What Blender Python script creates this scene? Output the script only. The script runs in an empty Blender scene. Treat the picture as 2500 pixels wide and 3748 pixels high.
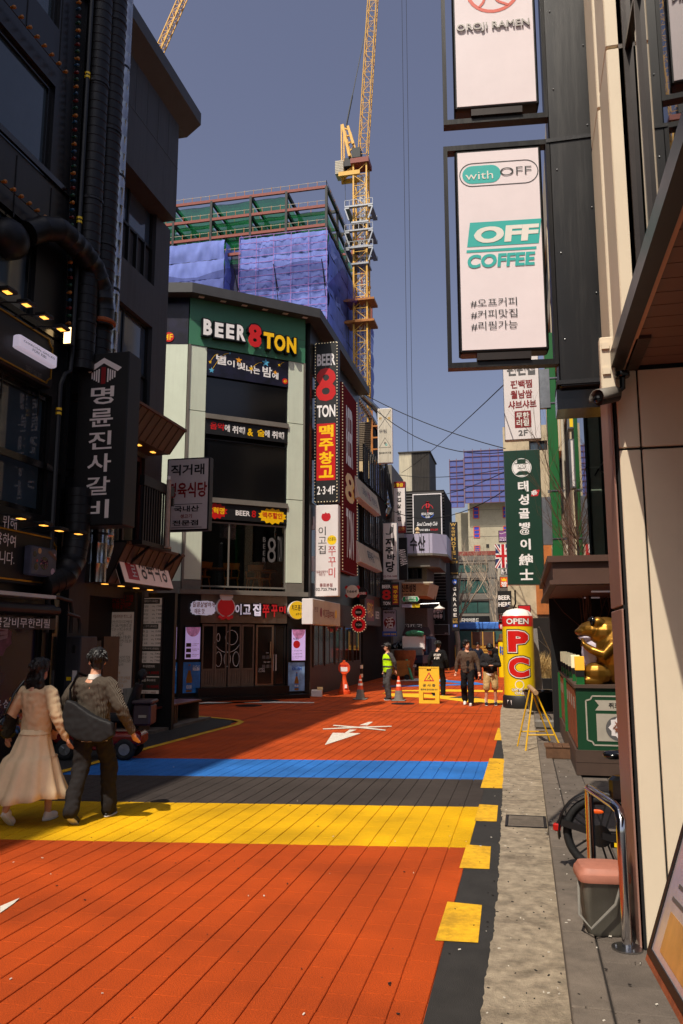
import bpy,bmesh,math,random
from mathutils import Vector,Matrix
from mathutils import noise as mnoise
R=math.radians
sc=bpy.context.scene
cam=bpy.data.cameras.new('camera');camo=bpy.data.objects.new('camera',cam)
sc.collection.objects.link(camo);sc.camera=camo
camo.location=(0,0,1.8);camo.rotation_euler=(R(90+9.076),0,R(12.779))
cam.sensor_fit='VERTICAL';cam.sensor_height=36.0;cam.sensor_width=24.0
cam.lens=2917.0/3748.0*36.0;cam.clip_start=0.05;cam.clip_end=3000
world=bpy.data.worlds.new('World');sc.world=world;world.use_nodes=True
wn=world.node_tree.nodes;wl=world.node_tree.links
wn.clear()
sky=wn.new('ShaderNodeTexSky');sky.sky_type='NISHITA';sky.sun_disc=False
sun_dir=Vector((-0.285,-1.13,1.75)).normalized()
sky.sun_elevation=math.asin(sun_dir.z)
sky.sun_rotation=math.atan2(sun_dir.x,sun_dir.y)
sky.air_density=1.0;sky.dust_density=3.4;sky.ozone_density=2.5;sky.altitude=50
hsv=wn.new('ShaderNodeHueSaturation');hsv.inputs['Saturation'].default_value=0.76
hsv.inputs['Hue'].default_value=0.52
bg=wn.new('ShaderNodeBackground');bg.inputs['Strength'].default_value=0.11
wo=wn.new('ShaderNodeOutputWorld')
wl.new(sky.outputs[0],hsv.inputs['Color']);wl.new(hsv.outputs[0],bg.inputs['Color']);wl.new(bg.outputs[0],wo.inputs['Surface'])
sl=bpy.data.lights.new('sun','SUN');sl.energy=4.6;sl.angle=R(0.53);sl.color=(1.0,0.91,0.78)
so=bpy.data.objects.new('sun',sl);sc.collection.objects.link(so)
so.rotation_euler=(-sun_dir).to_track_quat('-Z','Y').to_euler();so.location=(0,0,60)
sc.view_settings.view_transform='Standard';sc.view_settings.look='None'
sc.view_settings.exposure=0.0;sc.view_settings.gamma=1.0;sc.view_settings.use_curve_mapping=False
sc.cycles.max_bounces=6;sc.cycles.diffuse_bounces=3;sc.cycles.glossy_bounces=4
sc.cycles.transmission_bounces=6;sc.cycles.transparent_max_bounces=8
sc.cycles.sample_clamp_indirect=8
rng=random.Random(7)
C=sc.collection
def S(r,g,b):
 f= lambda c:(c/255/12.92) if c<=10 else ((c/255+0.055)/1.055)**2.4
 return(f(r),f(g),f(b),1)
class Palette(dict):
 __getattr__=dict.__getitem__
MATS=Palette()
def mat(name,col,rough=0.6,metal=0.0,var=0.12,vs=3.0,bump=0.0,bs=60.0,emit=0.0,spec=0.5,dirt=0.0,streak=0.0,rnd=0.0,coat=0.0,world_pos=False):
 if name in MATS:return MATS[name]
 m=bpy.data.materials.new(name);m.use_nodes=True
 n=m.node_tree.nodes;l=m.node_tree.links;p=n['Principled BSDF']
 if len(col)==3:col=S(*col)
 p.inputs['Roughness'].default_value=rough;p.inputs['Metallic'].default_value=metal
 p.inputs['Specular IOR Level'].default_value=spec
 if coat:p.inputs['Coat Weight'].default_value=coat
 if world_pos:
  g=n.new('ShaderNodeNewGeometry');src=g.outputs['Position']
 else:
  tc=n.new('ShaderNodeTexCoord');src=tc.outputs['Object']
 out=None
 if var>0:
  t=n.new('ShaderNodeTexNoise');t.inputs['Scale'].default_value=vs;t.inputs['Detail'].default_value=5
  t.inputs['Roughness'].default_value=0.65;l.new(src,t.inputs['Vector'])
  mr=n.new('ShaderNodeMapRange');mr.inputs['From Min'].default_value=0.3;mr.inputs['From Max'].default_value=0.7
  mr.inputs['To Min'].default_value=1-var;mr.inputs['To Max'].default_value=1+var
  l.new(t.outputs['Fac'],mr.inputs['Value']);fac=mr.outputs['Result']
  if rnd:
   oi=n.new('ShaderNodeObjectInfo');m2=n.new('ShaderNodeMapRange')
   m2 .inputs['To Min'].default_value=1-rnd;m2 .inputs['To Max'].default_value=1+rnd
   l.new(oi.outputs['Random'],m2 .inputs['Value'])
   mm=n.new('ShaderNodeMath');mm.operation='MULTIPLY';l.new(fac,mm.inputs[0]);l.new(m2 .outputs['Result'],mm.inputs[1]);fac=mm.outputs[0]
  hs=n.new('ShaderNodeVectorMath');hs.operation='SCALE';hs.inputs[0].default_value=col[:3]
  l.new(fac,hs.inputs['Scale']);out=hs.outputs[0]
 if dirt or streak:
  t2=n.new('ShaderNodeTexNoise');t2 .inputs['Scale'].default_value=2.2;t2 .inputs['Detail'].default_value=8;t2 .inputs['Roughness'].default_value=0.75
  mp=n.new('ShaderNodeMapping')
  if streak:mp.inputs['Scale'].default_value=(5,5,0.35)
  l.new(src,mp.inputs['Vector']);l.new(mp.outputs[0],t2 .inputs['Vector'])
  m3=n.new('ShaderNodeMapRange');m3 .inputs['From Min'].default_value=0.48;m3 .inputs['From Max'].default_value=0.75
  m3 .inputs['To Min'].default_value=0;m3 .inputs['To Max'].default_value=max(dirt,streak);l.new(t2 .outputs['Fac'],m3 .inputs['Value'])
  mx=n.new('ShaderNodeMixRGB');l.new(m3 .outputs['Result'],mx.inputs['Fac']);mx.inputs['Color2'].default_value=(col[0]*.25+.01,col[1]*.22+.008,col[2]*.2+.006,1)
  if out:l.new(out,mx.inputs['Color1'])
  else:mx.inputs['Color1'].default_value=col
  out=mx.outputs[0]
  ra=n.new('ShaderNodeMath');ra.operation='MULTIPLY_ADD';l.new(m3 .outputs['Result'],ra.inputs[0]);ra.inputs[1].default_value=0.3;ra.inputs[2].default_value=rough
  l.new(ra.outputs[0],p.inputs['Roughness'])
 if out:l.new(out,p.inputs['Base Color'])
 else:p.inputs['Base Color'].default_value=col
 if bump:
  t3=n.new('ShaderNodeTexNoise');t3 .inputs['Scale'].default_value=bs;t3 .inputs['Detail'].default_value=3
  l.new(src,t3 .inputs['Vector'])
  b=n.new('ShaderNodeBump');b.inputs['Strength'].default_value=bump;b.inputs['Distance'].default_value=0.02
  l.new(t3 .outputs['Fac'],b.inputs['Height']);l.new(b.outputs[0],p.inputs['Normal'])
 if emit:
  p.inputs['Emission Strength'].default_value=emit
  if out:l.new(out,p.inputs['Emission Color'])
  else:p.inputs['Emission Color'].default_value=col
 MATS[name]=m
 return m
OFF={}
class MB:
 def __init__(s):s.v=[];s.f=[];s.m=[]
 def add(s,vs,fs,mi=0):
  b=len(s.v);s.v+=[tuple(x) for x in vs]
  for f in fs:s.f.append(tuple(b+i for i in f));s.m.append(mi)
  return s
 def box(s,x0,y0,z0,x1,y1,z1,mi=0):
  x0,x1=min(x0,x1),max(x0,x1);y0,y1=min(y0,y1),max(y0,y1);z0,z1=min(z0,z1),max(z0,z1)
  return s.add([(x0,y0,z0),(x1,y0,z0),(x1,y1,z0),(x0,y1,z0),(x0,y0,z1),(x1,y0,z1),(x1,y1,z1),(x0,y1,z1)],[(0,3,2,1),(4,5,6,7),(0,1,5,4),(1,2,6,5),(2,3,7,6),(3,0,4,7)],mi)
 def cbox(s,x0,y0,z0,x1,y1,z1,c=0.01,mi=0):
  x0,x1=min(x0,x1),max(x0,x1);y0,y1=min(y0,y1),max(y0,y1);z0,z1=min(z0,z1),max(z0,z1)
  def ring(k,z):return [(x0+k+c,y0+k,z),(x1-k-c,y0+k,z),(x1-k,y0+k+c,z),(x1-k,y1-k-c,z),(x1-k-c,y1-k,z),(x0+k+c,y1-k,z),(x0+k,y1-k-c,z),(x0+k,y0+k+c,z)]
  vs=ring(c,z0)+ring(0,z0+c)+ring(0,z1-c)+ring(c,z1)
  fs=[tuple(reversed(range(8))),tuple(24+i for i in range(8))]
  for r in range(3):
   for i in range(8):fs.append((r*8+i,r*8+(i+1)%8,(r+1)*8+(i+1)%8,(r+1)*8+i))
  return s.add(vs,fs,mi)
 def quad(s,a,b,c,d,mi=0):return s.add([a,b,c,d],[(0,1,2,3)],mi)
 def poly(s,pts,mi=0):return s.add(pts,[tuple(range(len(pts)))],mi)
 def prism(s,pts,a,b,axis='y',mi=0):
  n=len(pts)
  def mk(p,t):return {'y':(p[0],t,p[1]),'z':(p[0],p[1],t),'x':(t,p[0],p[1])}[axis]
  vs=[mk(p,a) for p in pts]+[mk(p,b) for p in pts]
  fs=[tuple(range(n)),tuple(reversed(range(n,2*n)))]+[(i,n+i,n+(i+1)%n,(i+1)%n) for i in range(n)]
  return s.add(vs,fs,mi)
 def bar(s,p0,p1,w,h=None,mi=0):
  h=h or w;p0=Vector(p0);p1=Vector(p1);d=(p1-p0)
  if d.length<1e-6:return s
  d.normalize();u=Vector((0,0,1)) if abs(d.z)<.95 else Vector((1,0,0))
  a=d.cross(u).normalized()*w/2;b=a.cross(d).normalized()*h/2
  vs=[p+q for p in (p0,p1) for q in (-a-b,a-b,a+b,-a+b)]
  return s.add(vs,[(3,2,1,0),(4,5,6,7),(0,1,5,4),(1,2,6,5),(2,3,7,6),(3,0,4,7)],mi)
 def tube(s,pts,r,n=8,mi=0,cap=True,flat=1.0,up=(0,0,1)):
  pts=[Vector(p) for p in pts];k=len(pts);rs=r if hasattr(r,'__len__') else [r]*k
  vs=[];pa=None
  for i,p in enumerate(pts):
   d=(pts[min(i+1,k-1)]-pts[max(i-1,0)])
   d=d.normalized() if d.length>1e-9 else Vector((0,0,1))
   if pa is None:
    u=Vector(up)
    if abs(d.dot(u))>.95:u=Vector((1,0,0))
    pa=d.cross(u).normalized()
   else:
    pa=(pa-d*pa.dot(d)).normalized()
   pb=pa.cross(d)
   for j in range(n):
    t=2*math.pi*j/n;vs.append(p+pa*math.cos(t)*rs[i]+pb*math.sin(t)*rs[i]*flat)
  fs=[(i*n+j,(i+1)*n+j,(i+1)*n+(j+1)%n,i*n+(j+1)%n) for i in range(k-1) for j in range(n)]
  if cap:fs+=[tuple(range(n)),tuple(reversed(range((k-1)*n,k*n)))]
  return s.add(vs,fs,mi)
 def cyl(s,p0,p1,r0,r1=None,n=12,mi=0,cap=True):return s.tube([p0,p1],[r0,r0 if r1 is None else r1],n,mi,cap)
 def lathe(s,prof,c=(0,0,0),n=20,mi=0):
  k=len(prof);vs=[(c[0]+r*math.cos(2*math.pi*j/n),c[1]+r*math.sin(2*math.pi*j/n),c[2]+z) for r,z in prof for j in range(n)]
  fs=[(i*n+j,i*n+(j+1)%n,(i+1)*n+(j+1)%n,(i+1)*n+j) for i in range(k-1) for j in range(n)]
  fs+=[tuple(reversed(range(n))),tuple(range((k-1)*n,k*n))]
  return s.add(vs,fs,mi)
 def sph(s,c,r,n=12,mi=0,rot=None):
  r=r if hasattr(r,'__len__') else (r,r,r);m=max(4,n//2+1);vs=[];fs=[]
  for i in range(m+1):
   a=math.pi*i/m
   for j in range(n):
    b=2*math.pi*j/n;q=Vector((r[0]*math.sin(a)*math.cos(b),r[1]*math.sin(a)*math.sin(b),-r[2]*math.cos(a)))
    if rot:q=rot@q
    vs.append(Vector(c)+q)
  for i in range(m):
   for j in range(n):
    f=(i*n+j,i*n+(j+1)%n,(i+1)*n+(j+1)%n,(i+1)*n+j)
    if i==0:f=(f[0],f[2],f[3])
    elif i==m-1:f=(f[0],f[1],f[3])
    fs.append(f)
  return s.add(vs,fs,mi)
 def disc(s,c,r,axis='y',n=24,mi=0,t=0.004):
  if axis=='y':return s.prism([(c[0]+r*math.cos(2*math.pi*i/n),c[2]+r*math.sin(2*math.pi*i/n)) for i in range(n)],c[1],c[1]+t,'y',mi)
  return s.prism([(c[0]+r*math.cos(2*math.pi*i/n),c[1]+r*math.sin(2*math.pi*i/n)) for i in range(n)],c[2],c[2]+t,'z',mi)
 def lattice(s,p0,p1,w,panel,th,br,side=(1,0,0),w1=None,mi=0,mi2=None):
  p0=Vector(p0);p1=Vector(p1);d=(p1-p0).normalized();a=Vector(side);a=(a-d*a.dot(d)).normalized();b=a.cross(d)
  L=(p1-p0).length;k=max(1,round(L/panel));w1=w if w1 is None else w1;mi2=mi if mi2 is None else mi2
  def cor(t):
   ww=(w+(w1-w)*t)/2;o=p0+(p1-p0)*t
   return[o+a*ww+b*ww,o-a*ww+b*ww,o-a*ww-b*ww,o+a*ww-b*ww]
  c0,c1=cor(0),cor(1)
  for i in range(4):s.bar(c0[i],c1[i],th,th,mi)
  for j in range(k):
   A,B=cor(j/k),cor((j+1)/k)
   for i in range(4):
    s.bar(A[i],A[(i+1)%4],br,br,mi2)
    if j%2:s.bar(A[i],B[(i+1)%4],br,br,mi2)
    else:s.bar(A[(i+1)%4],B[i],br,br,mi2)
  return s
 def make(s,name,mats,parent=None,smooth=False,kind=None,label=None):
  me=bpy.data.meshes.new(name)
  off=OFF.get(parent.name,(0,0,0)) if parent is not None else (0,0,0)
  vs=s.v if off==(0,0,0) else [(v[0]-off[0],v[1]-off[1],v[2]-off[2]) for v in s.v]
  me.from_pydata([tuple(v) for v in vs],[],s.f)
  mats=mats if isinstance(mats,(list,tuple)) else [mats]
  for m in mats:me.materials.append(m)
  if len(mats)>1:me.polygons.foreach_set('material_index',s.m)
  if smooth:me.shade_smooth() if smooth is True else me.shade_smooth()
  me.update()
  o=bpy.data.objects.new(name,me);C.objects.link(o)
  if parent is not None:o.parent=parent;OFF[o.name]=off
  if kind:o['kind']=kind
  if label:o['label']=label
  return o
def add_box(a,*k):
 q=MB();q.box(*a);return q.make(*k)
def add_cbox(a,*k):
 q=MB();q.cbox(*a);return q.make(*k)
def auto(o,ang=35):
 me=o.data;me.shade_smooth()
 try:me.set_sharp_from_angle(angle=R(ang))
 except Exception:pass
 return o
def tag(o,label,cat,group=None):
 o['label']=label;o['category']=cat
 if group:o['group']=group
 return o
def thing(name,label,cat,loc=(0,0,0),rz=0,group=None,world=False):
 o=bpy.data.objects.new(name,None);C.objects.link(o);o.location=loc;o.rotation_euler=(0,0,R(rz))
 o.empty_display_size=0.1
 tag(o,label,cat,group)
 if world:OFF[o.name]=tuple(loc)
 return o
def dup(o,loc,rz=None,label=None):
 r=o.copy();C.objects.link(r);r.location=loc
 if rz is not None:r.rotation_euler=(0,0,R(rz))
 if label:r['label']=label
 for ch in o.children:
  c=ch.copy();C.objects.link(c);c.parent=r
  for g in ch.children:
   d=g.copy();C.objects.link(d);d.parent=c
 return r
def struct(mb,name,m,parent=None):
 o=mb.make(name,m,parent)
 if parent is None:o['kind']='structure'
 return o
OUTLINES = {34:(40,4,3764,3164,3247,3547,4,2564,2064,2147,2447),
35:(55,26,3457,2957,2744,1744,1740,2640,2329,1729,2324,2011,2511,2724,4024,3711,4211,4524,5524,5529,4629,4840,5540,4944,5257,4757,4444,3144,4,2829,3140,4340,4129),
37:(61,4,5662,5162,2216,2716,8,3559,2862,2159,1852,2145,2842,3545,3852,4,2556,3256,3248,2548,8,5733,5036,4333,4026,4319,5016,5719,6026,4,4630,5330,5322,4622),
38:(58,18,4358,3561,2758,2450,2940,2134,1827,2219,3016,4423,4916,5716,4827,5639,4939,4432,3839,4651,4,3954,3947,3443,3051,4,3336,4027,3022,2527),
40:(38,10,3762,3462,2448,2132,2415,3401,3701,3015,2832,3048),
41:(38,10,2162,1762,2448,2732,2415,1701,2101,3015,3432,3048),
43:(55,12,3855,3355,3343,2043,2037,3337,3324,3824,3837,5137,5143,3843),
44:(31,4,2325,2317,2009,2818),
45:(38,4,3534,1934,1928,3528),
46:(31,4,2424,2020,2416,2820),
48:(50,12,3861,2861,2153,1947,1931,2125,2817,3817,4525,4731,4747,4553,8,3055,3853,4145,4133,3825,3023,2533,2545),
49:(50,4,3662,3062,3016,3616),
50:(50,17,3561,2862,2058,2050,2454,3255,3652,3642,3234,1916,4716,4723,3023,3935,4444,4353,4257),
51:(50,22,3562,2260,2254,3056,3455,3747,2843,2837,3634,3725,3322,2723,2125,2118,2816,3517,4221,4430,4335,3840,4448,4158),
52:(50,7,4362,4062,1734,1731,3631,3616,4316,4,3650,3650,3637,2637),
53:(50,15,2362,2338,3636,3930,3322,2025,2019,3617,4322,4535,3942,2944,2956,4356,4362),
54:(50,13,4157,3762,2651,2039,2027,2519,2917,3817,4725,4734,3942,2841,3148,6,3336,4032,3823,3422,2824,2634),
55:(50,6,4962,2062,2055,3955,2318,2816),
56:(50,18,3861,3362,2560,2053,2047,2539,2136,1931,1925,2418,3316,4218,4725,4634,4139,4747,4653,4457,10,3356,3755,4051,4047,3744,3342,2944,2747,2652,2955,10,3336,3835,4131,4127,3823,3322,2823,2527,2532,2835),
57:(50,12,2861,2156,1949,2438,3536,3531,2521,2916,3520,4432,4651,4159,5,3754,4044,3342,2647,2855),
64:(83,64,6163,5265,4063,3157,2549,2140,2032,2222,2614,3208,4204,5303,6003,6705,7308,7712,8117,7517,7314,6409,5307,4308,3512,3017,2624,2532,2641,3049,3655,4359,5260,5959,6656,7052,7446,7540,7433,6824,6222,6024,6650,6050,5945,5649,4951,4450,4047,3643,3337,3231,3522,4017,4617,5422,5518,6016,6618,7121,7626,7933,8039,7848,7455,6960,11,5047,5445,5741,5633,5528,4922,4521,4123,3927,3935,4343),
65:(61,8,4062,3662,1616,2316,2930,4830,5416,6116,3,3136,3852,4536),
66:(54,12,2162,2116,3716,4719,5225,5232,4837,4240,4847,4853,4459,3562,6,2856,3755,4153,4045,3643,2842,6,2836,3936,4434,4425,4023,2822),
67:(63,30,4462,3661,3058,2453,2146,2038,2132,2326,2821,3517,4416,5117,6020,6027,5424,4822,3823,3325,3029,2733,2639,2745,3049,3453,3855,4456,5055,6051,6058,5062),
68:(66,7,2262,2216,4718,5926,6339,5952,4860,7,2856,4555,5349,5639,5431,4623,2822),
69:(50,12,2162,2116,4816,4822,2822,2836,4636,4642,2842,2856,4756,4762),
70:(47,10,2262,2216,2816,2837,4637,4643,2843,2856,4656,4662),
71:(65,21,3661,3058,2146,2131,2920,3617,5116,6120,6139,4639,4633,5433,5424,3923,3029,2744,3353,4456,6052,6058,5062),
72:(65,12,2862,2162,2116,2816,2836,5336,5316,6016,6062,5362,5342,2842),
73:(33,4,2862,2262,2216,2816),
74:(33,10,2862,2262,2218,2111,1708,1207,1501,2002,2607,2816),
75:(60,11,2862,2162,2116,2816,2839,5116,6016,3540,5562,4762,2841),
76:(49,6,2862,2162,2116,4816,4822,2822),
77:(68,12,2762,2162,2116,2816,2852,4334,5752,5716,6316,6362,5762,4243),
78:(68,10,2762,2162,2116,2716,2751,5816,6316,6362,5762,5727),
79:(71,20,5261,4462,3661,2958,2453,2146,1939,2132,2426,2921,3517,4316,5217,5921,6426,6732,6839,6746,6453,5958,16,4456,4955,5453,6045,6139,6033,5425,4923,4422,3823,3325,2733,2639,2745,3353,3855),
80:(50,10,2162,2116,2816,2836,4037,4438,4945,4953,4459,3562,7,2856,3556,4054,4351,4346,4043,2842),
82:(56,15,2262,2216,2816,2836,3336,3733,4916,5616,4631,4038,4541,4746,4753,4259,3362,7,2856,3656,4053,4149,4045,3642,2842),
83:(47,28,2862,2460,2054,1950,2144,2639,3732,3927,3422,2922,2424,1928,1920,2916,3616,4018,4424,4528,4335,3840,2747,2551,2654,3056,3656,4352,4359,3762),
84:(56,8,5562,1862,1856,3356,3316,4016,4056,5556),
85:(63,15,2762,2162,2134,2227,2919,4617,5623,5934,5962,5362,5333,4723,3922,2927,2732),
86:(56,7,2362,1662,3616,3716,5662,5062,3630),
87:(85,13,2362,1662,3516,3616,5153,6616,6716,8562,7962,6730,5462,4862,3530),
89:(56,9,2462,1662,3340,3316,4016,4040,5662,4962,3646),
97:(45,12,3644,2947,1943,1936,2340,3240,3434,2229,1823,2516,4021,3937,4,3431,3423,2820,2424),
98:(50,9,2662,2062,2018,3116,4320,4732,4443,3447,2644,6,2638,3341,3939,4131,3924,2622),
99:(45,14,3447,2342,1931,2320,3416,4318,4323,3521,2824,2531,2839,3441,4238,4245),
100:(50,9,4662,4062,4046,3447,2443,1932,2321,3416,4616,5,4040,4021,2724,2531,2839),
101:(48,12,4243,3347,2343,1932,2321,3416,4519,4525,3522,2824,2530,4630,4,3840,4034,2534,2840),
102:(33,9,3662,3062,2255,2146,2116,2716,2746,2954,3656),
103:(45,17,4446,3246,2343,1936,2626,2122,2418,1610,2004,3001,4004,4411,4216,2723,3928,4135,3842,5,2639,3041,3636,3432,2632,4,3514,3607,2407,2414),
104:(50,14,2662,2162,2116,2616,2638,3442,3840,4035,4016,4516,4535,4344,3547,2642),
105:(31,4,2746,2146,2116,2716,4,2459,2055,2452,2755),
108:(31,4,2762,2162,2116,2716),
109:(67,19,3547,2642,2046,2016,2616,2638,3442,3935,3916,4516,4538,5142,5835,5816,6316,6335,6144,5447,4441),
110:(50,12,4344,3547,2642,2146,2116,2616,2638,3442,4035,4016,4516,4535),
111:(53,8,4642,3547,2342,1932,2320,3516,4620,5132,8,3441,4239,4532,4224,3421,2824,2532,2839),
112:(50,9,2046,2001,2601,2617,3216,4320,4731,4342,3046,5,2641,3938,4131,3824,2623),
114:(43,10,3647,2739,2746,2146,2116,2716,2732,3441,4038,4343),
115:(42,14,2947,2245,1939,3324,2921,1925,1919,3016,3618,3829,2539,2942,3838,3844),
116:(38,14,2846,2852,1642,2241,2225,2419,3116,3818,3823,3221,2826,2841,3741,3746),
117:(50,12,2646,2046,2028,2319,3116,3920,4516,4546,3946,3925,3221,2627),
118:(45,7,2346,1746,3016,3216,4546,3946,3128),
119:(64,13,2346,1646,3016,3216,4037,4916,5116,6446,5846,5028,4246,3846,3128),
121:(45,8,2346,1646,2823,1801,2401,4546,3946,3129),
122:(44,8,4346,1846,1841,3341,1716,4316,4322,2722),
183:(34,4,2543,2139,2535,2939),
9825:(65,10,3164,2159,2053,2442,3916,4216,6046,6059,5164,4158,9,3160,3951,4658,5360,5853,5747,4122,2547,2557),
20108:(82,4,7363,2663,2657,7357,4,7923,2023,2018,7918),
22763:(82,16,5272,4772,4751,2051,2046,4746,4720,2420,2415,7615,7620,5220,5246,7946,7951,5251),
23507:(82,11,5072,4866,2266,2255,2655,2662,7362,7355,7755,7766,5366,29,2958,2938,4738,4734,2534,2511,2911,2930,4730,4724,3323,3319,6221,6719,6129,6024,5224,5230,7030,7016,6215,6311,7212,7516,7534,5234,5238,7038,7058,4,3454,4754,4750,3450,4,5254,6554,6550,5250,4,3447,4747,4742,3442,4,5247,6547,6542,5242),
23652:(82,15,2569,2432,1914,2312,2931,3055,4455,4351,3451,3434,7534,7551,6651,7555,7569,4,3065,7065,7059,3059,4,4555,6455,6151,4851,4,3848,5248,5237,3837,4,5648,7048,7037,5637,4,6745,6447,5940,6238,4,4447,4145,4638,4940,6,3731,3711,4213,6813,7211,7231,4,4227,6827,6824,4224,4,4221,6821,6817,4217),
25151:(82,12,5172,4671,4865,2565,2432,1914,2311,2930,3050,7550,7565,5365,4,3061,7061,7054,3054,23,5450,5048,5441,3341,3337,4537,4124,3015,3211,4318,4827,6827,6416,5416,5612,6914,7331,4931,5037,7737,7741,5541,5843),
26032:(82,8,3572,3171,3465,2165,2161,5061,5065,3965,16,7867,7471,5366,5229,4715,5112,5627,5845,6845,6812,7212,7245,8045,8050,5850,5862,20,4660,4161,3850,2050,2046,3346,3339,2039,2035,3335,3317,3818,3835,5035,5039,3839,3846,5146,5150,4250,4,2960,2559,2750,3251,4,4432,4031,4620,4922,4,2931,2532,1921,2318),
26149:(82,33,2467,2462,4462,4357,2657,2653,4153,3848,2048,2044,3544,1931,2227,3234,3211,3714,6214,6712,6734,7727,8031,7136,6444,7944,7948,4448,4753,7353,7357,4857,5062,7562,7567,4,4244,5844,6239,3739,4,3735,6235,6229,3729,4,3725,6225,6218,3718),
26519:(82,19,3772,3272,3258,2058,2053,3153,2639,1828,2123,3244,3211,3711,3746,4435,4839,3752,4653,4658,3758,21,6672,6172,6158,4958,4953,6053,5338,4425,4721,5531,6144,6111,6611,6644,7722,8126,7338,6753,7953,7958,6658),
27155:(82,30,4468,4450,5750,5747,4247,4236,5336,5132,3932,3928,4828,4421,5618,3815,4011,6216,7511,7815,6619,7228,8028,8032,5632,5836,7736,7747,6247,6250,7650,7668,18,3372,2972,2959,2059,2055,2855,2441,1930,2125,2943,2911,3311,3345,3736,4040,3351,3955,3359,4,4864,5764,5761,4861,4,6264,7164,7161,6261,4,4858,5758,5754,4854,4,6258,7158,7154,6254,4,4744,5744,5740,4740,4,6244,7244,7240,6240,4,5024,5328,6728,6121),
27494:(82,17,6172,5672,5656,2056,2051,5751,6223,7311,7814,8026,7629,7316,6626,6251,7951,7956,6156,4,6871,6468,7458,7861,4,5168,2568,2563,5163,16,4349,3849,3820,3019,3044,2544,2518,1917,2112,5619,5623,4321,4335,5435,5440,4340),
27963:(82,22,7768,7372,4166,4262,5763,5753,3853,3848,5748,5737,4237,4211,4714,7114,7512,7537,6137,6148,8048,8053,6153,6164,4,2571,2368,3560,3864,4,4732,7132,7119,4719,4,2253,1949,3142,3446,4,3733,3337,2115,2512),
32051:(82,4,3330,2929,3115,3515,4,2629,2230,1914,2313,4,4031,3630,4018,4419,20,3670,3172,2762,1952,2047,3049,1937,2132,3936,4032,4433,3947,3646,3839,2738,3548,4259,3861,3353,2552,14,6472,5972,5962,4562,4526,5030,5930,5911,6411,6430,7330,7727,7762,6462,4,5057,5957,5948,5048,4,6457,7357,7348,6448,4,5043,5943,5934,5034,4,6443,7343,7334,6434),
44032:(77,8,6671,6071,6011,6611,6642,7542,7547,6647,8,5065,2365,2360,4560,3841,2027,2323,4441),
44033:(77,5,6633,2733,2729,6129,6611,4,6671,6171,6136,6636,4,5067,2267,4463,4248),
44036:(77,4,6671,6171,6127,6627,5,2932,2913,6913,6917,3417,4,5066,2266,4462,4347),
44040:(77,8,6671,6171,6141,6641,6653,7553,7558,6658,8,5068,2368,2364,4464,3751,2044,2239,4350,12,6638,2838,2834,6134,6127,2827,2812,6812,6816,3416,3423,6623),
44048:(77,4,2934,2912,6612,6634,4,3430,6130,6117,3417,8,6671,6171,6137,6637,6652,7552,7557,6657,8,5067,2267,2263,4463,3750,2041,2237,4348),
44050:(77,8,3136,2636,2612,4712,4736,4236,4228,3128,4,3124,4224,4216,3116,8,6671,6171,6139,6639,6653,7553,7557,6657,8,5068,2368,2363,4463,3750,2043,2238,4349,9,6336,5736,5523,4716,5012,6023,7012,7316,6523),
44144:(77,8,6971,6371,6347,5047,5043,6343,6311,6911,8,5065,2265,2260,4460,3841,2027,2323,4441),
44172:(77,4,7071,6571,6511,7011,16,5869,5369,5347,4347,4563,2263,2259,4059,3442,2028,2324,3432,4142,5342,5314,5814),
44200:(77,14,6971,6355,4955,5065,2265,4460,3841,2027,2323,3935,4850,6350,6311,6911),
44217:(77,8,3636,3036,3012,6912,6936,6336,6329,3629,4,3624,6324,6317,3617,20,6971,6371,6362,5062,5167,2467,2463,4563,3850,2142,2338,3945,4957,6357,6350,4850,4845,6345,6339,6939),
44256:(77,8,6765,2665,2661,6261,6247,6032,6532,6747,8,4646,4146,4124,2024,2020,7420,7424,4624),
44264:(77,6,6769,2669,2664,6164,6051,6651,8,4758,4258,4247,2047,2043,7443,7447,4747,12,6737,2637,2633,6233,6227,2627,2612,6912,6916,3216,3223,6723),
44277:(77,8,6230,4733,3130,2622,3114,4711,6214,6722,8,3527,4729,5827,6222,5818,4716,3518,3122,6,6768,2668,2664,6164,6048,6547,8,4755,4255,4243,2043,2039,7439,7443,4743),
44284:(77,6,5365,2365,2360,4760,4538,5138,8,3747,3247,3229,1929,2024,5727,5631,3729,8,6671,6071,6011,6611,6641,7541,7546,6646),
44396:(77,13,6767,2767,2763,6163,5942,2042,2037,4437,4411,4911,4937,7437,6542),
44397:(77,20,6768,2768,2764,6264,6047,2047,2042,4442,4432,2532,2527,6227,6211,6711,6732,5032,5042,7442,7447,6547),
44417:(77,17,6769,2769,2764,6264,6047,2047,2043,4443,4433,3130,3214,6214,6330,4933,4943,7443,6547,4,5827,5818,3618,3627),
44552:(77,4,2633,2612,6712,6733,4,3229,6229,6217,3217,10,6768,2768,2763,6263,6046,2046,2041,7441,7446,6546),
44553:(77,8,3237,2737,2712,6712,6737,6137,6129,3229,4,3225,6125,6117,3217,10,6768,2768,2764,6264,6047,2047,2042,7442,7447,6547),
44592:(77,4,6971,6371,6311,6911,8,5165,2365,2360,4660,3941,2127,2323,4541),
44600:(77,4,6971,6371,6341,6941,8,5168,2468,2464,4564,3851,2144,2339,4350,12,6938,3038,3033,6333,6327,3027,3012,7112,7116,3616,3623,6923),
44608:(77,4,6971,6371,6337,6937,4,3034,3012,6912,6934,4,3630,6330,6317,3617,8,5167,2467,2463,4563,3850,2041,2337,4348),
44648:(77,12,7171,6671,6647,5947,5970,5470,5414,5914,5943,6643,6611,7111,4,3564,2029,2426,3344,4,4964,3424,3822,4743),
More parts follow.
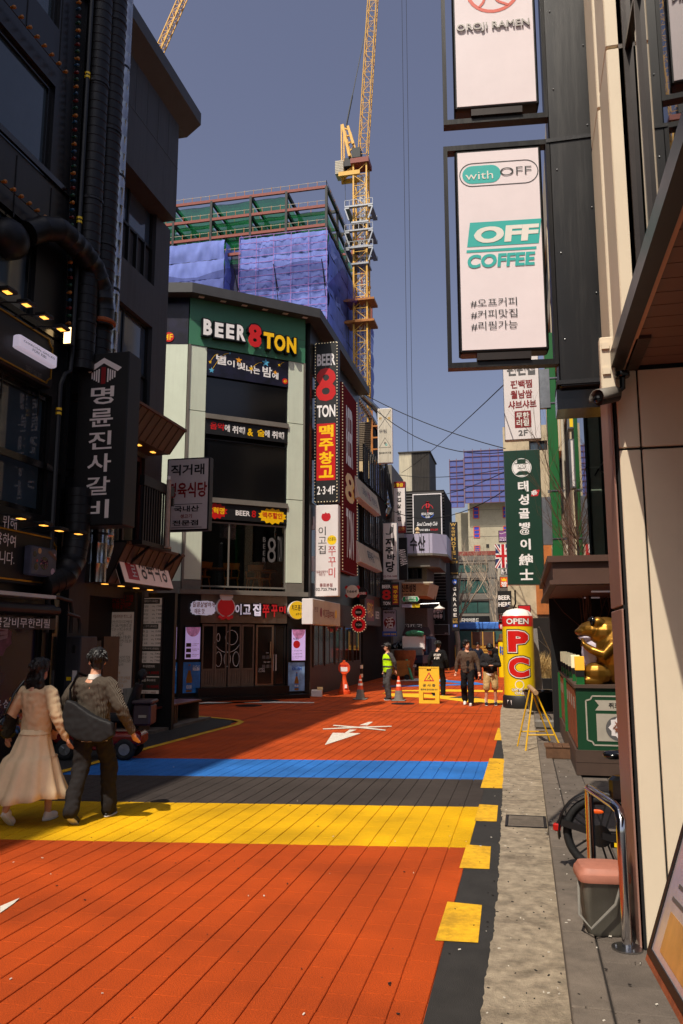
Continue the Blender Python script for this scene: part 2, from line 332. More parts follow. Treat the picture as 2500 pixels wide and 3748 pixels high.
44749:(77,6,3036,3012,6912,6936,6329,3629,4,3624,6324,6317,3617,8,6971,6356,5356,5468,3741,5152,6352,6939,4,3768,3263,2441,3452),
44867:(77,4,4369,2469,3764,4049,4,6869,4769,6264,6649,4,2046,2041,7441,7446,7,2733,4429,2612,4723,6712,5029,6733),
44984:(77,20,4367,2467,2462,3862,3542,2042,2038,4438,4411,4911,4938,7438,7442,6542,6867,4867,4862,6262,6042,4142),
45143:(77,8,4468,3645,2041,7441,6545,6768,6045,4245,4,4724,5516,7016,5521),
45208:(77,8,6671,6071,6011,6611,6643,7543,7547,6647,7,2865,2265,2227,4127,5529,5534,2831),
45212:(77,6,2867,2367,2339,5541,5546,2843,4,6671,6171,6128,6628,5,2932,2913,6813,6817,3517),
45224:(77,4,2934,2912,6612,6634,4,3430,6130,6117,3417,8,6671,6171,6137,6637,6653,7553,7557,6657,7,2868,2368,2342,4142,5544,5549,2846),
45236:(77,12,7071,6571,6547,5747,5770,5270,5214,5714,5742,6542,6511,7011,6,2864,2364,2327,4829,4734,2832),
45380:(77,4,6971,6352,6327,6927,6,2967,2367,2336,5438,5442,2940,4,3113,7013,7017,3617),
45392:(77,4,3133,3112,6912,6933,4,3629,6329,6317,3617,4,6971,6354,6336,6936,6,2968,2368,2339,5441,5345,2943),
45684:(77,5,2768,2746,6746,6751,3251,10,7438,2038,3433,3411,3911,3933,5433,5411,6011,6033),
45716:(77,4,7441,2041,2036,7436,6,3269,2769,2749,6849,6853,3253,6,3230,2730,2713,6813,6817,3217),
45733:(77,4,7443,2043,2039,7439,8,6230,4733,3230,2622,3214,4712,6214,6722,8,3627,4729,5827,6222,5818,4716,3618,3222,6,3370,2770,2750,6850,6855,3355),
45768:(77,4,6971,6371,6311,6911,7,2965,2465,2427,4327,5830,5734,2931),
45796:(77,8,6671,6071,6011,6611,6643,7543,7548,6648,8,2265,2226,5528,5533,2831,2861,5061,5065),
45804:(77,9,2268,2243,4344,5545,5450,2848,2863,4963,4968,8,6671,6171,6141,6641,6654,7554,7559,6659,12,6638,2838,2834,6134,6127,2827,2812,6812,6817,3417,3423,6623),
45812:(77,4,2934,2912,6612,6634,4,3430,6130,6117,3417,4,6671,6171,6137,6637,7,2367,2341,5543,5447,2845,2863,4967),
45817:(77,8,6131,4734,3331,2723,3315,4711,6115,6723,8,3728,4730,5828,6123,5818,4716,3718,3323,8,6671,6171,6136,6636,6651,7551,7556,6656,10,2267,2240,4341,5542,5447,4345,2845,2862,4962,4967),
45824:(77,12,7071,6571,6547,5747,5770,5270,5214,5714,5743,6543,6511,7011,5,2264,2226,4828,2731,2759),
45908:(77,4,6971,6371,6311,6911,7,2365,2326,5528,5433,2831,2861,5065),
45936:(77,4,7071,6571,6511,7011,4,5870,5370,5314,5814,5,2264,2226,4827,2730,2759),
46028:(77,13,2769,2751,4445,2045,2041,7441,7445,5045,6755,3255,3264,6764,6769,12,6736,2636,2632,6132,6126,2626,2612,6912,6916,3216,3222,6722),
46041:(77,8,6230,4733,3230,2622,3214,4711,6214,6722,8,3627,4729,5827,6222,5817,4716,3617,3222,16,2768,2749,4449,4442,2042,2037,7437,7442,4942,4949,6749,6753,3253,3264,6764,6768),
46076:(77,11,2265,2241,3241,3229,2024,5026,3829,3841,2845,2861,4765,12,7071,6571,6546,5846,5870,5370,5315,5815,5842,6542,6511,7011),
46104:(77,4,6871,6371,6311,6811,13,2565,2541,3741,3729,2124,6026,4229,4241,5545,3045,3061,5561,5565),
46176:(77,12,7443,2043,2039,4439,4432,2632,2612,6712,6732,4932,4939,7439,4,3228,6228,6217,3217,8,2769,2749,6849,6854,3254,3264,6764,6769),
46272:(77,12,7437,2037,2032,3432,3411,3911,3932,5432,5411,6011,6032,7432,8,2768,2745,6745,6749,3349,3363,6663,6668),
46300:(77,4,7424,2024,2019,7419,8,2766,2738,6838,6842,3242,3261,6761,6766),
46316:(77,4,7443,2043,2039,7439,4,2632,2612,6712,6732,4,3228,6228,6217,3217,8,2769,2749,6849,6854,3254,3265,6765,6769),
46317:(77,4,7444,2044,2040,7440,6,2735,2712,6712,6735,6128,3228,4,3224,6124,6117,3217,8,2769,2750,6850,6855,3255,3265,6765,6769),
46321:(77,4,7443,2043,2038,7438,8,6230,4733,3230,2622,3214,4711,6214,6722,8,3627,4729,5827,6222,5817,4716,3617,3222,8,2769,2748,6748,6753,3253,3264,6764,6769),
46356:(77,4,6971,6371,6311,6911,9,2465,2426,4426,5728,5733,2931,2961,5261,5265),
46972:(77,8,6671,6071,6011,6611,6643,7543,7547,6647,12,4966,2266,2261,4461,4449,2249,2226,5628,5532,2830,2844,4944),
46976:(77,8,6671,6171,6127,6627,6648,7548,7553,6653,6,3530,2930,2913,6913,6917,3517,12,4967,2267,2263,4463,4454,2254,2236,5538,5543,2841,2850,4950),
47000:(77,13,4465,2265,2260,3960,3948,2248,2226,3726,4827,4832,2730,2744,4444,12,7071,6571,6548,5748,5770,5270,5214,5714,5743,6543,6511,7011),
47084:(77,4,6971,6371,6311,6911,11,4966,2266,4361,4349,2249,2226,5428,5332,2730,2745,4945),
47088:(77,8,6971,6371,6356,5256,5251,6351,6327,6927,12,4967,2267,2262,4362,4354,2254,2235,5437,5342,2840,2849,4949,6,3630,3030,3013,7113,7117,3617),
47101:(77,8,3635,3035,3012,6912,6935,6335,6328,3628,4,3624,6324,6317,3617,8,6971,6371,6359,5259,5254,6354,6338,6938,12,4969,2269,2264,4364,4357,2257,2240,5442,5346,2844,2852,4952),
47105:(77,8,6431,4933,3531,2922,3514,4911,6414,6922,8,3927,4929,6027,6422,6017,4916,3917,3522,8,6971,6371,6357,5257,5253,6353,6334,6934,12,4968,2268,2263,4363,4355,2255,2238,5439,5344,2842,2851,4951),
47113:(77,5,7031,3031,3026,6526,7011,4,7071,6571,6534,7034,4,5870,5370,5334,5834,4,2354,2337,4938,2841),
47140:(77,4,6971,6371,6311,6911,11,4866,2266,4361,4349,2249,2225,5327,5232,2730,2744,4844),
47141:(77,5,6931,2931,2927,6327,6911,4,6971,6362,6334,6934,11,4867,2267,4263,4255,2255,2237,5238,5143,2841,2851,4851),
47196:(77,20,6767,2667,2662,6262,6253,2753,2734,4434,4423,2023,2019,7419,7423,4923,4934,6934,6939,3239,3249,6749),
47308:(77,15,6767,2667,2662,6262,6253,2753,2735,3523,2019,7419,5923,6939,3239,3249,6749,4,4023,4035,5435,5423),
47336:(77,12,6769,2669,2664,6264,6257,2657,2641,6941,6945,3245,3253,6753,8,7435,2035,2030,4430,4411,4911,4930,7430),
47448:(77,10,7436,2036,3431,3411,3911,3931,5431,5411,6011,6031,12,6769,2669,2664,6264,6258,2658,2642,6942,6946,3246,3253,6753),
47452:(77,12,7438,2038,2034,3834,3824,4424,4434,5434,5424,6024,6034,7434,6,3228,2728,2713,6813,6817,3217,12,6769,2769,2765,6265,6258,2758,2744,6844,6848,3248,3254,6754),
47484:(77,4,7443,2043,2039,7439,12,6734,2634,2630,6230,6225,2625,2612,6912,6916,3216,3222,6722,12,6769,2769,2765,6265,6261,2761,2748,6848,6852,3252,3257,6757),
47532:(77,4,6971,6371,6311,6911,13,5166,2366,2361,4561,4549,2349,2326,4326,5828,5832,2930,2944,5144),
47548:(77,4,6971,6371,6336,6936,4,3032,3012,6912,6932,4,3628,6328,6317,3617,12,5067,2367,2363,4463,4455,2355,2338,5740,5645,2843,2851,5051),
47549:(77,4,6971,6371,6338,6938,8,3635,3035,3012,6912,6935,6335,6328,3628,4,3624,6324,6317,3617,12,5068,2368,2364,4464,4456,2356,2339,5741,5646,2844,2852,5052),
47560:(77,4,2265,2227,5027,5065,4,2861,4461,4431,2831,4,6671,6071,6011,6611),
47564:(77,4,2266,2238,5038,5066,4,2861,4461,4443,2843,4,6671,6171,6127,6627,4,2913,6913,6917,3417),
47568:(77,4,2268,2244,5044,5068,4,2863,4463,4448,2848,4,6671,6171,6141,6641,12,6638,2838,2834,6134,6127,2827,2812,6812,6817,3417,3423,6623),
47579:(77,4,2267,2240,4940,4967,4,2862,4462,4444,2844,8,6671,6171,6131,6631,6650,7550,7555,6655,11,4532,3922,2516,2812,4016,4825,5616,6912,7116,5722,5132),
47588:(77,4,2264,2227,4527,4564,4,2760,4060,4032,2732,12,7171,6571,6547,5747,5770,5270,5214,5714,5743,6543,6511,7111),
47589:(77,6,7032,3032,3028,6528,6511,7011,4,2266,2240,4540,4566,4,2862,4062,4044,2844,12,7071,6571,6556,5756,5770,5270,5236,5736,5751,6551,6536,7036),
47609:(77,4,2266,2240,4540,4566,4,2862,4062,4044,2844,4,6530,3630,3614,6514,4,6127,6118,4018,4027,8,7071,6555,5755,5270,5237,5751,6551,7035),
47672:(77,12,6971,6371,6349,4949,4965,2265,2226,4926,4945,6345,6311,6911,4,2861,4461,4431,2831),
47700:(77,12,5970,5370,5349,4549,4564,2264,2227,4527,4544,5344,5314,5914,4,2760,4060,4032,2732,4,7171,6571,6511,7111),
47732:(77,8,6971,6361,5066,2366,2338,5038,6343,6927,4,2861,4461,4442,2842,4,5056,6356,6348,5048,4,3113,7013,7017,3617),
47749:(77,12,6971,6371,6361,5061,5067,2367,2340,5040,5045,6345,6336,6936,4,2862,4462,4444,2844,4,5057,6357,6350,5050,8,6431,4934,3531,2923,3514,4911,6414,6923,8,3928,4930,6028,6423,6018,4916,3918,3523),
47784:(77,12,2666,2638,4438,4424,2024,2019,7419,7424,4924,4938,6738,6766,4,3162,6262,6242,3142),
47785:(77,12,2769,2748,4448,4441,2041,2036,7436,7441,5041,5048,6748,6769,4,3264,6164,6153,3253,4,6730,2630,2626,6226),
47788:(77,12,2768,2747,4447,4439,2039,2035,7435,7439,5039,5047,6747,6768,4,3264,6164,6152,3252,6,3230,2730,2713,6813,6817,3217),
47924:(77,4,2768,2744,6744,6768,4,3263,6263,6249,3249,8,7436,2036,2032,4432,4411,4911,4932,7432),
47928:(77,4,2768,2747,6747,6768,4,3264,6164,6152,3252,8,7441,2041,2036,4436,4424,5024,5036,7436,6,3230,2730,2713,6813,6817,3217),
47932:(77,4,2769,2751,6751,6769,4,3265,6165,6155,3255,20,7446,2046,2042,4442,4436,2636,2631,6131,6126,2626,2612,6912,6916,3216,3222,6722,6736,4936,4942,7442),
48120:(77,4,2365,2326,5126,5165,4,2961,4561,4531,2931,4,6971,6371,6311,6911),
48143:(77,4,2367,2343,5143,5167,4,2863,4563,4547,2847,4,6971,6371,6337,6937,7,3033,4729,2912,5022,7012,5329,7033),
48148:(77,8,2866,2266,2226,5026,5066,4566,4550,2850,4,2846,4546,4530,2830,8,6671,6071,6011,6611,6643,7543,7548,6648),
48149:(77,5,6632,2732,2727,6127,6611,6,2267,2239,5039,5067,4458,2858,4,2854,4454,4443,2843,4,6671,6171,6135,6635),
48164:(77,4,2933,2912,6612,6633,4,3429,6129,6117,3417,8,2868,2268,2240,5040,5068,4468,4459,2859,4,2855,4455,4445,2845,8,6671,6171,6137,6637,6652,7552,7557,6657),
48169:(77,8,6131,4734,3331,2723,3314,4711,6114,6723,8,3728,4729,5828,6123,5818,4716,3718,3323,8,2867,2267,2240,5040,5067,4467,4458,2858,4,2854,4454,4444,2844,8,6671,6171,6135,6635,6651,7551,7556,6656),
48177:(77,8,2867,2267,2239,4639,4667,4067,4058,2858,4,2854,4054,4044,2844,6,7032,3032,3027,6527,6511,7011,12,7071,6571,6556,5756,5770,5270,5236,5736,5751,6551,6535,7035),
48197:(77,8,2867,2267,2239,4639,4667,4067,4057,2857,4,2853,4053,4043,2843,8,6530,5033,3630,3122,3614,5011,6514,7022,8,5029,6127,6522,6117,5016,4017,3622,4027,12,7071,6571,6555,5755,5770,5270,5236,5736,5751,6551,6535,7035),
48268:(77,16,6971,6371,6358,5058,5068,4468,4460,2860,2868,2368,2342,5042,5053,6353,6340,6940,4,2856,4456,4447,2847,12,6937,3037,3033,6333,6327,3127,3112,7112,7117,3617,3623,6923),
48276:(77,16,6971,6371,6356,5056,5068,4468,4458,2858,2868,2368,2340,5040,5051,6351,6336,6936,4,2854,4454,4444,2844,4,3033,3012,6912,6933,4,3629,6429,6417,3617),
48288:(77,16,5970,5370,5348,4548,4565,4065,4051,2751,2765,2265,2226,4526,4544,5344,5314,5914,4,2746,4046,4031,2731,4,7171,6571,6511,7111),
48320:(77,8,6971,6360,2857,2367,2337,5037,6343,6927,4,5056,6356,6347,5047,4,2852,4452,4441,2841,4,3113,7013,7017,3617),
48324:(77,16,6971,6371,6363,5063,5068,4468,4460,2860,2868,2368,2342,5042,5047,6347,6340,6940,4,5058,6358,6352,5052,4,2856,4456,4447,2847,12,6937,3037,3033,6333,6327,3127,3112,7112,7117,3617,3623,6923),
48376:(77,16,3269,2769,2745,4445,4438,2038,2034,7434,7438,5038,5045,6745,6769,6169,6161,3261,4,3257,6157,6149,3249,6,3229,2729,2713,6813,6817,3217),
48380:(77,12,2770,2750,4445,2045,2040,7440,7445,4945,6750,6770,6165,3265,4,3260,6160,6155,3255,12,6735,2635,2631,6131,6126,2626,2612,6912,6916,3216,3222,6722),
48388:(77,14,2770,2748,4448,4441,2041,2037,7437,7441,5041,5048,6748,6770,6163,3263,4,3259,6159,6152,3252,4,2631,2612,6712,6731,4,3227,6227,6217,3217),
48512:(77,6,2769,2743,6743,6769,6260,3260,4,3256,6256,6247,3247,8,7436,2036,2031,4431,4411,4911,4931,7431),
48520:(77,8,3270,2770,2750,6750,6770,6170,6165,3265,4,3260,6160,6155,3255,20,7446,2046,2041,4441,4435,2635,2631,6131,6126,2626,2612,6912,6916,3216,3222,6722,6735,4935,4941,7441),
48624:(77,8,3269,2769,2743,6743,6769,6269,6261,3261,4,3256,6256,6248,3248,12,7436,2036,2032,3332,3311,3911,3932,5532,5511,6011,6032,7432),
48652:(77,4,7424,2024,2019,7419,8,3267,2667,2636,6736,6767,6267,6256,3256,4,3251,6251,6240,3240),
48708:(77,4,6971,6371,6311,6911,8,2966,2366,2326,5126,5166,4666,4650,2950,4,2946,4646,4630,2930),
48731:(77,4,6971,6371,6336,6936,19,5338,4738,4732,3032,3028,4728,4120,2716,2911,4115,5022,5815,7011,7216,5920,5328,7028,7032,5332,8,2869,2369,2342,5142,5169,4569,4559,2859,4,2855,4555,4546,2846),
49324:(77,13,4066,3466,3455,3039,1929,2224,3132,3744,4333,5225,5530,4440,4055,8,6671,6071,6011,6611,6642,7542,7547,6647),
49328:(77,13,4067,3467,3460,3048,2040,2335,3241,3750,4342,5237,5541,4449,4060,8,6671,6171,6127,6627,6648,7548,7553,6653,6,3531,2931,2913,6913,6917,3517),
49332:(77,11,4069,3469,3052,1945,2241,3146,3755,4347,5242,5447,4454,8,6671,6171,6140,6640,6654,7554,7558,6658,12,6637,2837,2833,6133,6127,2827,2812,6812,6816,3416,3423,6623),
49340:(77,4,2933,2912,6612,6633,4,3429,6129,6117,3417,11,4068,3468,3050,2042,2237,3243,3753,4344,5239,5443,4451,8,6671,6171,6136,6636,6652,7552,7556,6656),
49345:(77,4,6130,3330,3314,6114,4,5827,5818,3718,3727,4,4068,3468,3049,4450,4,6671,6171,6135,6635),
49352:(77,13,3865,3265,3254,2939,1928,2324,3032,3542,4033,4726,5030,4140,3854,12,7171,6571,6547,5747,5770,5270,5214,5714,5743,6543,6511,7111),
49373:(77,8,6530,5033,3630,3122,3614,5011,6514,7022,8,4027,5029,6127,6522,6117,5016,4017,3622,10,3867,3267,2949,2041,2337,3043,3550,4739,5043,4150,12,7071,6571,6555,5755,5770,5270,5236,5736,5751,6551,6534,7034),
49380:(77,12,6671,6071,6011,6611,6634,7534,7538,6638,6651,7551,7556,6656,13,4066,3466,3455,3039,1928,2224,3132,3744,4333,5225,5530,4440,4055),
49436:(77,8,6971,6371,6351,5051,5046,6346,6311,6911,13,4166,3566,3555,3139,2028,2324,3232,3844,4433,5325,5629,4540,4155),
49438:(77,4,4733,4229,4211,4711,4,6933,6329,6311,6911,4,6971,6371,6336,6936,4,4068,3568,3150,4451),
49440:(77,4,6971,6371,6326,6926,4,4067,3567,3148,4448,4,3113,7013,7017,3617),
49444:(77,8,6971,6371,6360,5060,5056,6356,6340,6940,11,4069,3569,3152,2044,2340,3246,3754,4347,5242,5546,4453,12,6937,3037,3033,6333,6327,3127,3112,7112,7117,3617,3623,6923),
49457:(77,8,6431,4934,3531,2923,3514,4911,6414,6923,8,3928,4930,6028,6423,6018,4916,3918,3523,8,6971,6371,6358,5058,5054,6354,6336,6936,13,4068,3568,3562,3149,2041,2337,3243,3852,4344,5239,5543,4450,4062),
49548:(77,4,4754,5643,5649,4963,4,2024,2019,7419,7424),
49549:(77,5,6731,2631,2626,6226,6711,4,3757,2351,3852,4760,4,2041,2037,7437,7441),
49688:(77,11,4466,3754,2348,2544,3849,4758,5649,6944,7148,5654,5066,8,7437,2037,2033,4433,4411,4911,4933,7433),
49689:(77,4,2352,3852,4760,5068,12,7443,2043,2038,4438,4431,2626,6226,6711,6731,4931,4938,7438),
49692:(77,4,4467,4759,5650,7050,4,7441,2041,2036,7436,4,2713,6813,6817,3217),
49696:(77,11,4469,3759,2354,2550,3854,4762,5654,6950,7154,5659,5069,20,7446,2046,2042,4442,4436,2636,2632,6132,6126,2626,2612,6912,6916,3216,3222,6722,6736,4936,4942,7442),
49711:(77,8,7447,2047,2042,4442,4437,5037,5042,7442,15,2730,2726,4426,3719,2416,2612,3815,4721,5515,6812,7016,5619,5026,6726,6730,11,4468,3759,2354,2450,3854,4762,5654,6950,7154,5659,5068),
49828:(77,4,7424,2024,2019,7419,4,4754,5643,5649,4962),
49884:(77,4,6971,6371,6311,6911,4,4166,3666,3139,4640),
49885:(77,6,6932,2932,2928,6328,6311,6911,4,6971,6371,6335,6935,13,4168,3568,3562,3150,2042,2338,3244,3853,4444,5339,5643,4551,4162),
49888:(77,4,6971,6371,6327,6927,6,3631,3031,3013,7113,7117,3617,11,4168,3568,3149,2040,2336,3242,3852,4443,5337,5641,4549),
49900:(77,4,6971,6371,6337,6937,4,3034,3012,6912,6934,4,3629,6329,6317,3617,4,4169,3569,3151,4551),
49905:(77,4,6971,6371,6335,6935,4,6431,3431,3415,6415,4,3828,6028,6018,3818,4,4168,3568,3150,4551),
49928:(77,4,2933,2912,6712,6733,4,3429,6229,6217,3417,8,6771,6271,6236,6736,6752,7552,7556,6756,16,3468,2968,2652,1944,2240,3152,3939,4851,5640,5944,5252,5068,4568,4454,3946,3554),
50473:(77,5,6933,2933,2928,6428,6911,4,6971,6471,6436,6936,10,3468,2968,2239,3151,4038,4851,5739,5068,4568,4045),
50500:(77,8,3666,2561,2146,2530,3625,4630,5146,4661,8,2957,3662,4357,4546,4334,3630,2934,2646,8,6671,6071,6011,6611,6643,7543,7547,6647),
50501:(77,8,4864,3668,2564,2153,2543,3639,4843,5253,8,2960,3663,4460,4753,4447,3644,2947,2653,6,6633,2733,2728,6128,6111,6611,8,6671,6171,6136,6636,6651,7551,7556,6656),
50504:(77,8,4863,3667,2563,2152,2542,3637,4842,5252,8,2959,3662,4459,4752,4445,3642,2945,2652,8,6671,6171,6127,6627,6648,7548,7553,6653,6,3432,2932,2913,6913,6917,3417),
50506:(77,4,4764,2564,2544,4744,4,2961,4361,4347,2947,4,6526,4926,4914,6514,4,5323,6123,6117,5317,4,6671,6171,6141,6641,4,4235,4230,7230,7235,4,3135,2635,2613,3117),
50516:(77,4,2934,2912,6612,6634,4,3429,6129,6117,3417,4,4864,2564,2543,4843,4,2960,4460,4447,2947,4,6671,6171,6137,6637),
50556:(77,8,3666,2561,2146,2530,3625,4630,5146,4661,4,2957,4357,4334,2934,4,6671,6071,6011,6611),
50577:(77,4,4864,2564,2543,4843,4,2960,4460,4447,2947,4,6131,3331,3314,6114,4,3728,5828,5818,3718,4,6671,6171,6136,6636),
50612:(77,15,6971,6371,6348,5048,4662,3666,2561,2146,2530,3625,4630,5044,6344,6311,6911,8,2957,3662,4357,4546,4334,3630,2934,2646),
50613:(77,5,6933,2933,2928,6328,6911,10,6971,6356,5156,3668,2564,2543,3639,5151,6351,6936,4,4360,4346,2946,2960),
50630:(77,5,2736,2712,4712,4736,3229,4,3224,4224,4216,3216,10,6971,6357,5157,3668,2565,2545,3641,5153,6353,6939,4,4361,4348,2948,2961,5,6436,5936,5112,6223,7212),
50640:(77,4,7171,6571,6511,7111,15,5970,5370,5348,4648,4261,3366,2460,2145,2430,3324,4230,4643,5343,5314,5914,8,3361,3957,4145,3934,3330,2834,2645,2857),
50648:(77,4,7071,6571,6540,7040,15,5970,5470,5457,4757,4365,3468,2465,2055,2446,3442,4345,4753,5453,5440,5940,8,3464,4061,4355,4049,3446,2849,2555,2861,12,7037,3137,3133,6533,6527,3127,3112,7212,7217,3617,3623,7023),
50668:(77,12,6971,6358,4858,3666,2561,2146,2530,3625,4934,6334,6311,6911,4,2957,4357,4334,2934,4,5053,6353,6339,5039),
50672:(77,13,6971,6371,6362,4862,3667,2563,2152,2542,3637,4843,6343,6327,6927,8,2960,3662,4360,4652,4345,3642,2945,2652,4,5157,6357,6347,5147,6,3631,3131,3113,7113,7117,3617),
50684:(77,8,6971,6363,3668,2564,2543,3639,6345,6937,4,2960,4360,4347,2947,4,5158,6358,6349,5149,4,3034,3012,6912,6934,4,3629,6429,6417,3617),
50696:(77,4,7171,6571,6511,7111,15,5970,5470,5457,4457,4064,3366,2460,2145,2430,3324,4027,4434,5434,5414,5914,8,2857,3361,3957,4145,3934,3330,2834,2645,4,4552,5452,5438,4538),
50724:(77,15,6263,4767,3163,2552,3041,4436,4424,2024,2019,7419,7424,4924,4936,6341,6852,8,3560,4763,5960,6352,5943,4740,3543,3052),
50857:(77,8,6230,4733,3230,2622,3214,4711,6214,6722,8,4728,5827,6222,5817,4716,3617,3222,3627,13,6267,4770,3167,2659,3350,3342,2042,2037,7437,7442,6042,6050,6859,8,3664,4766,5864,6259,5854,4752,3654,3159,4,3942,3949,5549,5542),
50864:(77,8,6265,4769,3265,2656,3246,4743,6246,6856,8,3662,4764,5862,6256,5849,4747,3649,3156,8,7437,2037,2032,4432,4411,4911,4932,7432),
50868:(77,8,6266,4770,3266,2658,3249,4746,6249,6858,8,3663,4765,5863,6258,5852,4750,3652,3258,8,7441,2041,2036,4436,4424,5024,5036,7436,6,3230,2730,2713,6813,6817,3217),
50872:(77,8,6268,4770,3168,2660,3152,4750,6252,6860,8,3565,4766,5865,6260,5855,4754,3555,3160,20,7446,2046,2041,4441,4436,2636,2632,6132,6126,2626,2612,6912,6916,3216,3222,6722,6736,4936,4941,7441),
50896:(77,8,6971,6371,6336,5136,5132,6332,6326,6926,8,5066,3969,2866,2458,2851,3948,5051,5458,4,3263,4663,4654,3254,8,5841,5845,1943,2039,3739,3728,4228,4240,6,3330,2830,2813,7013,7017,3317),
50900:(77,7,6971,6371,6343,5143,5139,6339,6936,8,5068,3970,2868,2461,2854,3952,5054,5461,4,3265,4665,4657,3257,8,5947,5850,2049,2045,3645,3636,4136,4145,12,6934,2934,2930,6330,6325,2925,2912,7112,7116,3416,3421,6921),
50948:(77,4,5065,2865,2847,5047,4,3262,4662,4650,3250,4,6971,6371,6311,6911,6,5941,2039,3734,3713,4213,4235),
50976:(77,8,6265,4769,3265,2656,3246,4743,6246,6856,4,3662,5862,5849,3649,10,7437,2037,3433,3411,3911,3933,5433,5411,6011,6033),
50977:(77,8,6267,4770,3167,2658,3150,4747,6250,6858,8,3663,4765,5863,6258,5853,4751,3653,3158,14,7442,2042,2038,3438,3430,2630,2626,6226,6211,6711,6730,5930,5938,7438,4,3930,3938,5438,5430),
51004:(77,8,4767,3163,2551,3139,4734,6239,6851,6263,4,3559,5860,5842,3542,4,7424,2024,2019,7419),
51008:(77,4,7440,2040,2035,7435,4,6266,3166,3148,6248,4,3663,5863,5852,3652,4,2713,6813,6817,3217),
51012:(77,4,6267,3167,3152,6252,4,3564,5864,5855,3555,4,7445,2045,2041,7441,12,6736,2636,2632,6132,6126,2626,2612,6912,6916,3216,3222,6722),
51020:(77,8,6267,4770,3167,2658,3150,4747,6250,6858,8,3664,4765,5864,6258,5853,4752,3653,3158,4,2632,2612,6712,6732,4,3227,6227,6217,3217,4,7442,2042,2038,7438),
51032:(77,4,5163,2863,2843,5143,4,3259,4759,4746,3246,4,6871,6371,6311,6811,4,6027,5931,2029,2124),
51060:(77,4,6971,6371,6311,6911,8,3766,2661,2246,2630,3725,4830,5246,4861,8,3057,3762,4457,4746,4434,3730,3034,2746),
51064:(77,4,6971,6371,6327,6927,6,3632,3032,3013,7113,7117,3617,8,4863,3767,2663,2152,2642,3737,4842,5252,8,2959,3762,4459,4752,4445,3742,2945,2652),
51077:(77,4,6971,6371,6339,6939,6,3036,3012,6912,6936,6329,3629,4,3624,6324,6317,3617,4,4864,2664,2645,4845,4,2961,4461,4448,2948),
51080:(77,4,6971,6371,6337,6937,8,4864,3768,2664,2154,2644,3740,4844,5254,8,2960,3763,4460,4754,4447,3744,2947,2654,18,4034,3534,3123,2316,2512,3723,4116,4812,5923,6417,7112,7416,6522,6234,5734,5524,4817,4223),
51089:(77,6,6632,2732,2727,6127,6111,6611,15,5367,2167,2162,3562,3048,2041,2236,3242,3751,4343,5238,5442,4449,4062,5362,8,6671,6171,6135,6635,6651,7551,7555,6655),
51105:(77,6,2936,2912,6612,6636,6128,3428,4,3424,6124,6117,3417,7,5367,2167,3463,2238,3752,5239,4063,4,6671,6171,6138,6638),
51109:(77,4,6131,3331,3314,6114,4,3727,5827,5818,3718,6,5367,2167,3562,3751,5238,4062,4,6671,6171,6135,6635),
51116:(77,12,7171,6571,6547,5847,5870,5270,5214,5814,5842,6542,6511,7111,6,4864,2164,3260,2939,4140,3760),
51201:(77,5,6932,2932,2928,6328,6911,4,6971,6371,6335,6935,7,5467,2267,3563,2336,3851,5238,4163),
51204:(77,8,6971,6371,6355,5155,5150,6350,6327,6927,15,5466,2266,2262,3562,3147,2039,2335,3241,3850,4342,5236,5541,4448,4162,5462,6,3631,3131,3113,7113,7117,3617),
51216:(77,4,3033,3012,6912,6933,4,3629,6429,6417,3617,8,6971,6371,6356,5256,5252,6352,6336,6936,15,5467,2267,2263,3563,3149,2041,2337,3243,3852,4343,5238,5542,4450,4163,5463),
51217:(77,6,3136,3112,6912,6936,6328,3628,4,3624,6324,6317,3617,4,6971,6371,6339,6939,7,5468,2268,3563,2338,3853,5239,4163),
51219:(77,4,6971,6371,6330,6930,7,5467,2267,3563,2336,3851,5238,4163,4,2716,4116,5025,5332),
51221:(77,8,6431,4934,3531,2923,3514,4911,6414,6923,8,3928,4929,6028,6423,6017,4916,3917,3523,8,6971,6371,6356,5256,5251,6351,6336,6936,15,5467,2267,2262,3562,3148,2040,2336,3242,3851,4343,5238,5542,4449,4162,5462),
51228:(77,4,7071,6571,6511,7011,8,5870,5370,5350,4350,4345,5345,5314,5814,15,4864,2164,2160,3260,2939,1927,2223,3031,3542,3932,4725,5029,4139,3760,4860),
51312:(77,15,6966,2466,2461,4461,3747,2240,2536,3842,4752,5642,6936,7141,5747,5061,6961,8,5038,4438,4424,2024,2019,7419,7424,5024),
51333:(77,8,6229,4732,3229,2622,3214,4711,6214,6722,8,3626,4728,5826,6222,5817,4716,3617,3222,15,6968,2568,2564,4364,3756,2351,2547,3851,4759,5551,6947,7151,5756,5064,6964,8,4950,4450,4441,2041,2037,7437,7441,4941),
51339:(77,4,6025,3325,3313,6013,4,3822,5622,5616,3816,4,6969,2569,4365,5065,4,2046,2042,7442,7446,4,2534,2530,6930,6934),
51452:(77,15,6967,2567,2563,4463,3752,2346,2542,3847,4756,5647,6942,7146,5652,5063,6963,8,7437,2037,2033,4433,4411,4911,4933,7433),
51469:(77,4,7444,2044,2040,7440,6,2735,2712,6712,6735,6128,3228,4,3224,6124,6117,3217,4,6969,2569,4365,5065),
51473:(77,15,7443,2043,2039,4439,4432,3129,2622,3214,4711,6214,6722,6229,4932,4939,7439,8,3627,4728,5827,6222,5817,4716,3617,3222,15,6968,2568,2564,4364,3755,2351,2547,3851,4759,5551,6947,7151,5755,5064,6964),
51536:(77,4,6971,6371,6311,6911,15,5567,2467,2462,3662,3253,2248,2443,3447,3954,4548,5444,5749,4653,4262,5562,8,5936,5941,2039,2034,3734,3713,4213,4235),
51592:(77,4,7424,2024,2019,7419,15,6965,2465,2461,4461,3745,2239,2534,3840,4750,5640,6934,7139,5745,5061,6961),
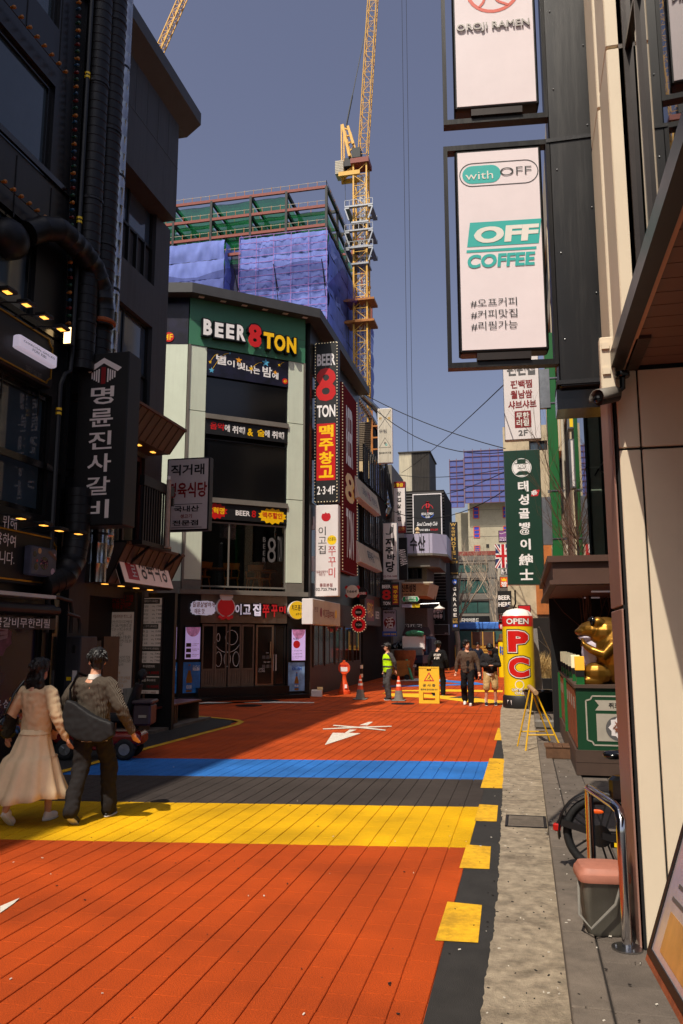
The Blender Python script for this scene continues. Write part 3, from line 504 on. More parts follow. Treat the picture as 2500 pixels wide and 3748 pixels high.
51600:(77,4,7446,2046,2041,7441,12,6736,2636,2632,6132,6126,2626,2612,6912,6916,3216,3222,6722,4,6969,2569,2564,6964),
51609:(77,6,2735,2712,6712,6735,6128,3228,4,3224,6124,6117,3217,4,7443,2043,2039,7439,4,6969,2569,4364,5064),
51648:(77,4,6971,6371,6311,6911,17,5565,2265,2260,3660,3653,3138,2027,2323,3231,3843,4532,5424,5729,4638,4153,4160,5560),
51649:(77,4,6971,6371,6335,6935,6,6932,2932,2927,6327,6311,6911,15,5567,2267,2262,3662,3248,2141,2336,3342,3951,4443,5438,5642,4549,4162,5562),
51652:(77,4,6971,6371,6327,6927,6,3631,3031,3013,7113,7117,3617,15,5566,2266,2262,3662,3247,2139,2335,3340,3949,4441,5436,5640,4547,4162,5562),
51656:(77,4,6971,6371,6340,6940,12,6937,3037,3033,6333,6327,3027,3012,7112,7116,3616,3623,6923,7,5568,2268,3663,2340,3954,5441,4163),
51665:(77,4,6971,6371,6339,6939,8,3636,3036,3012,6912,6936,6336,6329,3629,4,3624,6324,6317,3617,15,5567,2267,2263,3663,3150,2143,2339,3344,3953,4545,5440,5644,4551,4163,5563),
51697:(77,8,6331,4834,3331,2823,3314,4811,6314,6823,8,3727,4829,5927,6223,5918,4816,3718,3423,22,3867,2167,2162,2962,2650,1942,2238,3150,3938,4750,5638,5942,5250,5062,5762,5767,4167,4562,4452,3944,3552,3462,8,6771,6271,6234,6734,6751,7551,7556,6756),
52040:(77,24,4667,2367,2363,3363,3053,2147,2443,3553,4742,5853,7043,7247,6452,6163,7063,7067,4867,4863,5563,5353,4747,4053,3863,4663,8,7437,2037,2033,4433,4411,4911,4933,7433),
52236:(77,4,6971,6471,6411,6911,10,2961,2324,3139,4023,4939,5724,5161,4661,4031,3461),
52252:(77,4,6971,6471,6436,6936,4,3033,3012,6912,6933,4,3528,6428,6417,3517,22,3967,2167,2162,2962,2751,1943,2239,3150,4038,4950,5839,6143,5350,5162,5862,5867,4167,4662,4552,4044,3552,3462),
52264:(77,19,4070,3470,3461,2161,2156,3456,3037,1927,2223,3130,3741,4331,5124,5428,4438,4056,5356,5361,4061,8,6671,6071,6011,6611,6642,7542,7547,6647),
52285:(77,8,6130,4733,3330,2722,3314,4712,6114,6722,8,3727,4729,5827,6122,5817,4716,3717,3322,19,4071,3571,3564,2164,2159,3559,3147,2040,2336,3241,3750,4342,5237,5542,4448,4059,5359,5364,4064,8,6671,6171,6135,6635,6651,7551,7556,6656),
52380:(77,4,6971,6371,6326,6926,7,2163,3559,2334,3848,5235,4059,5363,4,3113,7113,7117,3617),
52384:(77,19,4071,3571,3565,2165,2161,3561,3050,2044,2240,3144,3752,4445,5341,5545,4451,4061,5361,5365,4065,8,6971,6371,6356,5256,5252,6352,6340,6940,12,6937,3037,3033,6333,6327,3127,3112,7112,7116,3616,3623,6923),
52397:(77,4,6430,3530,3514,6414,4,3927,6027,6018,3918,7,2164,3559,2336,3850,5337,4059,5364,4,6971,6371,6335,6935),
52492:(77,19,4971,4471,4465,2565,2560,4460,3752,2347,2543,3847,4754,5547,6943,7047,5652,5060,6860,6865,4965,8,4946,4446,4438,2038,2034,7434,7438,4938,6,3229,2729,2713,6813,6817,3217),
52572:(77,4,6871,6371,6311,6811,7,2363,3759,2438,4051,5538,4259,5663,4,2028,2124,6026,5930),
52712:(77,4,6971,6371,6311,6911,19,4271,3771,3764,2464,2460,3760,3351,2246,2542,3446,4053,4546,5443,5647,4652,4260,5560,5564,4264,8,5935,5939,2038,2033,3733,3713,4213,4234),
52789:(77,4,7441,2041,2036,7436,8,6229,4731,3229,2621,3214,4711,6214,6721,8,3626,4727,5826,6221,5817,4716,3617,3221,19,4971,4471,4465,2565,2561,4461,3753,2349,2545,3848,4755,5548,6945,7149,5653,5061,6861,6865,4965),
52824:(77,4,6971,6371,6311,6911,19,4270,3670,3661,2361,2356,3656,3237,2127,2423,3330,3941,4531,5424,5728,4638,4256,5556,5561,4261),
52832:(77,4,6971,6371,6339,6939,12,6937,3037,3032,6332,6327,3027,3012,7112,7116,3616,3623,6923,7,2265,3660,2340,3953,5441,4160,5565),
52964:(77,8,6971,6371,6347,5047,5043,6343,6311,6911,12,5065,2365,2360,4460,4350,2048,2144,4146,3335,2025,2321,4441),
53076:(77,11,6765,2665,2661,6261,6251,2549,2545,6147,5933,6532,6748,8,4639,4139,4124,2024,2019,7419,7424,4624),
53092:(77,4,2632,2612,6712,6732,4,3227,6227,6217,3217,10,6769,2669,2665,6265,6259,2558,2653,6155,6046,6646,8,4750,4250,4242,2042,2038,7438,7442,4742),
53356:(77,4,7424,2024,2020,7420,9,6765,2665,2661,6261,6248,2547,2542,6144,6529),
53364:(77,14,6768,2768,2764,6264,6158,2557,2653,6154,6047,2047,2042,7442,7447,6647,12,6737,2637,2632,6232,6227,2627,2612,6912,6916,3216,3223,6723),
53416:(77,4,6971,6371,6328,6928,4,3012,7112,7117,3617,7,5167,2467,4562,4251,2137,2433,4546),
53468:(77,13,2264,2226,3826,4828,4832,2731,2744,4544,4548,2748,2760,4660,4664,12,7171,6571,6547,5747,5770,5270,5214,5714,5743,6543,6511,7111),
53552:(77,8,6971,6371,6349,5149,5144,6344,6311,6911,12,2366,2326,5427,5432,2830,2844,4844,4849,2849,2861,5061,5066),
53588:(77,4,7071,6571,6539,7039,8,5970,5370,5358,4558,4553,5353,5339,5939,12,2367,2341,4843,4847,2846,2853,4353,4357,2857,2863,4563,4567,12,7036,3136,3132,6532,6526,3126,3112,7212,7216,3616,3622,7022),
53685:(77,4,6228,3228,3214,6214,4,5825,5817,3617,3625,17,2769,2745,4439,2039,2035,7435,7439,4939,6750,3250,3255,6555,6560,3260,3265,6765,6769),
53888:(77,4,6971,6371,6311,6911,12,2567,2543,5543,5547,3047,3053,5353,5357,3057,3063,5563,5567,8,5934,5938,2037,2032,3732,3713,4213,4233),
53944:(77,4,7424,2024,2019,7419,12,2766,2734,6834,6839,3239,3248,6648,6653,3253,3261,6761,6766),
53945:(77,4,7440,2040,2035,7435,4,6729,2629,2625,6125,12,2769,2745,6745,6749,3249,3255,6555,6560,3260,3265,6765,6769),
54200:(77,12,6971,6371,6360,5360,5355,6355,6348,5348,5344,6344,6327,6927,10,5366,2266,2762,2740,2040,2136,5538,5542,4741,4762,4,3340,3362,4262,4241,6,3630,3130,3113,7013,7017,3617),
54252:(77,20,6965,2565,2561,3461,3441,2541,2537,4437,4423,2023,2019,7419,7423,4923,4937,6937,6941,6041,6061,6961,4,3941,3961,5461,5441),
54273:(77,8,6229,4732,3229,2622,3214,4711,6214,6722,8,4728,5826,6222,5817,4716,3617,3222,3626,20,6969,2569,2564,3464,3452,2552,2547,4447,4441,2041,2036,7436,7441,4941,4947,6847,6852,6052,6064,6964,4,3952,3964,5464,5452),
54408:(77,12,7442,2042,2038,4438,4431,2631,2612,6712,6731,4931,4938,7438,4,3226,6226,6217,3217,8,6969,2569,3465,3452,2548,6848,6052,6065,4,3952,3965,5465,5452),
54532:(77,4,7424,2024,2019,7419,12,6965,2565,2561,3461,3440,2540,2535,6935,6940,6040,6061,6961,4,3940,3961,5461,5440),
54588:(77,4,6971,6371,6311,6911,13,5565,2165,2160,2860,2831,2031,2026,3926,5828,5832,4832,4860,5560,4,3331,3360,4360,4331),
54596:(77,4,6971,6371,6340,6940,12,6937,3037,3033,6333,6327,3027,3012,7112,7116,3516,3523,6923,10,5567,2267,2863,2847,2147,2142,5844,5748,4948,4963,4,3447,3463,4363,4347),
54609:(77,4,6971,6371,6334,6934,4,6430,3430,3414,6414,4,6027,6017,3817,3827,7,5566,2266,2861,2843,2139,5841,4944,4,3443,3461,4361,4344),
54616:(77,8,4848,3752,2748,2338,2729,3725,4829,5238,8,3145,3748,4445,4738,4432,3729,3132,2838,8,6671,6071,6011,6611,6642,7542,7547,6647,8,4070,3570,3562,1962,1957,5557,5562,4062),
54620:(77,8,4853,3856,2753,2345,2737,3834,4837,5245,4,3150,4450,4440,3140,8,6671,6171,6126,6626,6647,7547,7551,6651,6,3430,2930,2913,6913,6917,3417,8,4071,3571,3564,2064,2059,5559,5564,4064),
54624:(77,8,4856,3859,2756,2349,2742,3839,4842,5249,4,3153,4453,4445,3145,8,6671,6171,6138,6638,6652,7552,7557,6657,12,6635,2835,2831,6131,6126,2826,2812,6812,6816,3416,3422,6622,8,4072,3572,3566,2066,2061,5561,5566,4066),
54633:(77,6,2934,2912,6612,6634,6127,3427,4,3423,6123,6117,3417,4,4855,2755,2740,4840,4,3152,4452,4443,3143,4,6671,6171,6136,6636,4,2065,2061,5561,5565),
54644:(77,8,4449,3552,2549,2239,2529,3525,4429,4739,8,2945,3548,4045,4239,4032,3530,2932,2739,8,3769,3269,3261,2061,2056,4956,4961,3761,12,7071,6571,6546,5746,5770,5270,5214,5714,5741,6541,6511,7011),
54785:(77,8,4754,3757,2754,2346,2738,3735,4638,5046,4,3151,4351,4341,3141,6,6930,2930,2925,6325,6311,6911,8,4072,3472,3465,2065,2061,5361,5365,4065,12,6971,6371,6356,5356,5352,6352,6345,5345,5341,6341,6333,6933),
54801:(77,8,4755,3758,2755,2347,2739,3736,4739,5047,4,3152,4352,4342,3142,8,3633,3033,3012,6912,6933,6333,6327,3627,4,3623,6323,6316,3616,8,4072,3472,3465,2065,2061,5361,5365,4065,12,6971,6371,6357,5357,5353,6353,6346,5346,5341,6341,6336,6936),
54840:(77,15,6151,4754,3251,2743,3235,4431,4423,2023,2018,7418,7423,4923,4931,6235,6643,8,3648,4750,5748,6143,5737,4736,3637,3343,8,4970,4470,4462,2262,2258,7158,7162,4962),
54924:(77,4,6871,6371,6311,6811,16,5053,3956,2953,2545,2838,3734,3728,2027,2123,3923,6025,5929,4228,4234,5138,5445,4,3350,4650,4640,3340,8,4271,3771,3764,2164,2159,5859,5864,4264),
55137:(77,6,2732,2712,6712,6732,6126,3226,4,3222,6122,6116,3216,4,6158,3258,3245,6145,4,3755,5755,5748,3748,4,7439,2039,2035,7435,4,2366,2362,7162,7166),
55176:(77,4,6971,6371,6311,6911,4,5048,2948,2929,5029,4,3245,4645,4632,3232,4,2161,2157,5757,5761)}
def _glyphs():
 G={}
 for code,b in OUTLINES.items():
  ls=[];i=1
  while i<len(b):
   k=b[i];i+=1
   ls.append([(p//100/66-.25,p%100/66-.25) for p in b[i:i+k]]);i+=k
  G[chr(code)]=(b[0]/66-.25,ls)
 return G
GL=_glyphs();TC={}
def text_geo(s,bold,res):
 k=(s,bold)
 if k in TC:return TC[k]
 cu=bpy.data.curves.new('t','CURVE');cu.dimensions='2D';cu.fill_mode='BOTH';cu.offset=bold*.8
 for li,line in enumerate(s.split('\n')):
  W=sum(GL[c][0] if c in GL else .28 for c in line);x=-W/2
  for c in line:
   if c not in GL:x+=.28;continue
   adv,ls=GL[c]
   for l in ls:
    sp=cu.splines.new('POLY');sp.points.add(len(l)-1);sp.use_cyclic_u=True
    for p,q in zip(sp.points,l):p.co=(x+q[0],q[1]-li*1.0,0,1)
   x+=adv
 o=bpy.data.objects.new('t',cu);me=bpy.data.meshes.new_from_object(o)
 vs=[v.co.copy() for v in me.vertices];fs=[tuple(p.vertices) for p in me.polygons]
 bpy.data.objects.remove(o);bpy.data.curves.remove(cu);bpy.data.meshes.remove(me)
 if not vs:vs=[Vector((0,0,0)),Vector((1,1,0))]
 x0=min(v.x for v in vs);x1=max(v.x for v in vs);y0=min(v.y for v in vs);y1=max(v.y for v in vs)
 TC[k]=([((v.x-x0)/max(x1-x0,1e-6),(v.y-y0)/max(y1-y0,1e-6)) for v in vs],fs)
 return TC[k]
def txt(s,parent,x0,z0,x1,z1,y,m,bold=0.0,res=2,shear=0.0,thick=0.0,rot=0.0,name='lettering',flip=False,slope=0.0):
 g,fs=text_geo(s,bold,res);vs=[]
 cx,cz=(x0+x1)/2,(z0+z1)/2;w,h=x1-x0,z1-z0
 for a,b in g:
  a2=1-a if flip else a
  px=(a2-.5)*w+shear*(b-.5)*h;pz=(b-.5)*h+slope*(a2-.5)*w
  if rot:c,q=math.cos(R(rot)),math.sin(R(rot));px,pz=px*c-pz*q,px*q+pz*c
  vs.append((cx+px,y,cz+pz))
 mb=MB();mb.add(vs,[tuple(f) for f in fs])
 if thick:
  n=len(vs);mb2=MB();mb2 .add([(v[0],v[1]-thick,v[2]) for v in vs],fs)
  ed={}
  for f in fs:
   for i in range(len(f)):
    e=(f[i],f[(i+1)%len(f)]);ed[e]=ed.get(e,0)+1
  side=[(e[1],e[0],e[0]+n,e[1]+n) for e in ed if (e[1],e[0]) not in ed]
  mb2 .v+=vs;
  for q in side:mb2 .f.append(q);mb2 .m.append(0)
  mb=mb2
 o=mb.make(name,m,None)
 if parent is not None:
  o.parent=parent;OFF[o.name]=(0,0,0)
 return o
def sign(name,label,x0,z0,x1,z1,y,rz=0,d=0.18,casing=None,face=None,texts=(),frame=0.03,group=None,cat='sign',shapes=(),origin=None,cname='casing'):
 w,h=x1-x0,z1-z0
 loc=origin if origin else ((x0+x1)/2,y,z0)
 r=thing(name,label,cat,loc,rz,group)
 casing=casing or M.dark_metal;face=face or M.sign_white
 c=MB();c.cbox(-w/2,0,0,w/2,d,h,min(0.012,w*.05));c.make(cname,casing,r)
 f=MB();f.box(-w/2+frame,-0.006,frame,w/2-frame,0.002,h-frame);f.make('face_panel',face,r)
 f=MB();f.box(-w/2+frame,d-0.002,frame,w/2-frame,d+0.006,h-frame);f.make('back_panel',face,r)
 for sh in shapes:sh(r,w,h)
 for t in texts:
  s,a,b,c2,e,m=t[:6];bo=t[6] if len(t)>6 else 0.0;kw=t[7] if len(t)>7 else {}
  txt(s,r,-w/2+a*w,h*(1-e),-w/2+c2*w,h*(1-b),-0.011,m,bo,**kw)
 return r
def rectshape(a,b,c,e,m,nm='printed_panel',y=-0.008):
 def f(r,w,h):
  add_box((-w/2+a*w,y-0.001,h*(1-e),-w/2+c*w,y+0.001,h*(1-b)),nm,m,r)
 return f
def discshape(cx,cz,rad,m,nm='printed_emblem',y=-0.0085,sx=1.0,ring=0,a0=0,a1=360,n=28,th=0.001):
 def f(r,w,h):
  q=MB();X0=-w/2+cx*w;Z0=h*(1-cz);rr=rad*w
  if ring:
   for i in range(n):
    t0=R(a0+(a1-a0)*i/n);t1=R(a0+(a1-a0)*(i+1)/n)
    P_= lambda t,k:(X0+sx*rr*k*math.cos(t),y,Z0+rr*k*math.sin(t))
    q.quad(P_(t0,1),P_(t1,1),P_(t1,ring),P_(t0,ring))
  else:q.poly([(X0+sx*rr*math.cos(2*math.pi*i/n),y,Z0+rr*math.sin(2*math.pi*i/n)) for i in range(n)])
  q.make(nm,m,r)
 return f
def polyshape(pts,m,nm='printed_emblem',y=-0.009):
 def f(r,w,h):
  q=MB();q.poly([(-w/2+a*w,y,h*(1-b)) for a,b in reversed(pts)]);q.make(nm,m,r)
 return f
def linesh(pts,wd,m,nm='printed_line',y=-0.0095):
 def f(r,w,h):
  q=MB()
  for a,b in zip(pts[:-1],pts[1:]):
   q.bar((-w/2+a[0]*w,y,h*(1-a[1])),(-w/2+b[0]*w,y,h*(1-b[1])),0.0015,wd*w)
  q.make(nm,m,r)
 return f
M=MATS
def mm(k,*a,**kw):M[k]=mat(k,*a,**kw);return M[k]
mm('dark_metal',(40,40,42),0.45,0.6,var=.25,bump=.05)
mm('black',(14,13,15),0.5,var=.25)
mm('matt_black',(9,9,10),0.8,var=.2)
mm('gloss_black',(12,12,14),0.15,var=.1,spec=.6)
mm('black_panel',(15,15,18),0.35,var=.25,vs=1.2,spec=.5,streak=.25)
mm('grey_panel',(82,78,76),0.5,var=.12,vs=1.5,streak=.35)
mm('grey_trim',(60,60,62),0.55,var=.15)
mm('sign_white',(226,218,216),0.35,var=.03,dirt=.06)
mm('paint_white',(225,222,214),0.5,var=.05)
mm('ink_black',(18,18,20),0.5,var=0)
mm('ink_white',(235,232,228),0.45,var=0)
mm('ink_red',(190,22,30),0.45,var=0)
mm('ink_dkred',(130,20,24),0.45,var=0)
mm('ink_yellow',(245,205,20),0.45,var=0)
mm('ink_teal',(40,172,165),0.45,var=0)
mm('ink_grey',(90,88,88),0.5,var=0)
mm('ink_gold',(200,160,80),0.4,var=0,metal=.3)
mm('ink_blue',(40,90,190),0.4,var=0)
mm('steel',(170,170,172),0.28,1.0,var=.12,vs=8)
mm('galv',(150,152,155),0.35,.9,var=.2,vs=6)
mm('rust',(140,72,34),0.85,var=.4,vs=6,bump=.2)
mm('concrete',(150,143,132),0.9,var=.18,vs=2,bump=.25,bs=90,dirt=.4)
mm('glass_dark',(12,15,18),0.03,var=0,spec=.8)
mm('glass_blue',(50,64,74),0.04,var=.1,spec=.8)
mm('bulb_y',(255,190,70),.3,emit=.25,var=0)
mm('lamp_on',(255,176,70),.3,emit=2.2,var=0)
mm('wood_brown',(96,66,44),.6,var=.3,vs=7,bump=.15,bs=30)
mm('wood_dark',(58,40,28),.5,var=.3,vs=7,bump=.15,bs=30)
mm('wood_light',(176,140,100),.6,var=.2,vs=7,bump=.1)
mm('gold',(190,140,45),.28,.9,var=.1)
mm('rubber',(20,20,21),.8,var=.2,bump=.1)
mm('asphalt',(58,55,52),.9,var=.2,vs=4,bump=.6,bs=160,dirt=.3,world_pos=True)
mm('asphalt_dark',(46,43,41),.9,var=.25,vs=5,bump=.7,bs=170,world_pos=True)
mm('conc_gutter',(164,148,126),.92,var=.45,vs=9,bump=1.0,bs=120,dirt=.85,world_pos=True)
mm('kerb_stone',(108,97,86),.9,var=.25,vs=6,bump=.5,bs=120,dirt=.4,rnd=.1,world_pos=True)
mm('tile_stone',(98,88,79),.9,var=.22,vs=5,bump=.5,bs=120,dirt=.45,rnd=.1,world_pos=True)
mm('joint',(34,28,24),.95,var=.2,world_pos=True)
mm('line_white',(214,206,192),.8,var=.1,vs=12,dirt=.3,bump=.3,bs=120,world_pos=True)
mm('line_yellow',(222,168,20),.8,var=.25,vs=14,dirt=.8,bump=.4,bs=120,world_pos=True)
def road_mat():
 m=bpy.data.materials.new('road_paint');m.use_nodes=True;n=m.node_tree.nodes;l=m.node_tree.links;p=n['Principled BSDF']
 g=n.new('ShaderNodeNewGeometry');sp=n.new('ShaderNodeSeparateXYZ');l.new(g.outputs['Position'],sp.inputs[0])
 ns=n.new('ShaderNodeTexNoise');ns.inputs['Scale'].default_value=9;ns.inputs['Detail'].default_value=4;l.new(g.outputs['Position'],ns.inputs['Vector'])
 def math_(op,a,b):
  q=n.new('ShaderNodeMath');q.operation=op
  for i,v in enumerate((a,b)):
   if isinstance(v,(int,float)):q.inputs[i].default_value=v
   else:l.new(v,q.inputs[i])
  return q.outputs[0]
 y=math_('SUBTRACT',sp.outputs['Y'],math_('MULTIPLY',math_('ADD',sp.outputs['X'],.5),.155))
 y=math_('ADD',y,math_('MULTIPLY',math_('SUBTRACT',ns.outputs['Fac'],.5),.035))
 y=math_('DIVIDE',y,25.0)
 cr=n.new('ShaderNodeValToRGB');cr.color_ramp.interpolation='CONSTANT';l.new(y,cr.inputs['Fac'])
 red=S(182,70,14);e=cr.color_ramp.elements
 e[0].position=0;e[0].color=red;e[1].position=7.37/25;e[1].color=S(226,172,4)
 for pos,c in ((9.13,S(66,58,54)),(10.93,S(44,112,190)),(12.5,red)):
  q=e.new(pos/25);q.color=c
 n2=n.new('ShaderNodeTexNoise');n2 .inputs['Scale'].default_value=1.1;n2 .inputs['Detail'].default_value=7;l.new(g.outputs['Position'],n2 .inputs['Vector'])
 n3=n.new('ShaderNodeTexNoise');n3 .inputs['Scale'].default_value=150;n3 .inputs['Detail'].default_value=3;l.new(g.outputs['Position'],n3 .inputs['Vector'])
 a=n.new('ShaderNodeMapRange');a.inputs['From Min'].default_value=.3;a.inputs['From Max'].default_value=.7;a.inputs['To Min'].default_value=.72;a.inputs['To Max'].default_value=1.2;l.new(n2 .outputs['Fac'],a.inputs['Value'])
 b=n.new('ShaderNodeMapRange');b.inputs['From Min'].default_value=.3;b.inputs['From Max'].default_value=.7;b.inputs['To Min'].default_value=.6;b.inputs['To Max'].default_value=1.3;l.new(n3 .outputs['Fac'],b.inputs['Value'])
 oi=n.new('ShaderNodeObjectInfo')
 f=math_('MULTIPLY',a.outputs[0],b.outputs[0])
 vm=n.new('ShaderNodeVectorMath');vm.operation='SCALE';l.new(cr.outputs['Color'],vm.inputs[0]);l.new(f,vm.inputs['Scale'])
 vo=n.new('ShaderNodeTexVoronoi');vo.inputs['Scale'].default_value=7.0;l.new(g.outputs['Position'],vo.inputs['Vector'])
 th=n.new('ShaderNodeMapRange');th.inputs['From Min'].default_value=.035;th.inputs['From Max'].default_value=.05;th.inputs['To Min'].default_value=.75;th.inputs['To Max'].default_value=0;l.new(vo.outputs['Distance'],th.inputs['Value'])
 mx=n.new('ShaderNodeMixRGB');l.new(th.outputs[0],mx.inputs['Fac']);l.new(vm.outputs[0],mx.inputs['Color1']);mx.inputs['Color2'].default_value=(.04,.025,.02,1)
 l.new(mx.outputs[0],p.inputs['Base Color']);p.inputs['Roughness'].default_value=.82;p.inputs['Specular IOR Level'].default_value=.25
 bp=n.new('ShaderNodeBump');bp.inputs['Strength'].default_value=.7;bp.inputs['Distance'].default_value=.012;l.new(n3 .outputs['Fac'],bp.inputs['Height']);l.new(bp.outputs[0],p.inputs['Normal'])
 return m
M['road']=road_mat()
g=MB();g.quad((-900,-300,-.03),(900,-300,-.03),(900,1500,-.03),(-900,1500,-.03));struct(g,'ground',M.asphalt)
roadroot=thing('road','','',(0,0,0));del roadroot['label'];del roadroot['category'];roadroot['kind']='structure'
bed=MB();bed.quad((-6.3,-2,-.0095),(-.53,-2,-.0095),(-.53,20.4,-.0095),(-6.3,20.4,-.0095));bed.make('joint_bed',M.road,roadroot)
PW,PL=.175,.26
def paver(mb,x,y,w,l):
 c=.004;z=0.0;x0,x1=x-w/2,x+w/2;y0,y1=y-l/2,y+l/2
 mb.add([(x0,y0,z-.0095),(x1,y0,z-.0095),(x1,y1,z-.0095),(x0,y1,z-.0095),(x0,y0,z-c*.8),(x1,y0,z-c*.8),(x1,y1,z-c*.8),(x0,y1,z-c*.8),(x0+c,y0+c*.6,z),(x1-c,y0+c*.6,z),(x1-c,y1-c*.6,z),(x0+c,y1-c*.6,z)],[(0,1,5,4),(1,2,6,5),(2,3,7,6),(3,0,4,7),(4,5,9,8),(5,6,10,9),(6,7,11,10),(7,4,8,11),(8,9,10,11)])
cells=[]
nx=int((6.2-.535)/PW)
for j in range(int((20.2-1.2)/PL)):
 yy=1.2+PL*(j+.5)
 for i in range(nx):
  cells.append((-.535-PW*(i+.5),yy+(.05 if i%2 else 0)))
vis=[c for c in cells if c[1]>3.3 and (c[0]+c[1]*.19+.5)>-c[1]*.45]
vis.sort(key= lambda c:c[0]**2+c[1]**2)
near=set(vis[:300])
pm=MB();paver(pm,0,0,PW-.0085,PL-.0025)
first=None;rest=MB()
for c in cells:
 if c in near:
  if first is None:first=pm.make('paver',M.road,roadroot);o=first
  else:o=first.copy();C.objects.link(o);o.parent=roadroot
  o.location=(c[0]+rng.uniform(-.0008,.0008),c[1],rng.uniform(-.0006,.0006));o.rotation_euler=(0,0,rng.uniform(-.006,.006));o.scale=(rng.uniform(.982,1.012),rng.uniform(.985,1.002),1)
 else:paver(rest,c[0]+rng.uniform(-.0008,.0008),c[1],PW-.0085-rng.uniform(-.002,.003),PL-.0025-rng.uniform(0,.003))
rest.make('pavers',M.road,roadroot,kind='stuff')
far=MB()
far.poly([(-.53,20.4,-.002),(-.62,80,-.002),(-12,80,-.002),(-12,26.6,-.002),(-26,26.6,-.002),(-26,20.4,-.002),(-8.2,20.4,-.002),(-7.0,20.4,-.002)])
far.poly([(-6.3,17.35,-.002),(-6.29,20.4,-.002),(-24,20.4,-.002),(-24,20.3,-.002),(-8.6,19.1,-.002)])
far.make('red_paving',M.road,roadroot)
gr=MB()
for i in range(1,34):
 x=-.535-PW*i*2;gr.box(x-.004,20.4,-.0015,x+.004,45,.0015)
gr.make('paving_groove',M.joint,roadroot,kind='stuff')
def marking(pts,m,z=.006,name='road_marking'):
 q=MB();q.poly([(x,y,z) for x,y in pts]);o=q.make(name,m,None);o['kind']='structure'
 n=o.data.polygons[0].normal
 if n.z<0:o.data.flip_normals()
 return o
a0,a1,a2,a3,a4,a5,a6=((-3.413,13.751),(-3.702,15.553),(-3.464,15.56),(-3.501,16.182),(-3.357,16.164),(-3.406,15.62),(-3.155,15.583))
marking([a0,a1,a2,a3,a4,a5,a6],M.line_white)
marking([(-3.478,17.034),(-3.408,17.744),(-3.32,17.764),(-3.298,17.019)],M.line_white)
marking([(-4.027,16.062),(-4.063,16.207),(-3.442,16.715),(-2.786,17.026),(-2.755,16.871),(-3.291,16.537)],M.line_white,z=.008)
marking([(-3.988,16.753),(-4.003,16.915),(-3.311,16.638),(-2.775,16.246),(-2.762,16.101),(-3.325,16.426)],M.line_white,z=.0105)
marking([(-3.46,5.004),(-3.546,5.125),(-3.525,5.313),(-3.491,5.195)],M.line_white)
marking([(x,y) for x,y in ((-10.137,21.001),(-7.198,22.879),(-5.989,22.838),(-5.913,22.549),(-7.846,22.212),(-9.029,22.253),(-9.535,20.761))],M.line_white)
for i,(a,b,c,d) in enumerate(((-.64,-.39,21.2,19.7),(-.61,-.35,17.15,15.1),(-.60,-.29,12.82,10.3),(-.565,-.335,9.3,8.46),(-.58,-.335,7.5,6.75),(-.6,-.335,5.9,5.16),(-.6,-.33,3.4,2.5))):
 marking([(a+.015,c),(b-.012+rng.uniform(-.01,.01),c-.02),(b,d+.02),(a+.01,d)],M.line_yellow,z=.0045,name='yellow_kerb_marking')
def ribbon(pts,w,m,z,name):
 q=MB();n=len(pts)
 for i in range(n-1):
  a=Vector(pts[i]);b=Vector(pts[i+1])
  def nor(k):
   d=Vector(pts[min(k+1,n-1)])-Vector(pts[max(k-1,0)]);d.normalize();return Vector((-d.y,d.x))*w/2
  na,nb=nor(i),nor(i+1)
  q.quad((a.x-na.x,a.y-na.y,z),(b.x-nb.x,b.y-nb.y,z),(b.x+nb.x,b.y+nb.y,z),(a.x+na.x,a.y+na.y,z))
 o=q.make(name,m,None);o['kind']='structure'
 if o.data.polygons[0].normal.z<0:o.data.flip_normals()
 return o
ribbon([(-6.3,-2),(-6.28,9.5),(-6.2,12.8),(-6.13,14.8),(-6.05,16.6),(-6.15,17.15),(-6.4,17.5),(-7,17.85),(-7.7,18.2),(-8.6,18.9),(-12,19.8)],.13,M.line_yellow,.0075,'yellow_edge_line')
q=MB();q.poly([(-6.35,-2,-.0002),(-6.3,12.8,-.0002),(-6.2,16.6,-.0002),(-6.45,17.4,-.0002),(-7.7,18.1,-.0002),(-8.6,18.8,-.0002),(-12,19.7,-.0002),(-24,20.2,-.0002),(-24,-2,-.0002)][::-1]);struct(q,'side_pavement',M.asphalt_dark)
def band(pts,m,z=.004):return marking(pts,m,z,'painted_band')
Y_,B_,K_=M.line_yellow,mat('band_blue',(46,112,190),.8,var=.1,world_pos=True),mat('band_black',(60,54,52),.85,var=.15,world_pos=True)
Y_=mat('band_yellow',(232,176,18),.8,var=.1,world_pos=True)
band([(-4.422,25.837),(-2.697,25.245),(-1.771,24.004),(-0.664,23.441),(-0.696,24.676),(-1.908,25.906),(-3.547,27.236),(-4.598,27.138)],Y_)
band([(-4.686,26.839),(-4.648,28.3),(-0.797,28.575),(-0.824,29.634),(-2.769,29.674),(-4.791,28.577)],Y_,.0065)
band([(-5.376,30.807),(-3.784,31.537),(-1.563,33.202),(-2.033,34.779),(-3.382,36.337),(-4.219,35.191),(-3.101,34.537),(-2.572,33.585),(-3.47,32.57),(-5.469,31.343)],B_,.0065)
band([(-2.379,25.436),(-1.702,25.353),(-1.357,25.909),(-2.029,26.38)],K_,.0085)
band([(-5.443,35.385),(-3.527,35.348),(-3.45,37.073),(-5.16,37.735)],mat('band_white',(196,190,182),.8,var=.1,world_pos=True))
def manhole(x,y,r,lab):
 t=thing('manhole_cover',lab,'manhole',(x,y,.0),0)
 q=MB();q.lathe([(r,0),(r,.012),(r*.93,.014)],n=28);q.make('rim',M.dark_metal,t)
 q=MB();q.lathe([(r*.9,.002),(r*.9,.013)],n=28)
 for i in range(-3,4):q.box(-r*.6,i*r*.22-.01,.013,r*.6,i*r*.22+.01,.017)
 q.make('lid',M.dark_metal,t)
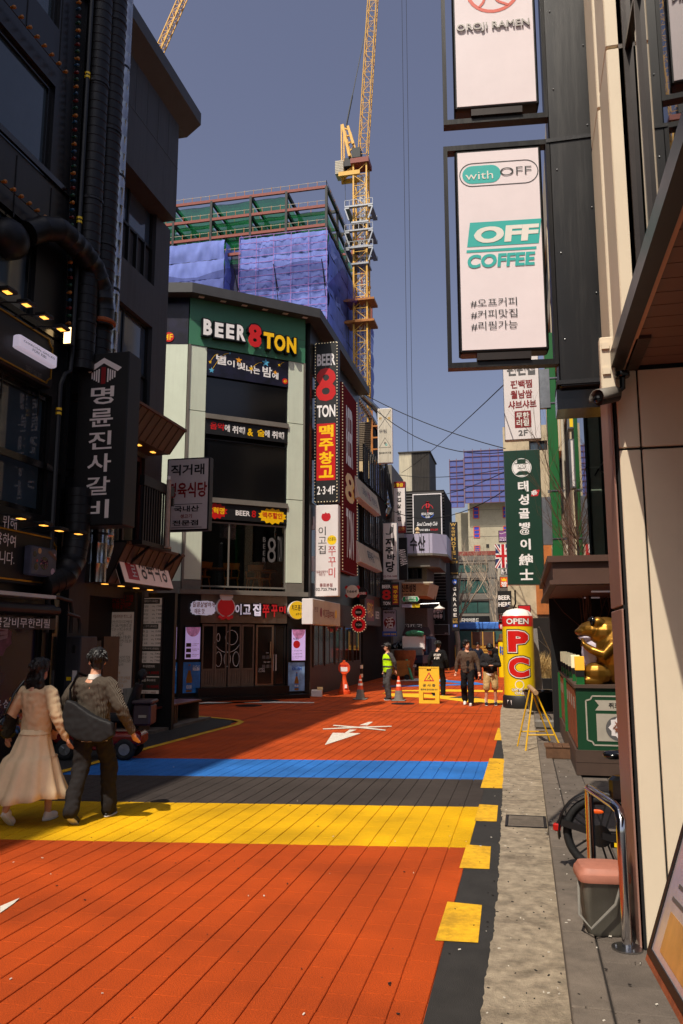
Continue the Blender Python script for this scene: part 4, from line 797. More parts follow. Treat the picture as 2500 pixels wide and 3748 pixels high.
x,y=(-3.416,22.916);manhole(x,y,.33,'round iron manhole cover on the red paving near the yellow warning sign')
x,y=(-7.452,21.326);manhole(x,y,.36,'round iron manhole cover on shaded red paving before the octopus restaurant')
x,y=(-7.451,23.144);manhole(x,y,.3,'round iron manhole cover closest to the octopus restaurant step')
q=MB();xs=[(-.27,1),(-.27,4.2),(-.25,6),(-.3,9),(-.37,12.9),(-.55,17),(-.66,21.4),(-.75,40)]
yy=1.0;pts=[]
def gx(y):
 for(xa,ya),(xb,yb) in zip(xs[:-1],xs[1:]):
  if ya<=y<=yb:return xa+(xb-xa)*(y-ya)/(yb-ya)
 return xs[-1][0]
while yy<30:pts.append((gx(yy)+rng.uniform(-.006,.006)+.014*mnoise.noise(Vector((yy*4,0,0))),yy));yy+=.04 if yy<10 else .25
for a,b in zip(pts[:-1],pts[1:]):q.quad((a[0],a[1],.005),(.16,a[1],.005),(.16,b[1],.005),(b[0],b[1],.005))
struct(q,'concrete_gutter',M.conc_gutter)
q=MB();q.quad((-.53,1,.0),(.2,1,.0),(.2,60,.0),(-.6,60,.0));struct(q,'asphalt_strip',M.asphalt_dark)
sw=thing('sidewalk','','',(0,0,0));del sw['label'];del sw['category'];sw['kind']='structure'
add_box((.17,1,-.01,3.2,60,.072),'pavement_bed',M.joint,sw)
def slab(nm,m,x0,y0,x1,y1,z,proto={}):
 w,l=round(x1-x0,3),round(y1-y0,3);k=(nm,w,l)
 if k not in proto:
  b=MB();b.cbox(-w/2,-l/2,-.1,w/2,l/2,0,.006);o=b.make(nm,m,sw);proto[k]=o
 else:o=proto[k].copy();C.objects.link(o);o.parent=sw
 o.location=((x0+x1)/2,(y0+y1)/2,z+rng.uniform(-.002,.002));o.rotation_euler=(rng.uniform(-.003,.003),rng.uniform(-.003,.003),0)
yy=1.2
while yy<24:slab('kerb_block',M.kerb_stone,.155,yy+.004,.335,yy+.996,.1);yy+=1.0
yy=1.5
while yy<16:
 x=.345
 lim=3.0 if yy<5.2 else (1.7 if yy<10.8 else .62)
 while x<lim:
  slab('paving_tile',M.tile_stone,x+.003,yy+.003,x+.297,yy+.297,.092);x+=.3
 yy+=.3
while yy<30:
 slab('paving_tile',M.tile_stone,.35,yy+.003,.65,yy+.597,.092);yy+=.6
dr=thing('drain_grate','long steel drain grate set across the concrete gutter','drain',(-.05,8.53,.006))
q=MB();q.box(-.2,-.26,0,.2,-.24,.008);q.box(-.2,.24,0,.2,.26,.008);q.box(-.2,-.26,0,-.18,.26,.008);q.box(.18,-.26,0,.2,.26,.008);q.make('frame',M.dark_metal,dr)
add_box((-.18,-.24,-.001,.18,.24,.001),'pit',M.matt_black,dr)
b0=MB();b0 .box(-.17,-.011,0,.17,.011,.007);bo=b0 .make('slat',M.kerb_stone,dr);bo.location=(0,-.215,0)
for i in range(1,12):
 o=bo.copy();C.objects.link(o);o.parent=dr;o.location=(0,-.215+i*.039,0)
q=MB()
for i in range(420):
 y=3.2+rng.random()**1.6*12;x=rng.choice((rng.uniform(-5,-.5),rng.uniform(-.55,.5),rng.uniform(-.3,.2),rng.uniform(.15,.56)));z=.1 if x>.17 else .006;r=rng.uniform(.003,.009);a=rng.uniform(0,6)
 q.bar((x,y,z),(x+r*2*math.cos(a),y+r*2*math.sin(a),z+.002),r,.004,0 if i%3 else 1)
q.make('litter',[M.joint,M.line_white],None,kind='stuff')
def fwall(parent,name,m,x0,z0,x1,z1,holes=(),th=.25,y=0.0,proud=0):
 mb=MB();xs=sorted({x0,x1,*[h[0] for h in holes],*[h[2] for h in holes]});xs=[x for x in xs if x0<=x<=x1]
 for a,b in zip(xs[:-1],xs[1:]):
  hh=sorted((max(h[1],z0),min(h[3],z1)) for h in holes if h[0]<=a+1e-6 and h[2]>=b-1e-6)
  z=z0
  for h in hh:
   if h[0]>z:mb.box(a,y,z,b,y+th,h[0])
   z=max(z,h[1])
  if z<z1:mb.box(a,y,z,b,y+th,z1)
 return mb.make(name,m,parent)
def fwin(parent,x0,z0,x1,z1,nx=1,nz=1,fw=.06,fm=None,gm=None,y=.1,d=.07,name='window',pname='pane',zs=None,xs=None):
 fm=fm or M.dark_metal;gm=gm or M.glass_dark
 f=MB();f.box(x0,y,z0,x0+fw,y+d,z1);f.box(x1-fw,y,z0,x1,y+d,z1)
 f.box(x0+fw,y,z1-fw,x1-fw,y+d,z1);f.box(x0+fw,y,z0,x1-fw,y+d,z0+fw)
 xs=xs or [x0+(x1-x0)*i/nx for i in range(1,nx)];zs=zs or [z0+(z1-z0)*i/nz for i in range(1,nz)]
 for x in xs:f.box(x-fw*.45,y+.004,z0+fw,x+fw*.45,y+d-.004,z1-fw)
 for z in zs:f.box(x0+fw,y+.008,z-fw*.45,x1-fw,y+d-.008,z+fw*.45)
 o=f.make(name,fm,parent)
 gx=[x0+fw]+list(xs)+[x1-fw];gz=[z0+fw]+list(zs)+[z1-fw]
 for a,b in zip(gx[:-1],gx[1:]):
  for c,e in zip(gz[:-1],gz[1:]):
   p=MB();t=rng.uniform(-.004,.004);t2=rng.uniform(-.004,.004)
   p.add([(a,y+d*.5+t,c),(b,y+d*.5-t,c),(b,y+d*.5-t+t2,e),(a,y+d*.5+t+t2,e),(a,y+d*.5+t+.006,c),(b,y+d*.5-t+.006,c),(b,y+d*.5-t+t2+.006,e),(a,y+d*.5+t+t2+.006,e)],[(0,1,2,3),(7,6,5,4),(0,4,5,1),(1,5,6,2),(2,6,7,3),(3,7,4,0)]);p.make(pname,gm,o)
 return o
def glass_clear():
 m=bpy.data.materials.new('glass_clear');m.use_nodes=True;n=m.node_tree.nodes;l=m.node_tree.links;n.clear()
 o=n.new('ShaderNodeOutputMaterial');mx=n.new('ShaderNodeMixShader');t=n.new('ShaderNodeBsdfTransparent');g=n.new('ShaderNodeBsdfGlossy')
 g.inputs['Roughness'].default_value=.02;t.inputs['Color'].default_value=(.86,.88,.86,1);f=n.new('ShaderNodeFresnel');f.inputs['IOR'].default_value=1.6
 l.new(f.outputs[0],mx.inputs[0]);l.new(t.outputs[0],mx.inputs[1]);l.new(g.outputs[0],mx.inputs[2]);l.new(mx.outputs[0],o.inputs[0]);return m
M['glass_clear']=glass_clear()
def duct(parent,name,pts,r,m,rib=.12,n=16,smooth=True):
 P=[Vector(p) for p in pts];out=[];rs=[]
 for a,b in zip(P[:-1],P[1:]):
  L=(b-a).length;k=max(1,int(L/rib))
  for i in range(k):
   for t,q in ((i/k,1.0),((i+.86)/k,1.0),((i+.9)/k,1.045),((i+.96)/k,1.045)):
    out.append(a+(b-a)*t);rs.append(r*q)
 out.append(P[-1]);rs.append(r)
 mb=MB();mb.tube(out,rs,n);o=mb.make(name,m,parent);return auto(o,50)
def arc(c,r,a0,a1,n,plane='xz'):
 o=[]
 for i in range(n+1):
  t=R(a0+(a1-a0)*i/n);u,v=r*math.cos(t),r*math.sin(t)
  o.append({'xz':(c[0]+u,c[1],c[2]+v),'yz':(c[0],c[1]+u,c[2]+v),'xy':(c[0]+u,c[1]+v,c[2])}[plane])
 return o
L1=thing('restaurant_building','black panelled restaurant building with large windows and colored bulb strings, far left','building',(-7.2,0,0),90)
wz=[((10.581,9.057)[1],(10.409,10.768)[1]),((10.487,11.818)[1],(10.487,11.818)[1]+2.4),((10.552,6.219)[1],(10.357,8.128)[1]-.05),((10.918,3.687)[1],(10.724,5.609)[1])]
xr=(10.499,9.87)[0];xr0=(10.918,3.687)[0]
holes=[]
for i,(a,b) in enumerate(wz):
 xe=xr if i<2 else ((10.285,7.408)[0] if i==2 else xr0)
 for k in range(4):holes.append((xe-2.3-k*3.1,a,xe-k*3.1,b))
bz=(11.135,0.49)[1];tz=(10.961,2.192)[1];px1=(11.026,1.553)[0]
for k in range(4):holes.append((px1-2.6-k*3.1,bz,px1-k*3.1,tz))
fwall(L1,'wall',M.black_panel,-8,0,11.45,17,holes,th=.3)
q=MB();q.box(-8,.3,0,11.4,7,16.9);q.box(-8,.299,0,11.3,.31,16.9);q.make('building_block',M.matt_black,L1)
mm('room_dark',(70,62,54),.9,var=.25,vs=1.3)
for h in holes[:16]:fwin(L1,*h,fw=.09,y=.06,d=.1,fm=M.gloss_black,gm=M.glass_blue)
q=MB()
for z in (6.55,9.1,13.0,4.4):
 q.box(-8,-.05,z,11.45,0,z+.1)
for x in (11.2,8.4,5.2):q.box(x,-.06,0,x+.12,-.0,17)
q.make('trim',M.gloss_black,L1)
q=MB()
for x in [11.45-.9*i for i in range(1,12)]:
 for a,b in ((5.2,6.5),(8.0,9.0),(11.2,12.9)):q.box(x,-.012,a,x+.02,0,b)
q.make('panel_batten',M.black,L1)
mm('poster_navy',(30,28,52),.25,var=.5,vs=1.6);mm('meat',(120,72,96),.5,var=.5,vs=9);mm('meat_fat',(170,150,165),.5,var=.3,vs=9)
mm('awn',(190,186,180),.6,var=.1)
for k,h in enumerate(holes[16:]):
 o=fwin(L1,*h,fw=.05,y=.05,d=.06,gm=M.poster_navy,name='window',pname='poster')
 if k>1:continue
 x0,z0,x1,z1=h;w,hh=x1-x0,z1-z0
 for cx,cz,s in ((.62,.78,.3),(.18,.5,.26),(.12,.3,.2)):
  q=MB();c=(x0+cx*w,z0+cz*hh)
  q.poly([(c[0]+s*1.1*math.cos(t*.35)*(1+.15*math.sin(t*2.3)),.074,c[1]+s*.85*math.sin(t*.35)*(1+.12*math.cos(t*1.7))) for t in range(18)]);q.make('printed_meat',M.meat,o)
  q=MB()
  for j in range(3):
   q.add([(c[0]-s+.1*j,.0735,c[1]-.1+.12*j),(c[0]+s*.8,.0735,c[1]+.05*j),(c[0]+s*.85,.0735,c[1]+.05+.05*j),(c[0]-s+.1*j,.0735,c[1]-.04+.12*j)],[(0,1,2,3)])
  q.make('printed_fat',M.meat_fat,o)
 txt('통삼겹살',o,x0+.62*w,z0+.2*hh,x0+.98*w,z0+.27*hh,.074,M.sign_white)
 txt('고소한 육즙과 부드러운\n식감을 가진',o,x0+.5*w,z0+.1*hh,x0+.98*w,z0+.17*hh,.074,M.ink_grey)
 txt('(치렉)',o,x0+.02*w,z0+.68*hh,x0+.25*w,z0+.74*hh,.074,M.sign_white)
 txt('신선한 목살 고소하고 매력적인\n부위입니다',o,x0+.02*w,z0+.58*hh,x0+.4*w,z0+.65*hh,.074,M.ink_grey)
cols={'amber':(150,92,30),'blue':(14,56,84),'red':(84,14,14),'green':(16,56,40)}
for k,c in cols.items():mm('bulb_'+k,c,.35,var=0,emit=.01)
def bulb_string(lab,pts,seq,rz,off=(0,-1,0),r=.035):
 s=thing('bulb_string',lab,'string lights',pts[0],rz,'bulb strings on the black facade')
 base=Vector(pts[0]);Mi=Matrix.Rotation(R(-rz),3,'Z')
 loc=[Mi@(Vector(p)-base) for p in pts]
 q=MB();q.tube(loc,.008,5);q.make('cord',M.rubber,s)
 protos={}
 for i,p in enumerate(loc):
  k=seq[i%len(seq)]
  if k not in protos:
   b=MB();b.lathe([(.012,.0),(.018,.012),(.02,.03),(.026,.045),(.032,.065),(.026,.085),(.01,.095)],n=10);ob=b.make('bulb',M['bulb_'+k],s,smooth=True);protos[k]=ob
  else:ob=protos[k].copy();C.objects.link(ob);ob.parent=s
  ob.location=p;ob.rotation_euler=(R(90),0,R(rng.uniform(-8,8)))
 return s
for lab,u0,v0,u1,v1,n in (('row of amber bulbs above the top large window',0,0,234,264,15),('row of amber bulbs above the second large window',0,660,210,842,14)):
 a=(10.555,11.06) if v0==0 else (10.638,8.302)
 bulb_string(lab,[(-7.12,a[0]-.2*i,a[1]) for i in range(n+12)],['amber'],90)
vb=(10.817,12.582);vb2=(11.064,6.629)
bulb_string('vertical string of amber blue red and green bulbs on the building corner',[(-7.12,vb[0]+(vb2[0]-vb[0])*i/46+.0,vb[1]+(vb2[1]-vb[1])*i/46) for i in range(47)],['amber','blue','red','green'],90)
px=(11.669,8.547)[0]
def vpipe(lab,u,v,r,m,z0,z1,x=-7.0,rib=.16,name='ventilation_duct',cat='duct',grp=None):
 yy=X_at(x,u,v)
 t=thing(name,lab,cat,(x,yy,z0),0,grp)
 duct(t,'pipe',[(0,0,0),(0,0,z1-z0)],r,m,rib=rib)
 zz=.8
 while zz<z1-z0:q=MB();q.box(-.4,-.02,zz,-r,.02,zz+.04);q.lathe([(r*1.08,zz),(r*1.08,zz+.04)],n=16);q.make('bracket',M.dark_metal,t);zz+=2.2
 return t
def X_at(x,u,v):return {335:(11.415,8.413)[0],375:(11.878,8.648)[0],424:(12.22,8.822)[0],438:(12.384,8.905)[0],262:(11.142,8.279)[0]}[u]
mm('duct_black',(20,20,23),.45,.4,var=.3,vs=3,streak=.3)
mm('duct_steel',(165,166,170),.22,1.0,var=.18,vs=5)
vpipe('thick black spiral duct beside the bulb string',335,900,.19,M.duct_black,6.2,17.5)
vpipe('thick black spiral duct next to the shiny steel ducts',375,900,.21,M.duct_black,5.6,17.5)
vpipe('shiny steel spiral duct between black duct and grey building',424,900,.14,M.duct_steel,2.75,17.5,rib=.34)
vpipe('slimmer shiny steel duct against the grey building',438,900,.07,M.duct_steel,5.0,17.5,rib=.3)
t=thing('drain_pipe','thin dark drain pipe with yellow tape bands running down the black facade','pipe',(-7.05,X_at(0,262,0)-.25,1.9))
q=MB();q.tube([(0,0,0),(0,0,3.9),(0,.1,4.1),(0,.25,4.2),(0,.28,4.5),(0,.28,12.5)],.04,8);auto(q.make('pipe',M.black,t))
q=MB()
for z in (.75,.83,3.4,3.47,6.8,6.87,9.5,9.57):q.lathe([(.046,z),(.046,z+.04)],c=(0,.28 if z>4.4 else 0,0),n=8)
q.make('tape_band',M.ink_yellow,t)
e=(10.645,8.15);e2=(11.798,8.29)
t=thing('elbow_duct','large black ribbed elbow duct bending out over the lit sign','duct',(-6.9,e[0],e[1]))
dy=e2[0]-e[0];pts=[(-.2,-.75,-.3),(-.1,-.5,-.1),(0,-.25,.0),(0,0,0),(0,.35*dy,-.03),(0,.68*dy,-.14),(0,.92*dy,-.4),(0,dy,-.75),(0,dy,-1.05)]
duct(t,'pipe',pts,.19,M.duct_black,rib=.17)
q=MB();q.lathe([(.2,-1.02),(.23,-1.0),(.23,-.96),(.2,-.93)],c=(0,dy,0),n=18);q.make('collar',M.rust,t)
q=MB();q.sph((-.35,-1.0,-.5),(.3,.35,.3),14);auto(q.make('fan_housing',M.duct_black,t))
yb=X_at(0,335,0)
t=thing('elbow_duct','black ribbed elbow duct at the foot of the corner, below the food picture sign','duct',(-6.95,yb,2.0))
duct(t,'pipe',[(0,.02,2.2),(0,.02,1.35),(0,-.05,1.05),(0,-.3,.75),(-.1,-.7,.6)],.2,M.duct_black,rib=.14)
t=thing('copper_duct','dented steel duct end behind the shiny steel pipe','duct',(-7.05,X_at(0,424,0)+.2,2.8))
duct(t,'pipe',[(0,0,2.2),(0,.02,1.1),(0,.05,.6),(-.1,.05,.25)],.17,M.duct_steel,rib=.14)
def fascia(lab,rx,z0,z1,texts,fy=0):
 x0,x1=rx;w,h=x1-x0,z1-z0
 r=thing('fascia_sign',lab,'sign',(-7.2,(x0+x1)/2,z0),90)
 add_cbox((-w/2,-.16,0,w/2,0,h,.015),'casing',M.black,r)
 q=MB();c=.1;b=.045
 P_=[(-w/2+b+c,b),(w/2-b-c,b),(w/2-b-c,b+.03),(w/2-b-.03,b+c),(w/2-b,b+c),(w/2-b,h-b-c),(w/2-b-.03,h-b-c),(w/2-b-c,h-b-.03),(w/2-b-c,h-b),(-w/2+b+c,h-b)]
 for a_,b_ in zip(P_[:-1],P_[1:]):q.bar((a_[0],-.165,a_[1]),(b_[0],-.165,b_[1]),.02,.022)
 q.make('gold_trim',M.gold,r);return r,w,h
mm('gold_trim_lit',(200,150,60),.3,.8,var=.1)
s1=((10.644,6.441),(10.656,5.647))
r,w,h=fascia('black fascia sign with gold border and lit white CHARCOAL-GRILLED PORK RIBS plate',(s1[0][0]-5.2,s1[0][0]),s1[1][1],s1[0][1],())
mm('plate_lit',(214,206,226),.4,var=.02,emit=.42)
pA=(9.602,6.141);pB=(10.55,5.932);pT=(10.545,6.133)
cx=(s1[0][0]-5.2+s1[0][0])/2
add_cbox((pA[0]-cx,-.3,pB[1]-s1[1][1],pB[0]-cx,-.17,pT[1]-s1[1][1],.02),'name_plate',M.plate_lit,r)
zt=pT[1]-s1[1][1];zb=pB[1]-s1[1][1]
txt('CHARCOAL-GRILLED',r,pA[0]-cx+.08,zb+(zt-zb)*.55,pB[0]-cx-.08,zt-.06,-.304,M.ink_black)
txt('PORK RIBS',r,pA[0]-cx+.3,zb+.05,pB[0]-cx-.3,zb+(zt-zb)*.45,-.304,M.ink_black)
txt('가맹문의 1566-3607',r,pA[0]-cx+.35,zb-.28,pB[0]-cx-.2,zb-.12,-.17,M.ink_grey)
s2=((11.049,3.373),(11.074,2.593))
r,w,h=fascia('black gold bordered sign with meat dishes picture above the rolled awning',(s2[0][0]-5.2,s2[0][0]),s2[1][1],s2[0][1],())
cx=s2[0][0]-2.6
pA=(10.186,3.269);pB=(10.961,2.719)
mm('food_bg',(44,44,58),.35,var=.4,vs=5,emit=.12)
z0=pB[1]-s2[1][1];z1=pA[1]-s2[1][1]-.12;x0=pA[0]-cx;x1=pB[0]-cx-.12
add_cbox((x0,-.3,z0,x1,-.17,z1,.02),'picture_box',M.food_bg,r)
for fx,fz,rr,mk in ((.5,.45,.23,'gloss_black'),(.5,.45,.2,'wood_dark'),(.2,.3,.12,'gloss_black'),(.2,.3,.1,'meat'),(.12,.72,.1,'gloss_black'),(.12,.72,.07,'wood_light'),(.3,.85,.1,'wood_light'),(.85,.2,.12,'meat_fat'),(.22,.5,.04,'ink_red'),(.88,.78,.06,'meat_fat')):
 q=MB();q.disc((x0+fx*(x1-x0),-.302-rr*.004,z0+fz*(z1-z0)),rr*(z1-z0),'y',16,t=.001);q.make('printed_dish',M[mk],r)
q=MB()
for j in range(7):q.bar((x0+.48*(x1-x0)-.1+.03*j,-.306,z0+.4*(z1-z0)+.05*math.sin(j)),(x0+.48*(x1-x0)+.1*math.cos(j*2),-.306,z0+.55*(z1-z0)),.002,.022)
q.make('printed_meat',M.meat,r)
q=MB();q.add([(x0+.6*(x1-x0),-.304,z0+.85*(z1-z0)),(x0+.95*(x1-x0),-.304,z0+.6*(z1-z0)),(x0+.98*(x1-x0),-.304,z0+.68*(z1-z0)),(x0+.7*(x1-x0),-.304,z0+.93*(z1-z0))],[(0,1,2,3)]);q.make('printed_board',M.wood_brown,r)
ex=(9.983,3.106)[0]-cx
for j,s_ in enumerate(('최상의 품질을 위해','좋은 고기를 사용하여','정성스럽게 드립니다.')):
 txt(s_,r,ex-1.5,z0+.62-.25*j,ex,z0+.8-.25*j,-.17,M.sign_white)
def arm_lamp(lab,y,z,tilt=0):
 t=thing('arm_lamp',lab,'lamp',(-7.2,y,z),90,'picture lamps on arms over the fascia signs')
 q=MB();q.tube([(0,.0,.02),(0,-.3,.06),(0,-.62,.02)],.012,6);q.make('arm',M.dark_metal,t)
 add_cbox((-.11,-.74,-.02,.11,-.56,.03,.01),'lamp_head',M.dark_metal,t)
 add_box((-.055,-.69,-.026,.055,-.61,-.02),'lens',M.lamp_on,t)
 return t
for i,(u,v) in enumerate(((25,1065),(95,1112),(160,1158),(222,1202))):
 p=[(8.779,6.379),(9.202,6.38),(9.625,6.371),(10.059,6.361)][i]
 arm_lamp(('leftmost','second','third','fourth')[i]+' arm lamp from the left above the pork ribs sign',p[0],p[1]-.0)
for i in range(4):
 p=[(9.386,3.423),(9.913,3.405),(10.305,3.379),(10.819,3.398)][i]
 arm_lamp(('leftmost','second','third','fourth')[i]+' arm lamp from the left above the food picture sign',p[0],p[1])
p=(10.939,6.619)
t=thing('wall_lamp','glowing square floodlight on the corner beside the bulb string','lamp',(-7.0,p[0],p[1]),0)
add_cbox((-.08,-.02,-.17,.1,.05,.17,.01),'housing',M.dark_metal,t)
add_box((-.05,-.028,-.13,.07,-.02,.13),'lens',mat('lamp_white',(255,214,150),.3,emit=4,var=0),t)
q=MB();q.bar((-.3,.02,0),(-.05,.02,0),.02);q.make('arm',M.dark_metal,t)
p=(10.64,2.34)
t=thing('rolled_awning','rolled grey awning cassette with white Korean lettering over the poster window','awning',(-7.2,p[0]-2.6,p[1]-.3),90)
add_box((-2.6,-.45,.35,2.6,0,.40),'cover_plate',M.awn,t)
q=MB();q.tube([(-2.6,-.35,.18),(2.65,-.35,.18)],.09,12);q.tube([(2.65,-.35,.18),(2.8,-.35,.18)],.07,10);q.make('roller',M.dark_metal,t)
add_box((-2.6,-.46,-.1,2.6,-.42,.06),'valance',M.black,t)
txt('숯불갈비무한리필',t,1.0,-.08,2.45,.05,-.463,M.sign_white)
p=(11.512,0.976);p2=(11.758,1.896)
t=thing('electric_cabinet','dark grey electric cabinet with stickers on the wall below the corner duct','cabinet',(-7.0,p[0]+.1,p[1]-.05),0)
h=p2[1]-p[1];mm('cab',(60,60,66),.5,.2,var=.2,streak=.3)
add_cbox((-.15,0,0,.12,.5,h,.012),'cabinet_body',M.cab,t)
add_box((-.13,-.012,.04,.1,0,h-.04),'door',M.cab,t)
add_cbox((-.02,-.03,h*.72,.05,-.012,h*.85,.01),'lock',M.black,t)
add_box((.0,-.0145,h*.12,.08,-.013,h*.42),'notice',M.sign_white,t)
add_box((-.1,-.0145,h*.25,-.02,-.013,h*.31),'warning_sticker',M.ink_yellow,t)
for i,u in enumerate((0,)):
 t=thing('wall_pipe','pair of dark gas pipes leading into the electric cabinet','pipe',(-6.98,p[0]-.05,p2[1]+.0),0)
 q=MB();q.tube([(0,0,0),(0,0,.35),(0,-.06,.5),(0,-.5,.55)],.035,8);q.tube([(.15,0,0),(.15,0,.15),(.15,-.05,.25),(.15,-.4,.3)],.03,8);auto(q.make('pipe',M.black,t))
mm('plank_pale',(150,116,92),.7,var=.25,vs=6,bump=.2,dirt=.3)
t=thing('slatted_crate','pale wooden slatted crate stack behind the man in the sweater','crate',(-7.42,12.7,.9),0)
q=MB();q.box(-.3,.0,-.9,-.25,.5,.95);q.box(.28,.0,-.9,.33,.5,.95);q.box(-.3,.5,-.9,.33,.55,.95);q.make('frame',M.wood_dark,t)
for i in range(7):
 q=MB();z=-.75+.24*i;q.add([(-.25,.02,z),(.28,-.03,z+.03),(.28,.0,z+.19),(-.25,.05,z+.16),(-.25,.1,z),(.28,.08,z+.03),(.28,.1,z+.19),(-.25,.12,z+.16)],[(0,1,2,3),(7,6,5,4),(0,4,5,1),(1,5,6,2),(2,6,7,3),(3,7,4,0)])
 q.make('slat',M.plank_pale,t)
GX_=-7.6
mm('grey_wall',(56,56,60),.6,var=.1,vs=1.2,streak=.3,bump=.05)
mm('zinc',(74,68,64),.55,.0,var=.15,vs=2,streak=.25)
mm('maroon_frame',(64,26,22),.5,var=.2)
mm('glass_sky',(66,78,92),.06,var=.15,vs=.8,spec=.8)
L2=thing('grey_building','plain grey building with sliding windows and sloped eaves beside the black restaurant','building',(GX_,0,0),90)
yE=(15.694,11.256)[0];zU=(15.694,11.256)[1];zT=(15.602,13.79)[1]
yS=13.1
yW=(16.068,10.866)[0]
add_box((yS-.5,-.15,zU,yE,.3,zT+.3),'upper_wall',M.grey_wall,L2)
q=MB()
for k in range(1,5):q.box(yS+(yE-yS)*k/5-.006,-.155,zU+1.3,yS+(yE-yS)*k/5+.006,-.15,zT)
q.box(yS-.5,-.156,zU+1.28,yE,-.15,zU+1.3);q.make('panel_joint',M.grey_trim,L2)
ez=(15.225,13.794)[1]
q=MB();q.prism([(-.15,zT-.15),(-.5,zT+.12),(-.5,zT+.42),(6,zT+.42),(6,zT-.15)],yS-.6,yE+.45,'x');q.make('roof_eave',M.grey_trim,L2)
hl=[]
wA=((13.643,11.431)[0],(15.328,9.504)[1]-.7,(15.25,10.449)[0]+.0,(15.177,11.327)[1])
zA1=(15.138,11.469)[1];zA0=(15.226,10.405)[1];zA00=(15.299,9.536)[1]
zB1=(15.378,8.581)[1];zB0=(15.345,7.38)[1];zB00=(15.465,6.738)[1]
xa,xb=yS+.1,(15.354,9.851)[0]
fwall(L2,'wall',M.grey_wall,yS-.5,0,yW,zU,[(xa,zA00,xb,zA1),(xa,zB00,xb,zB1),(yS+.1,3.6,xb-.1,5.6),(yS+.2,.1,xb+.2,2.6)],th=.3,y=.15)
for(a,b,c) in ((zA00,zA0,zA1),(zB00,zB0,zB1)):
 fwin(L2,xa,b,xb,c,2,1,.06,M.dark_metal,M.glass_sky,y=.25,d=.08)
 n=6
 add_box((xa,.3,a,xb,.36,b),'spandrel',M.grey_wall,L2)
 for k in range(n+1):
  q=MB();x=xa+(xb-xa)*k/n;q.box(x-.025,.22,a,x+.025,.3,b);q.make('fin',M.black,L2)
q=MB();q.box(yS-.5,.45,0,yW-.02,7,zU);q.box(yS-.5,.3,zU,yE,7,zT);q.make('building_block',M.grey_wall,L2)
fwin(L2,yS+.1,3.6,xb-.1,5.6,3,1,.08,M.maroon_frame,M.glass_dark,y=.22,d=.08)
add_box((yS+.2,.4,.1,xb+.2,.44,2.6),'shopfront',M.matt_black,L2)
def canopy(lab,ya,yb,xt,zt,xb_,zb,n):
 t=thing('zinc_canopy',lab,'canopy',(xb_,(ya+yb)/2,zb),90)
 L=yb-ya;dx=xt-xb_;dz=zt-zb
 q=MB();q.prism([(0,0),(-dx,dz),(-dx+.08,dz+.02),(.7,dz+.02),(.7,0)],-L/2,L/2,'x');q.make('canopy_body',M.zinc,t)
 for k in range(n+1):
  x=-L/2+L*k/n;q=MB();q.prism([(-.012,0),(-dx-.012,dz),(-dx,dz+.01),(0,.01)],x-.014,x+.014,'x');q.make('seam',M.black,t)
 q=MB();q.bar((-L/2,-dx-.02,dz+.01),(L/2,-dx-.02,dz+.01),.05,.05);q.make('edge_trim',M.wood_brown,t)
 for k in range(4):
  q=MB();x=-L/2+L*(k+.5)/4;q.box(x-.06,.18,-.012,x+.06,.26,-.002);q.make('downlight',M.lamp_on,t)
 return t
cT=(15.457,6.205);cB=(15.866,5.708)
canopy('dark sloped zinc canopy with downlights under the middle windows of the grey building',yS-.2,cT[0],-6.95,cT[1],-7.3,cB[1],9)
dT=(15.562,3.521);dB=(15.841,2.813)
canopy('lower zinc canopy carrying the lit Korean butcher restaurant sign',yS+.0,dT[0],-6.95,dT[1],-7.3,dB[1],9)
s0_=(13.153,2.967);s1_=(15.216,3.018)
mm('sign_warm',(226,190,176),.4,var=.06,dirt=.15,emit=.12)
t=sign('canopy_sign','tilted lit sign reading Jongno butcher restaurant in Korean on the zinc canopy',-(s1_[0]-s0_[0])/2,0,(s1_[0]-s0_[0])/2,.78,0,rz=90,d=.1,casing=M.dark_metal,face=M.sign_warm,frame=.012,origin=(-6.98,(s0_[0]+s1_[0])/2,dB[1]+.0),shapes=(rectshape(.09,.12,.3,.9,M.ink_red),),texts=(('종',.12,.2,.21,.5,M.ink_white,.01),('로',.18,.52,.27,.82,M.ink_white,.01),('정육식당',.35,.18,.93,.85,M.wood_dark,.02)))
t.rotation_euler=(R(-20),0,R(90))
bF=(14.532,3.559);bN=(12.771,3.584)
t=thing('balcony','black steel balcony with box railings hung on the grey building','balcony',(-7.45,13.6,bN[1]),90)
L=bF[0]-13.6-.1;z=.0
add_box((-.4,-.75,-.08,L,0,0),'floor_plate',M.black,t)
add_box((-.4,-.75,1.02,.9,-.65,1.2),'rail',M.dark_metal,t);add_box((.9,-.75,.82,L,-.68,.98),'rail',M.dark_metal,t)
for k in range(12):
 x=-.35+(L+.3)*k/11;add_box((x-.015,-.735,.0,x+.015,-.705,1.02 if x<.9 else .82),'baluster',M.dark_metal,t)
q=MB();q.bar((0,-.05,-.6),(0,-.7,-.08),.05);q.bar((1.4,-.05,-.6),(1.4,-.7,-.08),.05);q.make('bracket',M.dark_metal,t)
t=thing('rusty_pole','rusty white steel pole standing at the end of the balcony','pole',(-6.68,bF[0]-.35,bN[1]-.05))
mm('rusty_white',(170,150,135),.7,var=.2,dirt=.85,vs=5)
q=MB();q.tube([(0,0,0),(0,0,1.35)],.045,10);q.box(-.07,-.07,0,.07,.07,.03);auto(q.make('pole',M.rusty_white,t))
q=MB();q.tube([(0,0,1.32),(0,0,1.42)],.03,8);q.make('cap',M.sign_white,t)
a=(-7.106,3.607,-6.173,6.507)
cc=11.5
